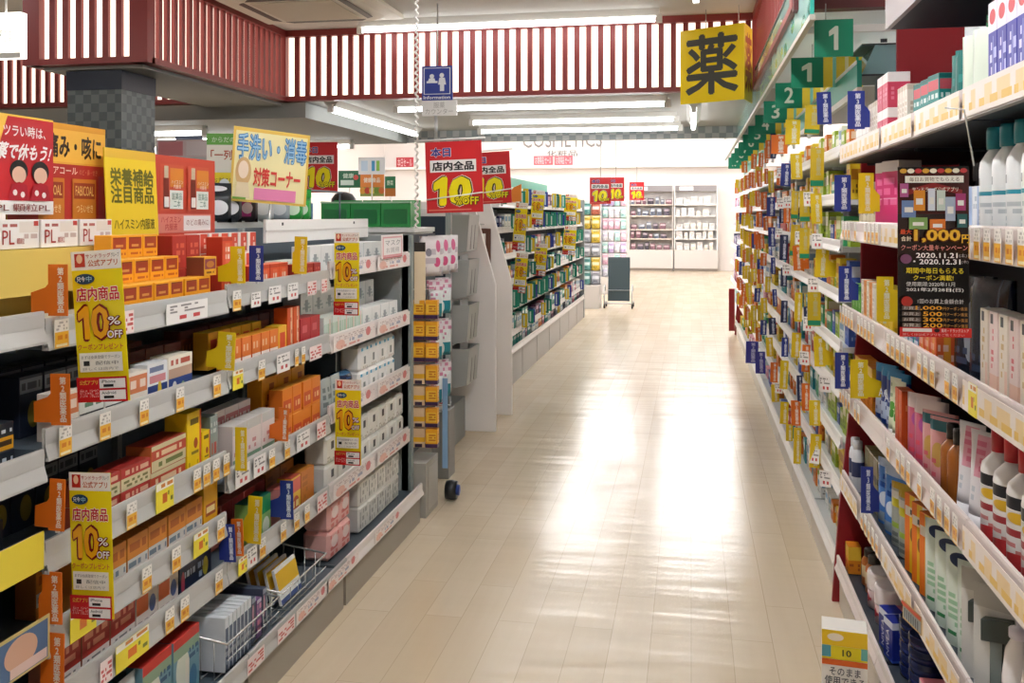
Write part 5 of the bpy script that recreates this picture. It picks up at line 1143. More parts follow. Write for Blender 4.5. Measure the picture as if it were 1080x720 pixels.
for si, zs in enumerate(SB2 + [0.16]):
    y = Y20 + .03; end = Y20 + NB2 * .9 - .05; nm = SHN[si]
    while y < end:
        far = y > 6.9
        w = RND.choice((.08, .1, .12)) if not far else RND.choice((.2, .24, .28)); h = RND.choice((.09, .11, .13, .15) if si else (.1, .13))
        if (y - Y20) % .9 + w > .885: y = Y20 + (int((y - Y20) / .9) + 1) * .9 + .02; continue
        t = min(1, (y - 4.1) / 9)
        pal = [0, 0, 1, 2, 2, 3, 4, 6, 6] if y < 5.2 else ([0, 0, 1, 1, 2, 3, 5, 2, 8] if y < 8 else [0, 1, 1, 0, 2, 3, 7, 4, 8])
        look, mt = DB[RND.choice(pal)]
        o = put(p_boxw('drug_box', w, .07, h, mt), XB + .06 + RND.uniform(0, .02), y + w / 2, zs + .001, -PI / 2 + RND.uniform(-.03, .03))
        reg(o, look, f"on numbered rack's {nm} shelf", 'drug box', f"{plural(look)} on numbered rack's {nm} shelf")
        y += w + (RND.uniform(.01, .03) if not far else RND.uniform(.04, .3))
LF2 = 'on numbered drug rack'
FL2 = '''Y 836 125 850 152;G 856 110 871 141 g;B 869 95 884 131;O 822 141 838 162;N 815 142 821 167;O 810 147 815 167;Y 840 162 852 189;G 861 155 875 197 g;B 828 172 838 196;O 822 175 828 195;Y 813 180 819 203;G 837 200 845 231 g;G 848 200 859 234 g;Y 861 202 873 236;B 813 207 821 228;N 824 211 829 235;O 830 212 836 235;G 837 236 846 270 g;G 848 239 858 273 g;Y 859 256 873 292 w;B 814 240 821 260;N 826 249 834 274;O 837 271 847 300 w;B 815 272 820 289;N 826 282 833 302;O 795 163 800 178;O 802 160 807 176;O 808 157 812 172;O 785 171 791 182;O 788 184 793 199;O 795 183 799 198;O 801 180 806 197;O 808 178 812 194;Y 779 189 786 198;O 799 202 804 218;O 806 203 812 221;O 790 211 796 225;Y 784 227 790 238;Y 792 229 797 241;O 801 225 806 236;O 808 230 813 243;B 817 304 822 323;N 826 318 833 340;Y 841 310 849 339;N 851 322 856 344;G 858 307 872 344 g;B 805 338 811 353;N 815 335 822 353;Y 839 351 848 377;O 849 365 857 392;Y 859 356 871 393 w;B 827 355 834 376;P 793 361 805 383;P 802 372 812 394;Y 826 379 834 410;N 844 397 849 423;O 849 404 858 433;O 839 424 849 449;Y 859 423 870 449;Y 826 425 835 447;Y 832 448 839 465;Y 840 451 848 489;Y 859 459 869 493;Y 783 240 788 252;Y 790 245 795 258;O 797 244 802 258;O 803 248 809 262;Y 778 232 782 244;Y 783 258 788 272;G 790 262 796 276;Y 798 262 804 277;O 805 266 811 280;B 782 275 787 290;Y 788 280 793 294;Y 795 283 801 297;O 802 284 808 299;Y 809 292 815 308;Y 790 299 796 313;B 798 303 804 318;O 783 308 788 322;Y 806 314 812 330;Y 795 322 800 338;O 800 345 806 360;Y 786 330 790 345;Y 812 357 819 376;O 816 383 823 403;Y 818 405 825 424'''
for s in FL2.split(';'):
    q = s.split(); flag(q[0], -1, XB - .024, *[float(v) for v in q[1:5]], LF2, .7 if q[-1] == 'w' else 0.0, q[-1] == 'g', roll=RND.uniform(-.06, .06))
for i in range(60):     # small flags of the far bays
    y = RND.uniform(8.5, 13.0); zs = RND.choice(SB2); k = RND.choice('OOYYYOBG')
    o = link('shelf_flag', flag_mesh(k, -1, 0, .05, .14, False), None, (XB - .05, y, zs + .02)); lf = where_flag(-1, y, zs + .02)[1]; o.location.z = zs + .034; reg(o, f'{FLAGN[k]} drug class flag', lf, 'shelf flag', f'{FLAGN[k]} drug class flags {lf}', y)
for zs, nm in zip(SB2, SHN):
    for y in (4.3, 4.62, 4.95, 5.25, 5.62, 6.0, 6.5):
        if RND.random() < .22:
            o = price(-1, 'W', XB - .05, y + RND.uniform(-.1, .1), zs - .02, .05, .07, f"on numbered rack's {nm} rail"); o.rotation_euler = (RND.uniform(-.2, .2), 0, -PI / 2 + 1.1)
# purple hanging cartons, header board, canopy, number signs
b = MB(); L = NB2 * .9 - .1
b.box(0, .02, 0, L, 0, .115, D('teal header', '#20A08A', [])); b.box(-.004, 0, 0, L, .1, .115, WHITEP)
o = b.obj('header_strip', None, 0, (.70, 4.28, 2.155)); tag(o, 'long teal header strip along numbered drug rack top', 'header board')
b = MB(); b.box(.0, .02, 0, L, 0, .03, WHITEP)
for i in range(NB2 + 1): b.box(.0, .02, i * .88, i * .88 + .02, -.05, .0, WHITEP)
b.obj('header_support', o).location = (.0, 0, -.0301)
def canopy_mat():
    m = bpy.data.materials.new('teal_print_acrylic'); m.use_nodes = True; t = NT(m.node_tree); bs = m.node_tree.nodes['Principled BSDF']
    co = t.n('ShaderNodeTexCoord').outputs['Object']
    mp = t.n('ShaderNodeMapping'); t.put(mp.inputs[0], co); mp.inputs['Scale'].default_value = (1, 2.2, 5)
    vo = t.n('ShaderNodeTexVoronoi'); t.put(vo.inputs['Vector'], mp.outputs[0]); vo.inputs['Scale'].default_value = 2.4
    f = t.math('GREATER_THAN', vo.outputs['Distance'], 0.36)
    nz = t.n('ShaderNodeTexNoise'); t.put(nz.inputs['Vector'], co); nz.inputs['Scale'].default_value = 1.3
    c = t.mix(f, rgb('#4CC9B8'), rgb('#B9EAE2')); c = t.mix(t.math('GREATER_THAN', nz.outputs[0], .68), c, rgb('#B9DE8A'))
    t.put(bs.inputs['Base Color'], c); bs.inputs['Roughness'].default_value = .08; bs.inputs['Alpha'].default_value = .88
    return m
b = MB(); b.box(-.62, -.605, 0, 9.4, 0, .265, canopy_mat())
o = b.obj('canopy_panel_board', None, 0, (1.07, 3.80, 2.378)); o.name = 'acrylic_canopy'; tag(o, 'long translucent teal acrylic canopy above numbered drug rack', 'canopy')
b = MB(); b.box(-.622, -.600, 0, 9.4, -.022, 0, M('#C9C4BA', .35)); b.box(-.625, -.60, 9.385, 9.41, -.03, .265, WHITEP); b.box(-.625, -.60, 0, 9.4, .265, .275, M('#5A6A66', .4)); b.obj('metal_frame', o)
b = MB()
for yy in (.4, 3.2, 6.2, 9.0): b.box(-.595, -.1, yy, yy + .02, .0, .03, WHITEP)
b.obj('wall_bracket', o)
for i in range(11):
    n = '1' if i == 0 else str(i); y = 3.98 + (i * .9 if i < 2 else 1.8 * 0 + i * .9)
    wide = i > 0; w = .34 if wide else .15
    c = Card(w, .15, '#0F7F5E', .004, .3)
    if wide:
        c.rect(.45, 0, 1, 1, '#E9C93A'); c.rect(.58, 0, .63, 1, '#7FC4B4'); c.rect(.75, 0, .8, 1, '#F0E6B0'); c.rect(.9, 0, .94, 1, '#2FA58E')
        c.text(n, .15, .2, .29 if n == '1' else .31, .82, '#D9DCCB', .02)
    else: c.text(n, .38, .18, .62, .82, '#CFD3C4', .02)
    o = c.make('aisle_number_sign', (.487, y, 2.235 if i else 2.24), 0)
    b = MB(); b.tube([(w * .3, .002, .15), (w * .3, .002, .215)], .002, WIRE, 5); b.obj('hanger_wire', o)
    tag(o, ('single green number one sign closest to maroon beam' if i == 0 else f'green and yellow aisle sign numbered {["", "one", "two", "three", "four", "five", "six", "seven", "eight", "nine", "ten"][i]}'), 'aisle sign', 'green aisle number signs')
b = MB(); b.prism([(.575, 0), (.60, .35), (.655, .9), (.69, 1.3), (.69, 2.12), (1.09, 2.12), (1.09, 0)], 'y', 0, .022, REDP)
b.box(.50, .578, .005, .017, .05, .62, REDP)
o = b.obj('divider_panel_board', None, 0, (0, Y20 + NB2 * .9 + .003, 0)); tag(o, 'red end board closing far end of numbered drug rack', 'end panel')
# mirrored teal display case roof above the first bay's top
b = MB(); b.box(.15, .19, .12, .16, -.143, -.012, STEELD); b.prism([(0, 0), (.34, 0), (.34, .19), (.10, .19)], 'y', 0, .30, M('#8DB9BD', .08, 0, 0, 0, 1, .8)); b.box(-.005, .345, -.004, .304, -.012, 0, M('#2A3438', .4)); b.box(-.0, .345, -.004, .304, .19, .2, M('#3A4448', .4)); b.box(.14, .19, -.002, 0, .205, .23, STEELD)
o = b.obj('display_case', None, 0, (.728, 4.33, 2.216)); o.scale = (.55, 1, .66); tag(o, 'teal glass sloped display case on top of drug rack', 'display case')
# ---- yellow drugstore sign
A = Vector((-.067 * 1.12, 6.86, 1.6 + .117 * 6.2)); Bv = Vector((.352, 6.62, 1.6 + .1185 * 6.0)); Cv = Vector((.42, 6.88, 0))
def face_card(p, q, z0, z1, ch, colr, ident, parent=None):
    w = (q - p).length
    return w
w1 = (Vector((Bv.x, Bv.y)) - Vector((A.x, A.y))).length; a1_ = math.atan2(Bv.y - A.y, Bv.x - A.x)
w2 = (Vector((Cv.x, Cv.y)) - Vector((Bv.x, Bv.y))).length; a2_ = math.atan2(Cv.y - Bv.y, Cv.x - Bv.x)
c = Card(w1, .52, '#FFDF08', .006, .35, .0008); c.text('薬', .08, .1, .92, .92, '#4A4B45', .02)
o = c.make('pharmacy_sign', (A.x, A.y, 2.395), a1_); tag(o, 'yellow hanging sign with one large dark character', 'hanging sign')
c2 = Card(w2, .52, '#FFDF08', .006, .35, .0008); c2.text('薬', .1, .12, .9, .9, '#B5502A', .02)
s2 = c2.board.obj('side_panel', o); s2.matrix_parent_inverse = Matrix(); 
Rm = Matrix.Rotation(-a1_, 4, 'Z'); s2.location = Rm @ Vector((Bv.x - A.x, Bv.y - A.y, 0)); s2.rotation_euler = (0, 0, a2_ - a1_); s2.location.x += .004
l2 = c2.pr.obj('lettering', s2)
b = MB()
for x in (.2, w1 - .04):
    b = MB(); b.tube([(x, .003, .52), (x, .003, .65)], .003, WIRE, 6); b.obj('hanger_wire', o)
# ================================================================== ABOVE AND BEHIND THE MEDICINE GONDOLA
def cardX(c, name, y, z, X, label, cat, rot=0.0, group=None, lean=0.0):
    o = c.make(name, (X, y, z), PI / 2 + rot); o.rotation_euler = (lean, 0, PI / 2 + rot); tag(o, label, cat, group); return o
# red family poster with diagonal yellow part
c = Card(.42, .27, '#F0C04A', .004, .35)
c.poly([(.34, .14), (1, .14), (1, .98), (.56, .98)], '#C4232C'); c.rect(0, 0, 1, .14, '#EFEAE4')
c.text('ツラい時は、', .52, .78, .92, .9, '#F3E6E2', .015); c.text('薬で休もう!', .46, .55, .97, .72, '#F6EFEC', .03, shear=.08)
for x in (.66, .86): 
    c.ell(x, .44, .085, .11, '#1E1A1C'); c.ell(x, .40, .065, .085, '#E3B79E'); c.poly([(x - .1, .14), (x + .1, .14), (x + .07, .3), (x, .33), (x - .07, .3)], '#B01E2E')
    c.ell(x - .04, .22, .02, .03, '#F0E0DC'); c.ell(x + .03, .2, .02, .03, '#F0E0DC')
c.text('顆粒PL 顆粒PL', .2, .03, .95, .11, '#8A4A44', .01); c.text('ぜひ', .02, .4, .26, .86, '#F6DDA0', .02)
cardX(c, 'poster_board', 2.01, 1.605, -1.80, 'red and yellow poster of two people in red coats', 'poster')
c = Card(.44, .30, '#E8A83A', .004, .35)
c.rect(0, .62, 1, 1, '#F0B646'); c.rect(0, .94, 1, 1, '#E09A2A'); c.text('のどの痛み・咳に', .02, .66, .95, .9, '#38261A', .03)
c.rect(0, 0, 1, .6, '#B93028'); c.text('ペアコール', .36, .5, .68, .57, '#F0DCC8', .01); c.text('のど・鼻・せき', .7, .5, .9, .56, '#D98A6A')
for x in (.28, .62):
    c.rect(x, .03, x + .26, .46, '#CE7A26'); c.rect(x + .015, .26, x + .245, .42, '#9E3A20'); c.text('FABICOAL', x + .03, .29, x + .23, .39, '#E9B96A', .01); c.text('つらいせき', x + .04, .12, x + .22, .2, '#F0D29A', .01)
c.rect(.9, .03, .97, .5, '#A8344A')
cardX(c, 'poster_board', 2.28, 1.575, -1.83, 'orange poster with black writing above red package pictures', 'poster')
c = Card(.285, .30, '#F2D02E', .004, .3)
c.rect(0, .9, 1, 1, '#E6B83A'); c.text('栄養補給\n注目商品', .08, .42, .94, .8, '#6E6A1E', .03, .95); c.text('ハイスミン内服液', .12, .14, .92, .26, '#7A6A1E', .015)
cardX(c, 'poster_board', 2.655, 1.515, -1.775, 'yellow sign with four-by-two dark olive characters', 'poster', .0, None, -.05)
c = Card(.44, .30, '#CE4A36', .004, .3)
c.rect(.1, .1, .93, .32, '#E2897A'); c.rect(.48, .12, .92, .30, '#F0E8E4'); c.text('ハイスミン\n内服液', .14, .13, .44, .29, '#C23A34', .01); c.text('のどの痛みに', .52, .18, .88, .26, '#A86A64')
for x in (.13, .53):
    c.rect(x, .36, x + .34, .90, '#D4573E'); c.rect(x + .14, .64, x + .34, .86, '#E08A2E'); c.rect(x + .04, .38, x + .12, .74, '#7A2A1E'); c.rect(x + .05, .74, x + .11, .88, '#C9B79A'); c.rect(x + .13, .38, x + .33, .60, '#E4EAE2'); c.text('ハイスミン\n内服液', x + .15, .62, x + .33, .72, '#F4E2D6', .01); c.text('医薬品\n二本', x + .16, .4, x + .31, .57, '#7A9A8A', .01)
    c.rect(x + .045, .4, x + .115, .52, '#EFE8E0')
cardX(c, 'poster_board', 2.93, 1.512, -1.80, 'red framed poster picturing two brown drink bottles', 'poster')
c = Card(.34, .31, '#F3E7AE', .002, .35)
c.rect(0, .95, 1, 1, '#E8C25A'); c.rect(0, 0, 1, .03, '#E8C25A'); c.rect(0, 0, .03, 1, '#E8C25A'); c.rect(.97, 0, 1, 1, '#E8C25A')
c.text('手洗い・消毒', .05, .56, .97, .93, '#3E7FB8', .05); c.text('手洗い・消毒', .06, .57, .96, .92, '#9CC6E2', .0); c.ell(.15, .4, .1, .2, '#D9B27A'); c.ell(.15, .43, .065, .12, '#F3DCC4'); c.poly([(.05, .05), (.25, .05), (.22, .26), (.08, .26)], '#E9D6B0')
c.text('対策コーナー', .28, .22, .9, .48, '#D9483E', .03); c.rect(.3, .04, .85, .2, '#E98AB4'); c.rect(.03, .03, .2, .06, '#7FB04A')
o = cardX(c, 'handwritten_poster', 3.62, 1.665, -1.87, 'handmade pale yellow poster with blue and red writing', 'poster', -.75); o.rotation_euler = (0, .07, PI / 4 + .05)
b = MB(); b.tube([(.18, .005, 0), (.18, .005, -.16)], .004, WIRE, 6); b.obj('stand_rod', o)
def post(x, y, z0, z1, o):
    b = MB(); b.tube([(x, y, z0), (x, y, z1)], .006, WHITEP, 8); return b.obj('stand_pole', o)
# reverse side of the gondola: peg display with hanging mask packs
PEGB = M('#C9CCC8', .5)
bay('shelving_unit', 'reverse face of medicine gondola with pegs above white board', -1, -2.30, -1.90, 1.05, 4.8, [1.30, .9, .5], 1.58, PEGB, STEEL, RAILW, up=(0, 0), xbase=-2.32)
MK = [('black and white hanging pack', D('mask black', '#20242A', [('e', .5, .5, .35, .25, '#E4E4E6')])), ('magenta and black hanging pack', D('mask magenta', '#2A2028', [('r', .3, .2, .7, .95, '#B5357E'), ('e', .55, .5, .2, .2, '#EBD6E2')])), ('white and grey hanging pack', D('mask white', '#C9CDD0', [('e', .5, .55, .35, .3, '#F2F2F2'), ('r', 0, 0, .15, 1, '#7A8288')])), ('grey blue hanging pack', D('mask grey', '#9AA4AE', [('e', .5, .5, .3, .25, '#D6DADE')])), ('bright green hanging pack', D('mask green', '#2FA844', [('e', .5, .5, .3, .25, '#D9EFD6'), ('r', 0, .85, 1, 1, '#177A36')]))]
seq = [0, 0, 1, 2, 3, 4, 4]
b = MB(); b.tube([(0, 0, 0), (0, 1.62, 0)], .006, STEELD, 6)
o = b.obj('peg_rail', None, 0, (-1.95, 3.5, 1.735)); tag(o, 'thin dark rail carrying hanging packs behind red boxes', 'peg rail')
b = MB(); b.tube([(0, 0.02, -.2), (0, .02, 0)], .005, STEELD, 6); b.tube([(0, 1.58, -.2), (0, 1.58, 0)], .005, STEELD, 6); b.obj('rail_post', o)
for i, u in enumerate((214, 226, 244, 262, 280, 295, 304)):
    look, mt = MK[seq[i]]; pr = p_hang('hang_pack', .125, .16, mt, mt, .035)
    o = put(pr, -1.89, y_at(u, -1.95), 1.575, .9); reg(o, look, 'on thin rail behind red boxes', 'hanging pack', 'hanging packs on the thin rail')
# blue bins then green bins
def bin_(x, y, col, label, w=.19):
    b = MB(); m = M(col, .25); m2 = M(col, .25)
    b.box(0, w, 0, .004, 0, .15, m); b.box(0, w, .22, .224, 0, .17, m); b.box(0, .004, .004, .22, 0, .16, m); b.box(w - .004, w, .004, .22, 0, .16, m); b.box(.004, w - .004, .004, .22, 0, .004, m)
    o = b.obj('storage_bin', None, 0, (x, y, 1.533))
    b = MB(); b.box(.02, w - .02, -.003, 0, .02, .11, M('#2E7A44' if col[1] in '34' else col, .3)); b.box(-.003, w + .003, -.006, .006, .148, .158, M('#A9CFAE', .3)); b.obj('label_holder', o)
    reg(o, label, 'on rack top behind hygiene bay', 'storage bin', 'translucent bins'); return o
for i in range(3): bin_(-2.28 + i * .196, 5.62, '#3C9A52', 'glossy green storage bin')
b = MB(); b.box(-2.32, -1.66, 5.55, 6.0, 0, 1.528, M('#D9DAD6', .5)); b.box(-2.33, -1.65, 5.54, 6.01, 1.50, 1.53, M('#EDECEA', .4))
for z in (.3, .7, 1.1): b.box(-2.31, -1.67, 5.53, 5.55, z, z + .05, RAILW)
o = b.obj('back_counter', None, 0.003); tag(o, 'white counter rack carrying three green bins', 'counter')
c = Card(.34, .14, '#3E7FB4', .15, .3); c.rect(.05, .1, .95, .9, '#2F6FA8'); c.rect(.7, .1, .95, .9, '#7C8A90'); o = c.make('storage_bin', (-2.42, 4.86, 1.533), .05); tag(o, 'blue storage box between hanging packs and green bins', 'storage bin')
b = MB(); b.box(-2.46, -2.06, 4.84, 5.15, 0, 1.53, M('#D2D4D0', .5)); b.box(-2.47, -2.05, 4.835, 5.16, 1.49, 1.531, M('#E9E9E6', .4)); o = b.obj('end_cabinet', None, 0.003); tag(o, 'white end cabinet under blue storage box', 'cabinet')
# person beyond the bins: only the black hair shows
def person(x, y, h, rot):
    vb = [((0, 0, .92), .13), ((0, 0, 1.12), .125), ((0, .01, 1.36), .15), ((0, .01, 1.47), .06), ((0, 0, 1.54), .055)]
    V = []; E = []; Rr = []
    def chain(pts, start=None):
        prev = start
        for p, r in pts:
            V.append(p); Rr.append(r)
            if prev is not None: E.append((prev, len(V) - 1))
            prev = len(V) - 1
        return prev
    chain(vb)
    for s in (-1, 1):
        chain([((s * .09, 0, .86), .10), ((s * .1, -.01, .48), .065), ((s * .1, .02, .1), .042), ((s * .1, -.12, .04), .035)], 0)
        e = chain([((s * .19, .01, 1.40), .06), ((s * .25, .0, 1.12), .043), ((s * .24, -.12, .9), .032), ((s * .235, -.16, .84), .03)], 2)
        for k in range(5):
            a = (k - 2) * .014
            b0 = len(V); V.append((s * .235 + a, -.175 if k != (0 if s > 0 else 4) else -.15, .81)); Rr.append(.010); E.append((e, b0))
            V.append((s * .235 + a * 1.2, -.18, .765 if k in (1, 2, 3) else .785)); Rr.append(.008); E.append((b0, b0 + 1))
    me = bpy.data.meshes.new('person'); me.from_pydata(V, E, [])
    o = bpy.data.objects.new('person', me); COL.objects.link(o)
    md = o.modifiers.new('skin', 'SKIN'); o.modifiers.new('sub', 'SUBSURF').render_levels = 1
    for i, r in enumerate(Rr): me.skin_vertices[0].data[i].radius = (r, r); 
    me.skin_vertices[0].data[0].use_root = True
    me.materials.append(M('#E9ECEE', .7))
    hd = MB(); hd.lathe([(.02, 1.50), (.055, 1.505), (.068, 1.55), (.076, 1.60), (.078, 1.65), (.07, 1.70), (.045, 1.735), (.01, 1.745)], M('#D9A98A', .5), 20, sy=1.2)
    hd.prism([(-.012, 1.60), (.012, 1.60), (.006, 1.635), (-.006, 1.635)], 'y', -.112, -.085, M('#D9A98A', .5))
    for s in (-1, 1):
        hd.lathe([(.002, 0), (.009, .004), (.002, .008)], M('#2A1E1A', .3), 8, s * .03, -.086, 1.635); hd.box(s * .077 - .006, s * .077 + .006, -.01, .018, 1.59, 1.64, M('#D9A98A', .5))
    hd.box(-.022, .022, -.089, -.08, 1.562, 1.57, M('#A85A54', .5))
    hd.obj('head', o)
    hr = MB(); hr.lathe([(.083, 1.60), (.09, 1.66), (.085, 1.715), (.06, 1.75), (.02, 1.765), (.002, 1.767)], M('#14110F', .35), 22, cy=.012, sy=1.18); hr.obj('hair', o)
    o.location = (x, y, 0); o.rotation_euler = (0, 0, rot); o.scale = (h / 1.765,) * 3
    tag(o, 'black-haired person in white standing behind the green bins', 'person')
person(-2.46, 6.5, 1.775, PI)
# end-of-row peg display facing the aisle
g = bpy.data.objects.new('peg_display', None); COL.objects.link(g); g.location = (-1.5, 4.87, 0)
b = MB(); b.box(-.02, 0, 0, .60, .30, 1.50, M('#39424C', .5)); b.obj('pegboard', g)
b = MB(); b.box(-.30, .12, -.02, .22, 0, .29, M('#A7A39A', .45)); b.box(.12, .123, .02, .2, .03, .26, M('#B4B0A7', .4)); b.obj('base', g, .003)
b = MB(); b.box(-.30, -.02, .24, .6, 0, .30, M('#8E8C86', .5)); b.obj('rear_base', g, .003)
for z in (1.20, .99, .82, .66, .50):
    for yy in (.135, .30, .50):
        b = MB(); b.tube([(0, yy, z), (.12, yy, z), (.125, yy, z + .02)], .0035, M('#EDEDEB', .25), 6); b.obj('peg', g)
tag(g, 'dark pegboard display closing the medicine gondola towards aisle', 'display rack')
OG = D('orange hook box', '#EBA21E', [('r', .1, .3, .9, .8, '#F2C23A'), ('r', 0, 0, 1, .22, '#3A1E4A'), ('t', .15, .35, .85, .75, '#C9781A', 3, .5, 5), ('side', '#E39A1E')])
for k, z in enumerate((1.05, .935, .82, .70, .585, .47, .36)):
    for j in range(2):
        o = put(p_boxw('hook_box', .066, .05, .1, OG if k < 3 or j else D('pale hook box', '#E9C7A0', [('r', 0, .3, 1, .55, '#EFB52A'), ('r', .2, 0, .8, .2, '#33203A')])), -1.44 + j * .072, 4.93, z, .08); reg(o, 'orange hanging box', 'on pegboard by end post', 'hook box', 'orange boxes on the pegboard')
TB = D('teal brush card', '#E3E6E4', [('r', .1, 0, .9, .5, '#1F8894'), ('e', .3, .25, .12, .2, '#E6E9E8'), ('t', .1, .6, .9, .9, '#C88AA0', 2, .5, 5)])
for z in (1.04, .80, .56):
    for j in range(4):
        o = put(p_hang('brush_card', .085, .2, TB, D('pink white header', '#EADFE2', [('t', 0, 0, 1, 1, '#D78AA6', 2, .5, 4)]), .03), -1.40 - (j % 2) * .04, 5.12 + j * .095, z, PI / 2 - .9); reg(o, 'teal brush on white card', 'on dark pegboard', 'brush card', 'teal brush cards on the pegboard')
PF = D('white pink patterned glove pack', '#EDE8E9', [('e', .3, .6, .12, .1, '#8E8A96'), ('e', .65, .35, .14, .12, '#D85A8A'), ('e', .7, .75, .1, .15, '#E0709A'), ('t', .05, .05, .95, .95, '#C9BFC6', 4, .65, 5)])
for j in range(3):
    o = put(p_bag('glove_pack', .15, .06, .22, PF), -1.41, 5.06 + j * .17, 1.27, PI / 2 - .8); reg(o, 'white pack with pink dots', 'on top of dark pegboard', 'glove pack', 'patterned packs on the pegboard')
c = Card(.06, .33, '#E8D2B0', .01, .4); c.rect(0, .85, 1, 1, '#2A2420'); o = c.make('wooden_brush', (-1.46, 4.90, 1.13), .2); tag(o, 'long pale wooden back brush hanging by end post', 'brush')
c = Card(.085, .22, '#16241C', .05, .3); c.text('70', .15, .4, .85, .62, '#E6E9D2', .03); c.rect(.1, .72, .9, .84, '#8FB06A'); c.rect(.1, .05, .9, .3, '#3E8A3E'); o = c.make('dark_pack', (-1.55, 5.66, .42), .0); tag(o, 'black and green pack marked seventy at pegboard foot', 'pack')
c = Card(.085, .10, '#EFEBE6', .03, .3); c.ell(.5, .55, .4, .3, '#C23A3A'); c.text('50', .3, .42, .7, .68, '#F3E9E6', .02); o = c.make('offer_card', (-1.55, 5.605, .419), 0); tag(o, 'white card with red fifty below black pack', 'card')
b = MB(); b.box(-1.57, -1.45, 5.60, 5.75, 0, .418, M('#8E8C86', .5)); o = b.obj('pedestal', None, .003); tag(o, 'grey pedestal under black and green pack', 'pedestal')
b = MB(); b.prism([(0, 0), (.03, 0), (.03, .5), (0, .5)], 'y', 0, .004, M('#8CB4DA', .3)); o = b.obj('hanging_strip', None, 0, (-1.36, 5.11, .2)); tag(o, 'light blue hanging strip at pegboard corner', 'strip')
b = MB(); b.lathe([(.0, 0), (.05, 0), (.055, .03), (.05, .06), (.0, .06)], M('#1A1C20', .4), 20); b.lathe([(.03, .06), (.03, .075)], M('#27408C', .4), 16)
o = b.obj('stand_caster', None, 0, (-1.36, 5.2, .056)); o.rotation_euler = (0, PI / 2, 0); tag(o, 'black wheel with blue hub at foot of pegboard', 'wheel')
# rack with grey pockets
g = bpy.data.objects.new('pocket_rack', None); COL.objects.link(g); g.location = (-1.62, 6.28, 0)
b = MB(); b.box(-.42, 0, 0, .45, 0, .29, M('#8F9290', .45)); b.box(-.06, .0, -.004, 0, .05, .24, M('#A3A6A4', .4)); b.obj('base', g, .004)
b = MB(); b.box(-.42, -.02, .02, .04, .29, 1.60, M('#2E3947', .5)); b.obj('back_panel', g)
b = MB(); b.box(-.03, .0, .0, .03, .29, 1.64, M('#A9B0AE', .4)); b.obj('post', g)
tag(g, 'grey rack with metal pockets before white slanted panel', 'rack')
for k, z in enumerate((1.34, 1.03, .72, .42)):
    b = MB(); P = M('#B4B5B2', .35, .3)
    b.prism([(0, 0), (.10, .02), (.12, .27), (.115, .27), (.095, .025), (0, .005)], 'y', 0, .30, P); b.prism([(0, 0), (.10, .02), (.12, .27), (0, .27)], 'y', -.004, 0, P); b.prism([(0, 0), (.10, .02), (.12, .27), (0, .27)], 'y', .30, .304, P)
    b.box(-.004, 0, 0, .3, 0, .29, P)
    for yy in (.1, .2): b.prism([(.10, .03), (.112, .2), (.115, .2), (.103, .03)], 'y', yy - .006, yy + .006, M('#5E625F', .4))
    o = b.obj('hanging_pocket', None, 0, (-1.612, 6.33, z)); reg(o, 'grey metal leaflet pocket', 'on rack by white panel', 'leaflet pocket', 'grey leaflet pockets', 6.3, z)
    c = Card(.2, .1, '#E6E6E4', .01, .4); o = c.make('leaflet', (-1.56, 6.37, z + .20), PI / 2); reg(o, 'white leaflet', 'in grey metal pocket', 'leaflet', 'white leaflets', 6.3, z)
# white slanted counter sides with a brown framed mirror
WP = M('#F3EEEA', .45)
def wing(y, pts, label):
    b = MB(); b.prism(pts, 'y', 0, .035, WP); o = b.obj('slanted_panel_board', None, .003, (0, y, 0)); tag(o, label, 'side panel'); return o
wing(6.76, [(-2.2, 0.03), (-1.40, 0.03), (-1.40, 1.10), (-1.555, 1.66), (-2.2, 1.66)], 'white slanted side panel just beyond grey metal pockets')
o = wing(7.50, [(-2.2, 0), (-1.42, 0), (-1.42, 1.06), (-1.60, 1.72), (-2.2, 1.72)], 'white slanted side panel adjoining far tester shelves')
b = MB(); b.box(-2.2, -1.75, 6.80, 7.42, .03, 1.25, M('#DDD6CF', .5)); o2 = b.obj('counter_cabinet', None, .003); tag(o2, 'white counter cabinet between two slanted side panels', 'cabinet')
g = bpy.data.objects.new('framed_mirror', None); COL.objects.link(g); g.location = (-1.94, 7.48, .98)
b = MB(); BR = M('#5E3524', .4)
b.box(0, .04, 0, .015, 0, .52, BR); b.box(.31, .35, 0, .015, 0, .52, BR); b.box(.04, .31, 0, .015, .48, .52, BR); b.box(.04, .31, 0, .015, 0, .04, BR); b.obj('frame', g, .002)
b = MB(); b.box(.04, .31, .006, .012, .04, .48, M('#D9DCDC', .03, 1.0)); b.obj('mirror_glass', g)
b = MB(); b.box(-.05, .30, .0, .012, .55, .56, M('#C9C6C2', .4)); b.obj('top_ledge', g)
tag(g, 'brown framed mirror on white slanted panel', 'mirror')
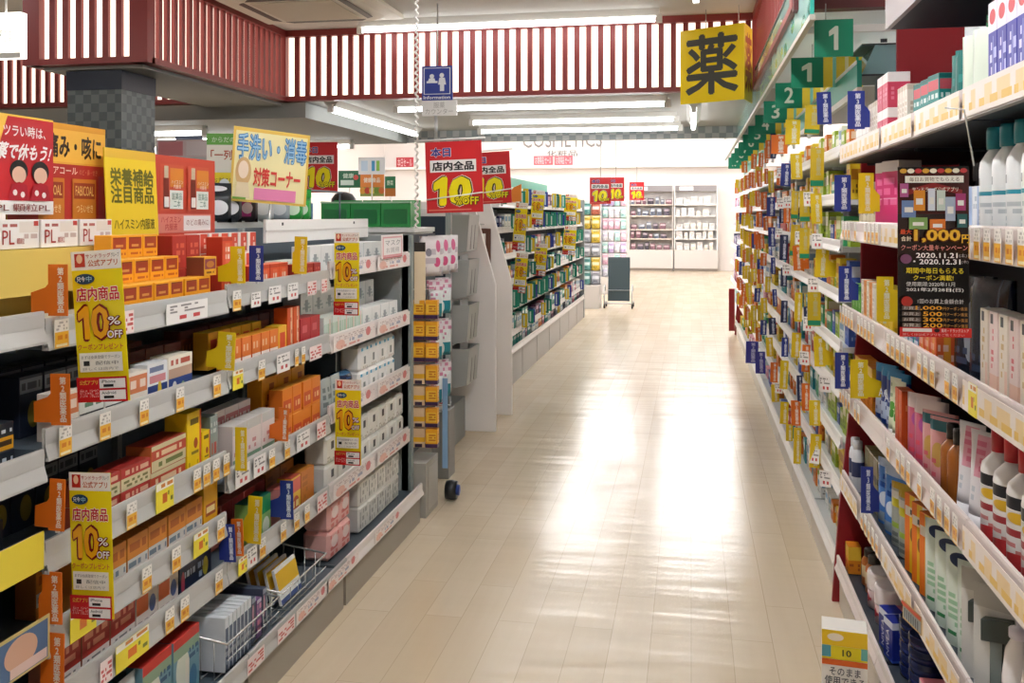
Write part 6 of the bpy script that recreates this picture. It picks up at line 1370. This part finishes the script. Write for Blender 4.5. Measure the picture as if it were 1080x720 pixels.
# ---- red ten percent signs
def sale_sign(x, y, z, w, h, rot, label, roll=0.0, bar=True):
    c = Card(w, h, '#CB2229', .004, .28, .0006)
    c.rect(.02, .02, .98, .98, '#D2262C'); c.text('本日', .09, .78, .46, .92, '#F3E9EA', .06); c.text('本日', .1, .785, .45, .915, '#2B2F8C', .03)
    c.rect(.08, .57, .9, .74, '#F3EEEA'); c.text('店内全品', .12, .59, .86, .72, '#1E1A1C', .035)
    c.ten(.1, .075, .84, .53, '#F6F0E0', .14, .14); c.ten(.11, .085, .83, .52, '#4A3A10', .12, .14); c.ten(.13, .10, .81, .505, '#F2E012', .07, .14)
    c.text('%OFF', .5, .1, .95, .22, '#4A3A10', .08); c.text('%OFF', .52, .105, .93, .215, '#F2E012', .02); c.rect(.04, .03, .8, .05, '#E47A6A')
    o = c.make('sale_sign', (x, y, z), rot); o.rotation_euler = (0, roll, rot)
    if bar:
        b = MB(); b.tube([(-.06, .006, h + .01), (w + .02, .006, h + .012)], .005, WHITEP, 8); b.obj('hanging_bar', o)
        b = MB(); b.tube([(-.0, -.006, h * .19), (w + .0, -.006, h * .27)], .004, WHITEP, 6); b.obj('lower_cord', o)
    tag(o, label, 'sale sign', 'red ten percent sale signs'); return o
o = sale_sign(-1.372, 4.84, 1.615, .305, .375, 0, 'large red ten percent sale sign hanging beside white chain', -.03)
X0, d0 = on_y(510, 6.1); sale_sign(X0 - .10, 6.1, 1.6 + .012 * d0, .29, .34, -.0, 'red ten percent sale sign partly behind the large one', -.05)
X0, d0 = on_y(320, 7.2); sale_sign(X0 - .02, 7.2, 1.6 + .025 * d0, .30, .405, .1, 'red ten percent sale sign behind pale yellow poster', 0, False)
for u, v0, v1, wu, Y, lab in ((622, 187, 215, 22, 12.0, 'red ten percent sale sign above far tester shelves, nearer of pair'), (641, 187, 212, 17, 13.6, 'red ten percent sale sign above far shelves, half hidden'), (664, 192, 211, 15, 17.5, 'small red ten percent sale sign before cosmetics wall')):
    X0, d0 = on_y(u, Y); o = sale_sign(X0, Y, z_at(v1, d0), wu * d0 / F / CP, (v1 - v0) * d0 / F, 0, lab, 0, False)
    b = MB(); w_ = wu * d0 / F / CP; h_ = (v1 - v0) * d0 / F; b.tube([(w_ / 2, .006, h_), (w_ / 2, .006, ZH - z_at(v1, d0) - .01)], .004, WIRE, 5); b.obj('hanger_wire', o)
# chain and information sign
b = MB(); pts = []
for i in range(172):
    a = i * 1.5; pts.append((.008 * math.cos(a), .008 * math.sin(a), -i * .0088))
b.tube(pts, .006, M('#EDEAE4', .35), 5)
o = b.obj('spiral_hanger', None, 0, (-1.435, 4.86, 3.045)); tag(o, 'white spiral cord hanging from ceiling beside sale sign', 'cord')
X0, d0 = on_y(445, 6.2); X1, d1 = on_y(477, 6.2)
c = Card(X1 - X0, .036 * d0, '#26389A', .02, .3, .0006)
c.rect(.06, .17, .94, .95, '#E6E9F2'); c.rect(.09, .19, .91, .93, '#2B3F9E')
W = '#F0F2F6'
c.ell(.33, .70, .075, .065, W); c.poly([(.2, .55), (.45, .55), (.42, .64), (.24, .64)], W); c.rect(.16, .5, .52, .56, W); c.ell(.66, .72, .075, .07, W); c.poly([(.54, .45), (.8, .45), (.76, .65), (.58, .65)], W); c.rect(.6, .26, .74, .46, W)
c.text('Information', .06, .03, .94, .13, W, .02)
o = c.make('information_sign', (X0, 6.2, z_at(106, d0)), 0); tag(o, 'blue information sign with two white figures', 'hanging sign')
c = Card(X1 - X0 + .03, .016 * d0, '#F2F0EC', .02, .4, .0006); c.text('服薬\nカウンター', .1, .1, .9, .9, '#B9B4B0', .0)
pl_ = c.board.obj('name_plate', o); pl_.location = (0, 0, -.016 * d0 - .002); c.pr.obj('lettering', pl_)
b = MB(); w_ = X1 - X0; b.tube([(w_ * .45, .01, -.016 * d0), (w_ * .45, .01, -.26)], .012, M('#C9CBCB', .3, .5), 8); b.tube([(w_ * .5, .01, .036 * d0), (w_ * .5, .01, 3.04 - z_at(106, d0))], .005, WIRE, 6); b.obj('support_pole', o)
# poster on a pole (green top) and lit sign at the upper corner
c = Card(.30, .38, '#F0EBDD', .004, .4); c.rect(0, .82, 1, 1, '#6DAF4E'); c.text('からだの不調に', .1, .86, .9, .95, '#D9E8C8', .01); c.text('「一列並び」', .08, .58, .94, .74, '#B5502A', .02); c.rect(0, .12, 1, .38, '#F0D92E'); c.text('お並び下さい', .1, .22, .9, .3, '#8A7A2A', .01); c.ell(.35, .2, .1, .08, '#E4E9EA'); c.ell(.65, .18, .1, .08, '#E4E9EA')
X0, d0 = on_y(218, 5.28); o = c.make('queue_poster', (X0, 5.28, 1.72), .3); tag(o, 'green topped queue notice behind red framed poster', 'poster')
b = MB(); b.tube([(.15, .008, 0), (.15, .008, -1.72)], .012, WHITEP, 8); b.lathe([(.16, 0), (.16, .015), (.02, .03)], WHITEP, 20, .15, .008, -1.72); b.obj('floor_stand', o)
X0, d0 = on_y(-14, 4.4); c = Card(.20, .24, '#FFFAF0', .05, .4, .0006); c.board.mats[0] = M('#FFF9EE', .4, emit=.9); c.rect(.0, .0, 1, .12, '#E9E6DE'); c.text('薬です。\nお手洗い', .35, .3, .88, .62, '#5E6A3A', .01)
o = c.make('lit_sign', (X0, 4.4, 2.43), 0); tag(o, 'lit white sign at ceiling corner beside red lattice', 'lit sign')
b = MB(); b.tube([(.1, .02, .24), (.1, .02, .61)], .006, WHITEP, 6); b.obj('hanger_rod', o)
# ================================================================== FAR SHELVES ON THE LEFT, COSMETICS WALL
XD = -1.70
SD = [1.70, 1.47, 1.22, 0.97, 0.72, 0.47]
for i in range(8):
    bay('shelving_unit', f'far tester shelving bay of teal and yellow flags, {ordw(i + 1)} from near end', 1, XD, -2.12, 7.56 + i * .92, 8.48 + i * .92, SD, 1.86, M('#4A525A', .6), M('#5A6268', .5), M('#DDD8D4', .3), rail_h=.055, kickmat=M('#B5B0AC', .5), up=(0, 0), kick=.30, xbase=-1.67)
CB = [('teal boxed item', cheap('#1F9080', '#E0ECE6', '#0F5A50', 11)), ('white boxed item', DB[2][1]), ('yellow boxed item', DB[0][1]), ('navy boxed item', cheap('#2A3468', '#D0D6EA', '#8A94C8', 12)), ('orange boxed item', DB[1][1]), ('rose boxed item', cheap('#C97A86', '#F0DCDC', '#8A3A4A', 13)), ('grey boxed item', cheap('#8C9096', '#DADCDE', '#55595E', 14)), ('plum boxed item', cheap('#5A2E4A', '#D9B6C4', '#A86A8A', 15))]
for si, zs in enumerate(SD + [.325]):
    y = 7.6
    while y < 14.8:
        w = RND.choice((.08, .11, .14)) if y < 10 else RND.choice((.16, .22)); h = RND.choice((.10, .13, .15, .17)) if si < 6 else .09
        if (y - 7.56) % .92 + w > .905: y = 7.56 + (int((y - 7.56) / .92) + 1) * .92 + .02; continue
        look, mt = CB[RND.choice([0, 0, 1, 1, 2, 3, 4, 5, 6, 7, 1])]
        o = put(p_boxw('boxed_item', w, .07, h, mt), XD - .06, y + w / 2, zs + .001, PI / 2); reg(o, look, f"on far tester shelves' {SHN[si]} row", 'boxed item', f"{plural(look)} on far tester shelves' {SHN[si]} row")
        y += w + RND.uniform(.015, .05)
TGM = {}
def teal_flag(y, z, h, col, nm):
    k = (h, col)
    if k not in TGM:
        b = MB(); b.box(0, .055, 0, .004, 0, h, M(col, .35)); b.face([(.016, -.0006, h * .12), (.03, -.0006, h * .12), (.03, -.0006, h * .88), (.016, -.0006, h * .88)], M('#D6E6DE', .4)); b.box(.0, .02, -.003, .007, -.02, .004, M('#DADADA', .3)); TGM[k] = b.mesh('shelf_flag')
    o = link('shelf_flag', TGM[k], None, (XD + .022, y, z)); lf = f"on far tester shelves' {SHN[min(range(6), key=lambda i: abs(SD[i] + .01 - z))]} row"; reg(o, f'{nm} divider flag', lf, 'shelf flag', f'{nm} divider flags {lf}', y, z)
for i in range(115):
    y = RND.uniform(7.7, 14.6); zs = RND.choice(SD); col, nm = RND.choice([('#128A72', 'teal')] * 3 + [('#E2C21E', 'yellow'), ('#2B3F9E', 'blue'), ('#12705E', 'deep teal')])
    teal_flag(y, zs + .01, RND.choice((.14, .17)), col, nm)
for u, v0, v1, lab in ((540, 213, 263, 'yellow coupon strip at far tester shelves, uppermost by white panel'), (541, 266, 308, 'yellow coupon strip at far tester shelves, lower by white panel'), (559, 200, 236, 'yellow coupon strip high on far tester shelves, second bay'), (562, 256, 290, 'yellow coupon strip low on far tester shelves, second bay'), (594, 204, 232, 'yellow coupon strip high on far tester shelves, deeper in'), (593, 238, 268, 'yellow coupon strip low on far tester shelves, deeper in')):
    d = depth_x(u, XD + .03); y = y_at(u, XD + .03); coupon_strip('', XD + .03, XD + .03 + 13 * d / F / CP, y, z_at(v1, d), z_at(v0, d), .08, lab)
b = MB(); b.box(-.02, .02, 0, 3.2, 0, .11, M('#3DBFA8', .3)); b.box(-.02, .022, 0, 3.2, .0, .015, WHITEP); o = b.obj('teal_header', None, 0, (-1.80, 8.6, 1.88)); tag(o, 'teal header board on top of far tester shelves', 'header board')
b = MB(); b.prism([(0, 0), (.17, 0), (.17, .16), (.1, .13), (.03, .05)], 'y', 0, .01, M('#EF8A2A', .4)); o = b.obj('topper_card', None, 0, (-1.70, 8.55, 1.735)); tag(o, 'orange curved topper card on far tester shelves', 'topper card')
b = MB(); b.box(-2.14, -1.66, 0, .04, 0, 1.86, M('#8F9694', .4)); o = b.obj('end_post_board', None, 0, (0, 14.93, 0)); tag(o, 'grey end post of far tester shelves', 'end panel')
# display stands before the cosmetics wall
def goods_stand(u0, u1, v0, vb, Y, label, looks, rows, base):
    X0, d0 = on_y(u0, Y); X1, _ = on_y(u1, Y); zt = z_at(v0, d0); w = X1 - X0
    g = bpy.data.objects.new('goods_stand', None); COL.objects.link(g); g.location = (X0, Y, 0)
    b = MB(); b.box(0, w, .25, .27, .1, zt, M('#E9E6E4', .5)); b.obj('back_panel', g)
    b = MB(); b.box(0, w, 0, .4, 0, base, M('#CFC9C4', .5)); b.obj('base', g, .003)
    b = MB(); b.box(-.02, 0, 0, .3, 0, zt, M('#C9CCCE', .4)); b.obj('side_post', g)
    tag(g, label, 'display stand')
    n = max(2, int(w / .12)); hh = (zt - base) / rows
    for r in range(rows):
        for k in range(n):
            look, mt = looks[RND.randrange(len(looks))]
            o = put(p_hang('hang_pack', w / n * .92, hh * .95, mt, mt, .05), X0 + (k + .5) * w / n, Y + .2, base + r * hh + .004, 0); nm = ['bottom', 'second', 'third', 'fourth', 'fifth', 'sixth', 'seventh'][r]; reg(o, look, ('on pastel' if 'pastel' in label else 'on mixed') + f' goods stand, {nm} row up|', 'hanging pack', plural(look) + (' on the pastel stand' if 'pastel' in label else ' on the mixed stand'), X0 + k * .1, base + r * hh)
PST = [('lilac pastel pack', cheap('#D9C6EA', '#F3EEF8', '#A88AC9', 21)), ('mint pastel pack', cheap('#C6EAE4', '#F0F8F6', '#7AB8C4', 22)), ('pink pastel pack', cheap('#F2C9DA', '#FBF0F4', '#D98AB0', 23)), ('white pastel pack', cheap('#F3F1F4', '#DCD6E8', '#B9B0CC', 24))]
MXD = [('mixed red pack', cheap('#C9705A', '#F0DCD2', '#8A3E2E', 25)), ('mixed yellow pack', cheap('#E2C24A', '#F6EEC8', '#8A7A2A', 26)), ('mixed grey pack', cheap('#A9AAB2', '#E4E4EA', '#6A6C78', 27)), ('mixed teal pack', cheap('#6FA8A4', '#E0EEEC', '#2E6A66', 28))]
goods_stand(634, 660, 205, 300, 19.5, 'white stand of pastel packs before cosmetics wall', PST, 7, .35)
goods_stand(612, 632, 212, 325, 16.4, 'narrow stand of mixed packs beside folded cart', MXD, 6, .40)
# folded cart
X0, d0 = on_y(641, 16.6); X1, d1 = on_y(664, 16.6); w = X1 - X0
g = bpy.data.objects.new('folded_cart', None); COL.objects.link(g); g.location = (X0, 16.6, 0)
b = MB(); b.prism([(.02, .12), (.05, .12), (.16, .88), (.13, .88)], 'x', 0, w, M('#3A4A50', .5)); b.box(-.005, w + .005, .01, .05, .30, .315, M('#B9BEC0', .3)); b.obj('seat_panel', g, .004)
MTB = M('#D5D7D6', .25, .4)
for s, nm in ((-.05, 'a'), (w + .05, 'b')):
    b = MB(); b.tube([(s, .30, .09), (s, -.12, .09), (s, -.14, .2), (s, -.10, .36), (s, 0.02, .40), (s, .08, .30)], .013, MTB, 8); b.obj('side_frame', g)
    for yy in (.28, -.10):
        b = MB(); b.lathe([(.012, -.012), (.045, -.012), (.045, .012), (.012, .012)], M('#1E2022', .5), 16); o = b.obj('wheel', g, 0, (s, yy, .046), 0); o.rotation_euler = (0, PI / 2, 0)
b = MB(); b.tube([(-.05, -.12, .09), (w + .05, -.12, .09)], .012, MTB, 8); b.obj('cross_bar', g)
tag(g, 'dark folded seat cart with white tube frame in far aisle', 'cart')
# cosmetics wall units
YC = 28.1
for (u0, u1, dk, lab) in ((663, 710, True, 'cosmetics shelving unit of dark goods under dim header'), (711, 757, False, 'white cosmetics shelving unit with pale goods')):
    X0, d0 = on_y(u0, YC); X1, _ = on_y(u1, YC); w = X1 - X0
    g = bpy.data.objects.new('cosmetics_unit', None); COL.objects.link(g); g.location = (X0, YC, 0)
    wd = M('#E6D9CC', .4); b = MB(); b.box(0, w, .40, .44, 0, 2.5, M('#D9D4D0' if dk else '#F1EFEC', .5)); b.obj('back_panel', g)
    b = MB(); b.box(0, w, 0, .4, .08, .62, M('#D5CFCB', .5)); b.box(0, w, .02, .4, 0, .08, M('#8A7F76', .5)); b.obj('base_cabinet', g, .004)
    for s in (0, w - .03):
        b = MB(); b.box(s, s + .03, .0, .4, .62, 2.5, M('#CFC9C6' if dk else '#EFEDEA', .5)); b.obj('side_panel', g)
    b = MB(); b.box(.03, w - .03, .1, .4, 2.33, 2.5, M('#8C878A', .4)); b.box(.15, .55, .09, .1, 2.36, 2.47, M('#F3F1F0', .3)); b.obj('header_box', g)
    zs_ = [.95, 1.22, 1.62, 1.95]
    for z in zs_:
        b = MB(); b.box(.03, w - .03, .02, .4, z - .03, z, wd if dk else M('#F0EEEC', .4)); b.obj('shelf', g)
    tag(g, lab, 'shelving unit')
    pal = [('dark cosmetic tester', cheap('#3A3440', '#B5A6B0', '#6A5E70', 31)), ('plum cosmetic tester', cheap('#6E4A56', '#D9C0C6', '#A87A86', 32)), ('grey cosmetic tester', cheap('#6A7080', '#D0D4DC', '#3E4450', 33))] if dk else [('pale cosmetic tester', cheap('#E9E4E2', '#D2C6C2', '#B9A6A0', 34)), ('cream cosmetic tester', cheap('#EADFD2', '#F6F2EC', '#C0AA92', 35))]
    for zi, z in enumerate([.62] + zs_):
        k = .06
        while k < w - .2:
            ww = RND.choice((.1, .14, .18)); look, mt = RND.choice(pal); o = put(p_box('cosmetic_tester', ww, .1, RND.choice((.14, .18, .22)), mt), X0 + k + ww / 2, YC + .12, z + .001, 0)
            reg(o, look, f'on cosmetics unit {["cabinet top", "lowest shelf", "second shelf", "third shelf", "top shelf"][zi]}|', 'cosmetic tester', f'{plural(look)} on the {"dark" if dk else "white"} unit', X0 + k); k += ww + .05
# lettering on the far wall
def wall_sign(st, u0, u1, v0, v1, col, label, bold=0.0, back=None):
    X0, d0 = on_y(u0, 28.57); X1, d1 = on_y(u1, 28.57); z0, z1 = z_at(v1, d0), z_at(v0, d0)
    b = MB(); vs_, fs_, _ = glyphs(st); w = X1 - X0; h = z1 - z0
    if back:
        b.box(0, w, .004, .02, 0, h, M(back, .5)); b.raw([(w * (.08 + .84 * a), .002, h * (.1 + .8 * c)) for a, c in vs_], fs_, M(col, .5))
    else: b.raw([(w * a, .02, h * c) for a, c in vs_], fs_, M(col, .5))
    o = b.obj('wall_lettering' if not back else 'wall_sign', None, 0, (X0, 28.56, z0)); tag(o, label, 'wall lettering' if not back else 'wall sign')
wall_sign('COSMETICS', 551, 635, 138, 156, '#8A8480', 'grey capital lettering spelling cosmetics on far wall')
wall_sign('化粧品', 577, 609, 158.5, 165, '#6A6664', 'small dark Japanese lettering below cosmetics lettering', .01)
wall_sign('お買得品 セール', 563, 583, 164.5, 174, '#F3D9D9', 'small red board on far wall, first below lettering', .02, '#D8606A')
wall_sign('お買得品 セール', 585, 604, 164.5, 174, '#F3D9D9', 'small red board on far wall, second below lettering', .02, '#D8606A')
wall_sign('本日セール', 418, 436, 166, 177, '#F3D9D9', 'small red board on far wall beyond green bins', .02, '#C8424C')
b = MB(); b.box(XL + .01, XR - .01, 28.2, 28.59, 3.05, 3.12, M('#F3F0EE', .5)); struct(b.obj('trim_10'))
# far right rack with bright goods
for i in range(3):
    bay('shelving_unit', f'white goods rack beyond numbered drug rack, {ordw(i + 1)} bay', -1, .70, 1.1, 13.6 + i * 1.2, 14.8 + i * 1.2, [1.7, 1.4, 1.1, .8, .5], 2.0, M('#F0EFEE', .5), M('#E6E6E4', .5), M('#F2F0EE', .3), up=(0, 0), kickmat=M('#E6E0DA', .5))
PKD = PST + [('dark rose pack', cheap('#A83A5E', '#EBC2D0', '#5A1E34', 41)), ('navy pack', cheap('#34406E', '#C9D0E6', '#1E2848', 42))]
for si, z in enumerate((1.7, 1.4, 1.1, .8, .5, .16)):
    for k in range(11):
        if (k * .31 + .3) % 1.2 > 1.0: continue
        look, mt = PKD[RND.randrange(6)]
        o = put(p_boxw('goods_box', .2, .1, RND.choice((.16, .2)), mt), .78, 13.78 + k * .31, z + .001, -PI / 2); reg(o, look, f"on white goods rack's {SHN[si]} shelf", 'goods box', f"{plural(look)} on white goods rack's {SHN[si]} shelf")
# things hung between far wall and left shelves: mid racks and posters behind the bins
g = bay('shelving_unit', 'white low shelving behind the green bins with food posters', 1, -3.3, -3.9, 9.9, 11.5, [.5, .9, 1.3], 1.72, M('#E4E2DE', .5), M('#E9E7E3', .5), RAILW, up=(0, 0))
for (u0, u1, v0, v1, base, bits, lab) in ((357, 380, 180, 198, '#1E6A44', 'g', 'dark green poster above green bins'), (380, 405, 183, 207, '#E58A3A', 'o', 'orange food poster above green bins'), (406, 417, 186, 207, '#2A7A4E', 'h', 'small green and orange poster above green bins'), (378, 406, 166, 184, '#EDEBEA', 'w', 'white panel with blue squares above food posters')):
    Y = 9.84 if bits != 'w' else 9.76; X0, d0 = on_y(u0, Y); X1, _ = on_y(u1, Y); h = (v1 - v0) * d0 / F
    c = Card(X1 - X0, h, base, .01, .4, .0008)
    if bits == 'g': c.rect(.1, .15, .7, .45, '#D9E8DC'); c.text('健康', .2, .55, .7, .85, '#C9DDC8', .02); c.ell(.8, .6, .12, .15, '#D9544A')
    elif bits == 'o': c.rect(0, 0, 1, .4, '#8FA04A'); [c.ell(.1 + i * .2, .25, .12, .15, ['#E2A23A', '#C9482E', '#EBD26A', '#7A9A3A', '#D9702E'][i]) for i in range(5)]; c.text('健康食品', .15, .6, .85, .82, '#F6E8D0', .02)
    elif bits == 'h': c.rect(0, 0, 1, .4, '#C9762E'); c.text('野菜', .2, .55, .8, .8, '#D9E8D0', .02)
    else: c.rect(.1, .2, .35, .8, '#C9D9E8'); c.rect(.5, .2, .62, .8, '#4AA0D2'); c.rect(.68, .2, .8, .8, '#8CC24A')
    o = c.make('shelf_poster', (X0, Y, z_at(v1, d0)), 0); tag(o, lab, 'poster')
    b = MB(); b.tube([((X1 - X0) / 2, .012, 0), ((X1 - X0) / 2, .012, -z_at(v1, d0) + .0)], .008, WHITEP, 6); b.obj('floor_pole', o)
for k in range(10):
    c = Card(.16, .14, ['#DDE3D2', '#E9E2D0', '#CFE0D2'][k % 3], .03, .4, .0008); c.rect(.1, .5, .9, .8, '#8FA07A'); c.text('特価', .2, .15, .8, .4, '#B5482E', .01)
    o = c.make('shelf_pack', (-3.44, 9.95 + k * .15, 1.302), PI / 2); reg(o, 'pale green shelf pack', 'on low shelving behind bins', 'pack', 'pale packs behind the bins')
# dark screen and white board beside the pillar
X0, d0 = on_y(185, 8.0); c = Card(.24, .2, '#1E2A48', .05, .3); c.rect(.05, .06, .95, .94, '#223052'); o = c.make('wall_screen', (X0, 8.0, z_at(161, d0)), .3); tag(o, 'dark navy screen hanging beside grey checked pillar', 'screen')
b = MB(); b.tube([(.12, .03, .2), (.12, .03, 2.37 - z_at(161, d0))], .01, STEELD, 6); b.obj('ceiling_rod', o)
X0, d0 = on_y(44, 7.6); c = Card(.22, .17, '#ECEBE8', .02, .4, .001); c.text('お薬', .15, .2, .85, .8, '#2A2A2C', .04); o = c.make('hanging_board', (X0, 7.6, z_at(150, d0)), 0); tag(o, 'white board with black print left of checked pillar', 'board')
b = MB(); b.tube([(.11, .01, .17), (.11, .01, 2.375 - z_at(150, d0))], .008, STEELD, 6); b.obj('ceiling_rod', o)
c = Card(.62, .12, '#E2C9C6', .12, .4); c.rect(.02, .1, .3, .9, '#D9888A'); c.rect(.34, .1, .62, .9, '#E9D9D6'); c.rect(.66, .1, .98, .9, '#C9707A')
X0, d0 = on_y(165, 5.9); o = c.make('stock_carton', (X0, 5.9, z_at(166, d0)), .1); tag(o, 'pink and white stock carton on rack behind posters', 'carton')
b = MB(); b.box(X0 - .1, X0 + .8, 5.85, 6.35, 0, z_at(166, d0) - .002, M('#C9C8C4', .5)); b.box(X0 - .11, X0 + .81, 5.84, 6.36, .6, .64, RAILW); b.box(X0 - .11, X0 + .81, 5.84, 6.36, 1.2, 1.24, RAILW); o = b.obj('tall_cabinet', None, .003); tag(o, 'pale tall cabinet beside checked pillar', 'cabinet')
EXPO = 1.5
# ================================================================== LABELS, CAMERA, LIGHT SETTINGS
finish_labels()
bpy.data.scenes.remove(GSC)
cd = bpy.data.cameras.new('camera'); cam = bpy.data.objects.new('camera', cd); COL.objects.link(cam)
cam.location = (0, 0, H); cam.rotation_euler = (PI / 2, 0, PHI)
cd.sensor_width = 36; cd.lens = F / 1080 * 36; cd.shift_y = -(360 - HY) / 1080; cd.clip_start = 0.05; cd.clip_end = 100
SC.camera = cam
w = bpy.data.worlds.new('world'); SC.world = w; w.use_nodes = True
w.node_tree.nodes['Background'].inputs[0].default_value = (0.9, 0.95, 1, 1); w.node_tree.nodes['Background'].inputs[1].default_value = 0.3
vs = SC.view_settings; vs.view_transform = 'Standard'; vs.look = 'None'; vs.exposure = EXPO; vs.gamma = 1; vs.use_curve_mapping = False
SC.cycles.use_denoising = True
SC.cycles.max_bounces = 8; SC.cycles.diffuse_bounces = 4; SC.cycles.glossy_bounces = 3
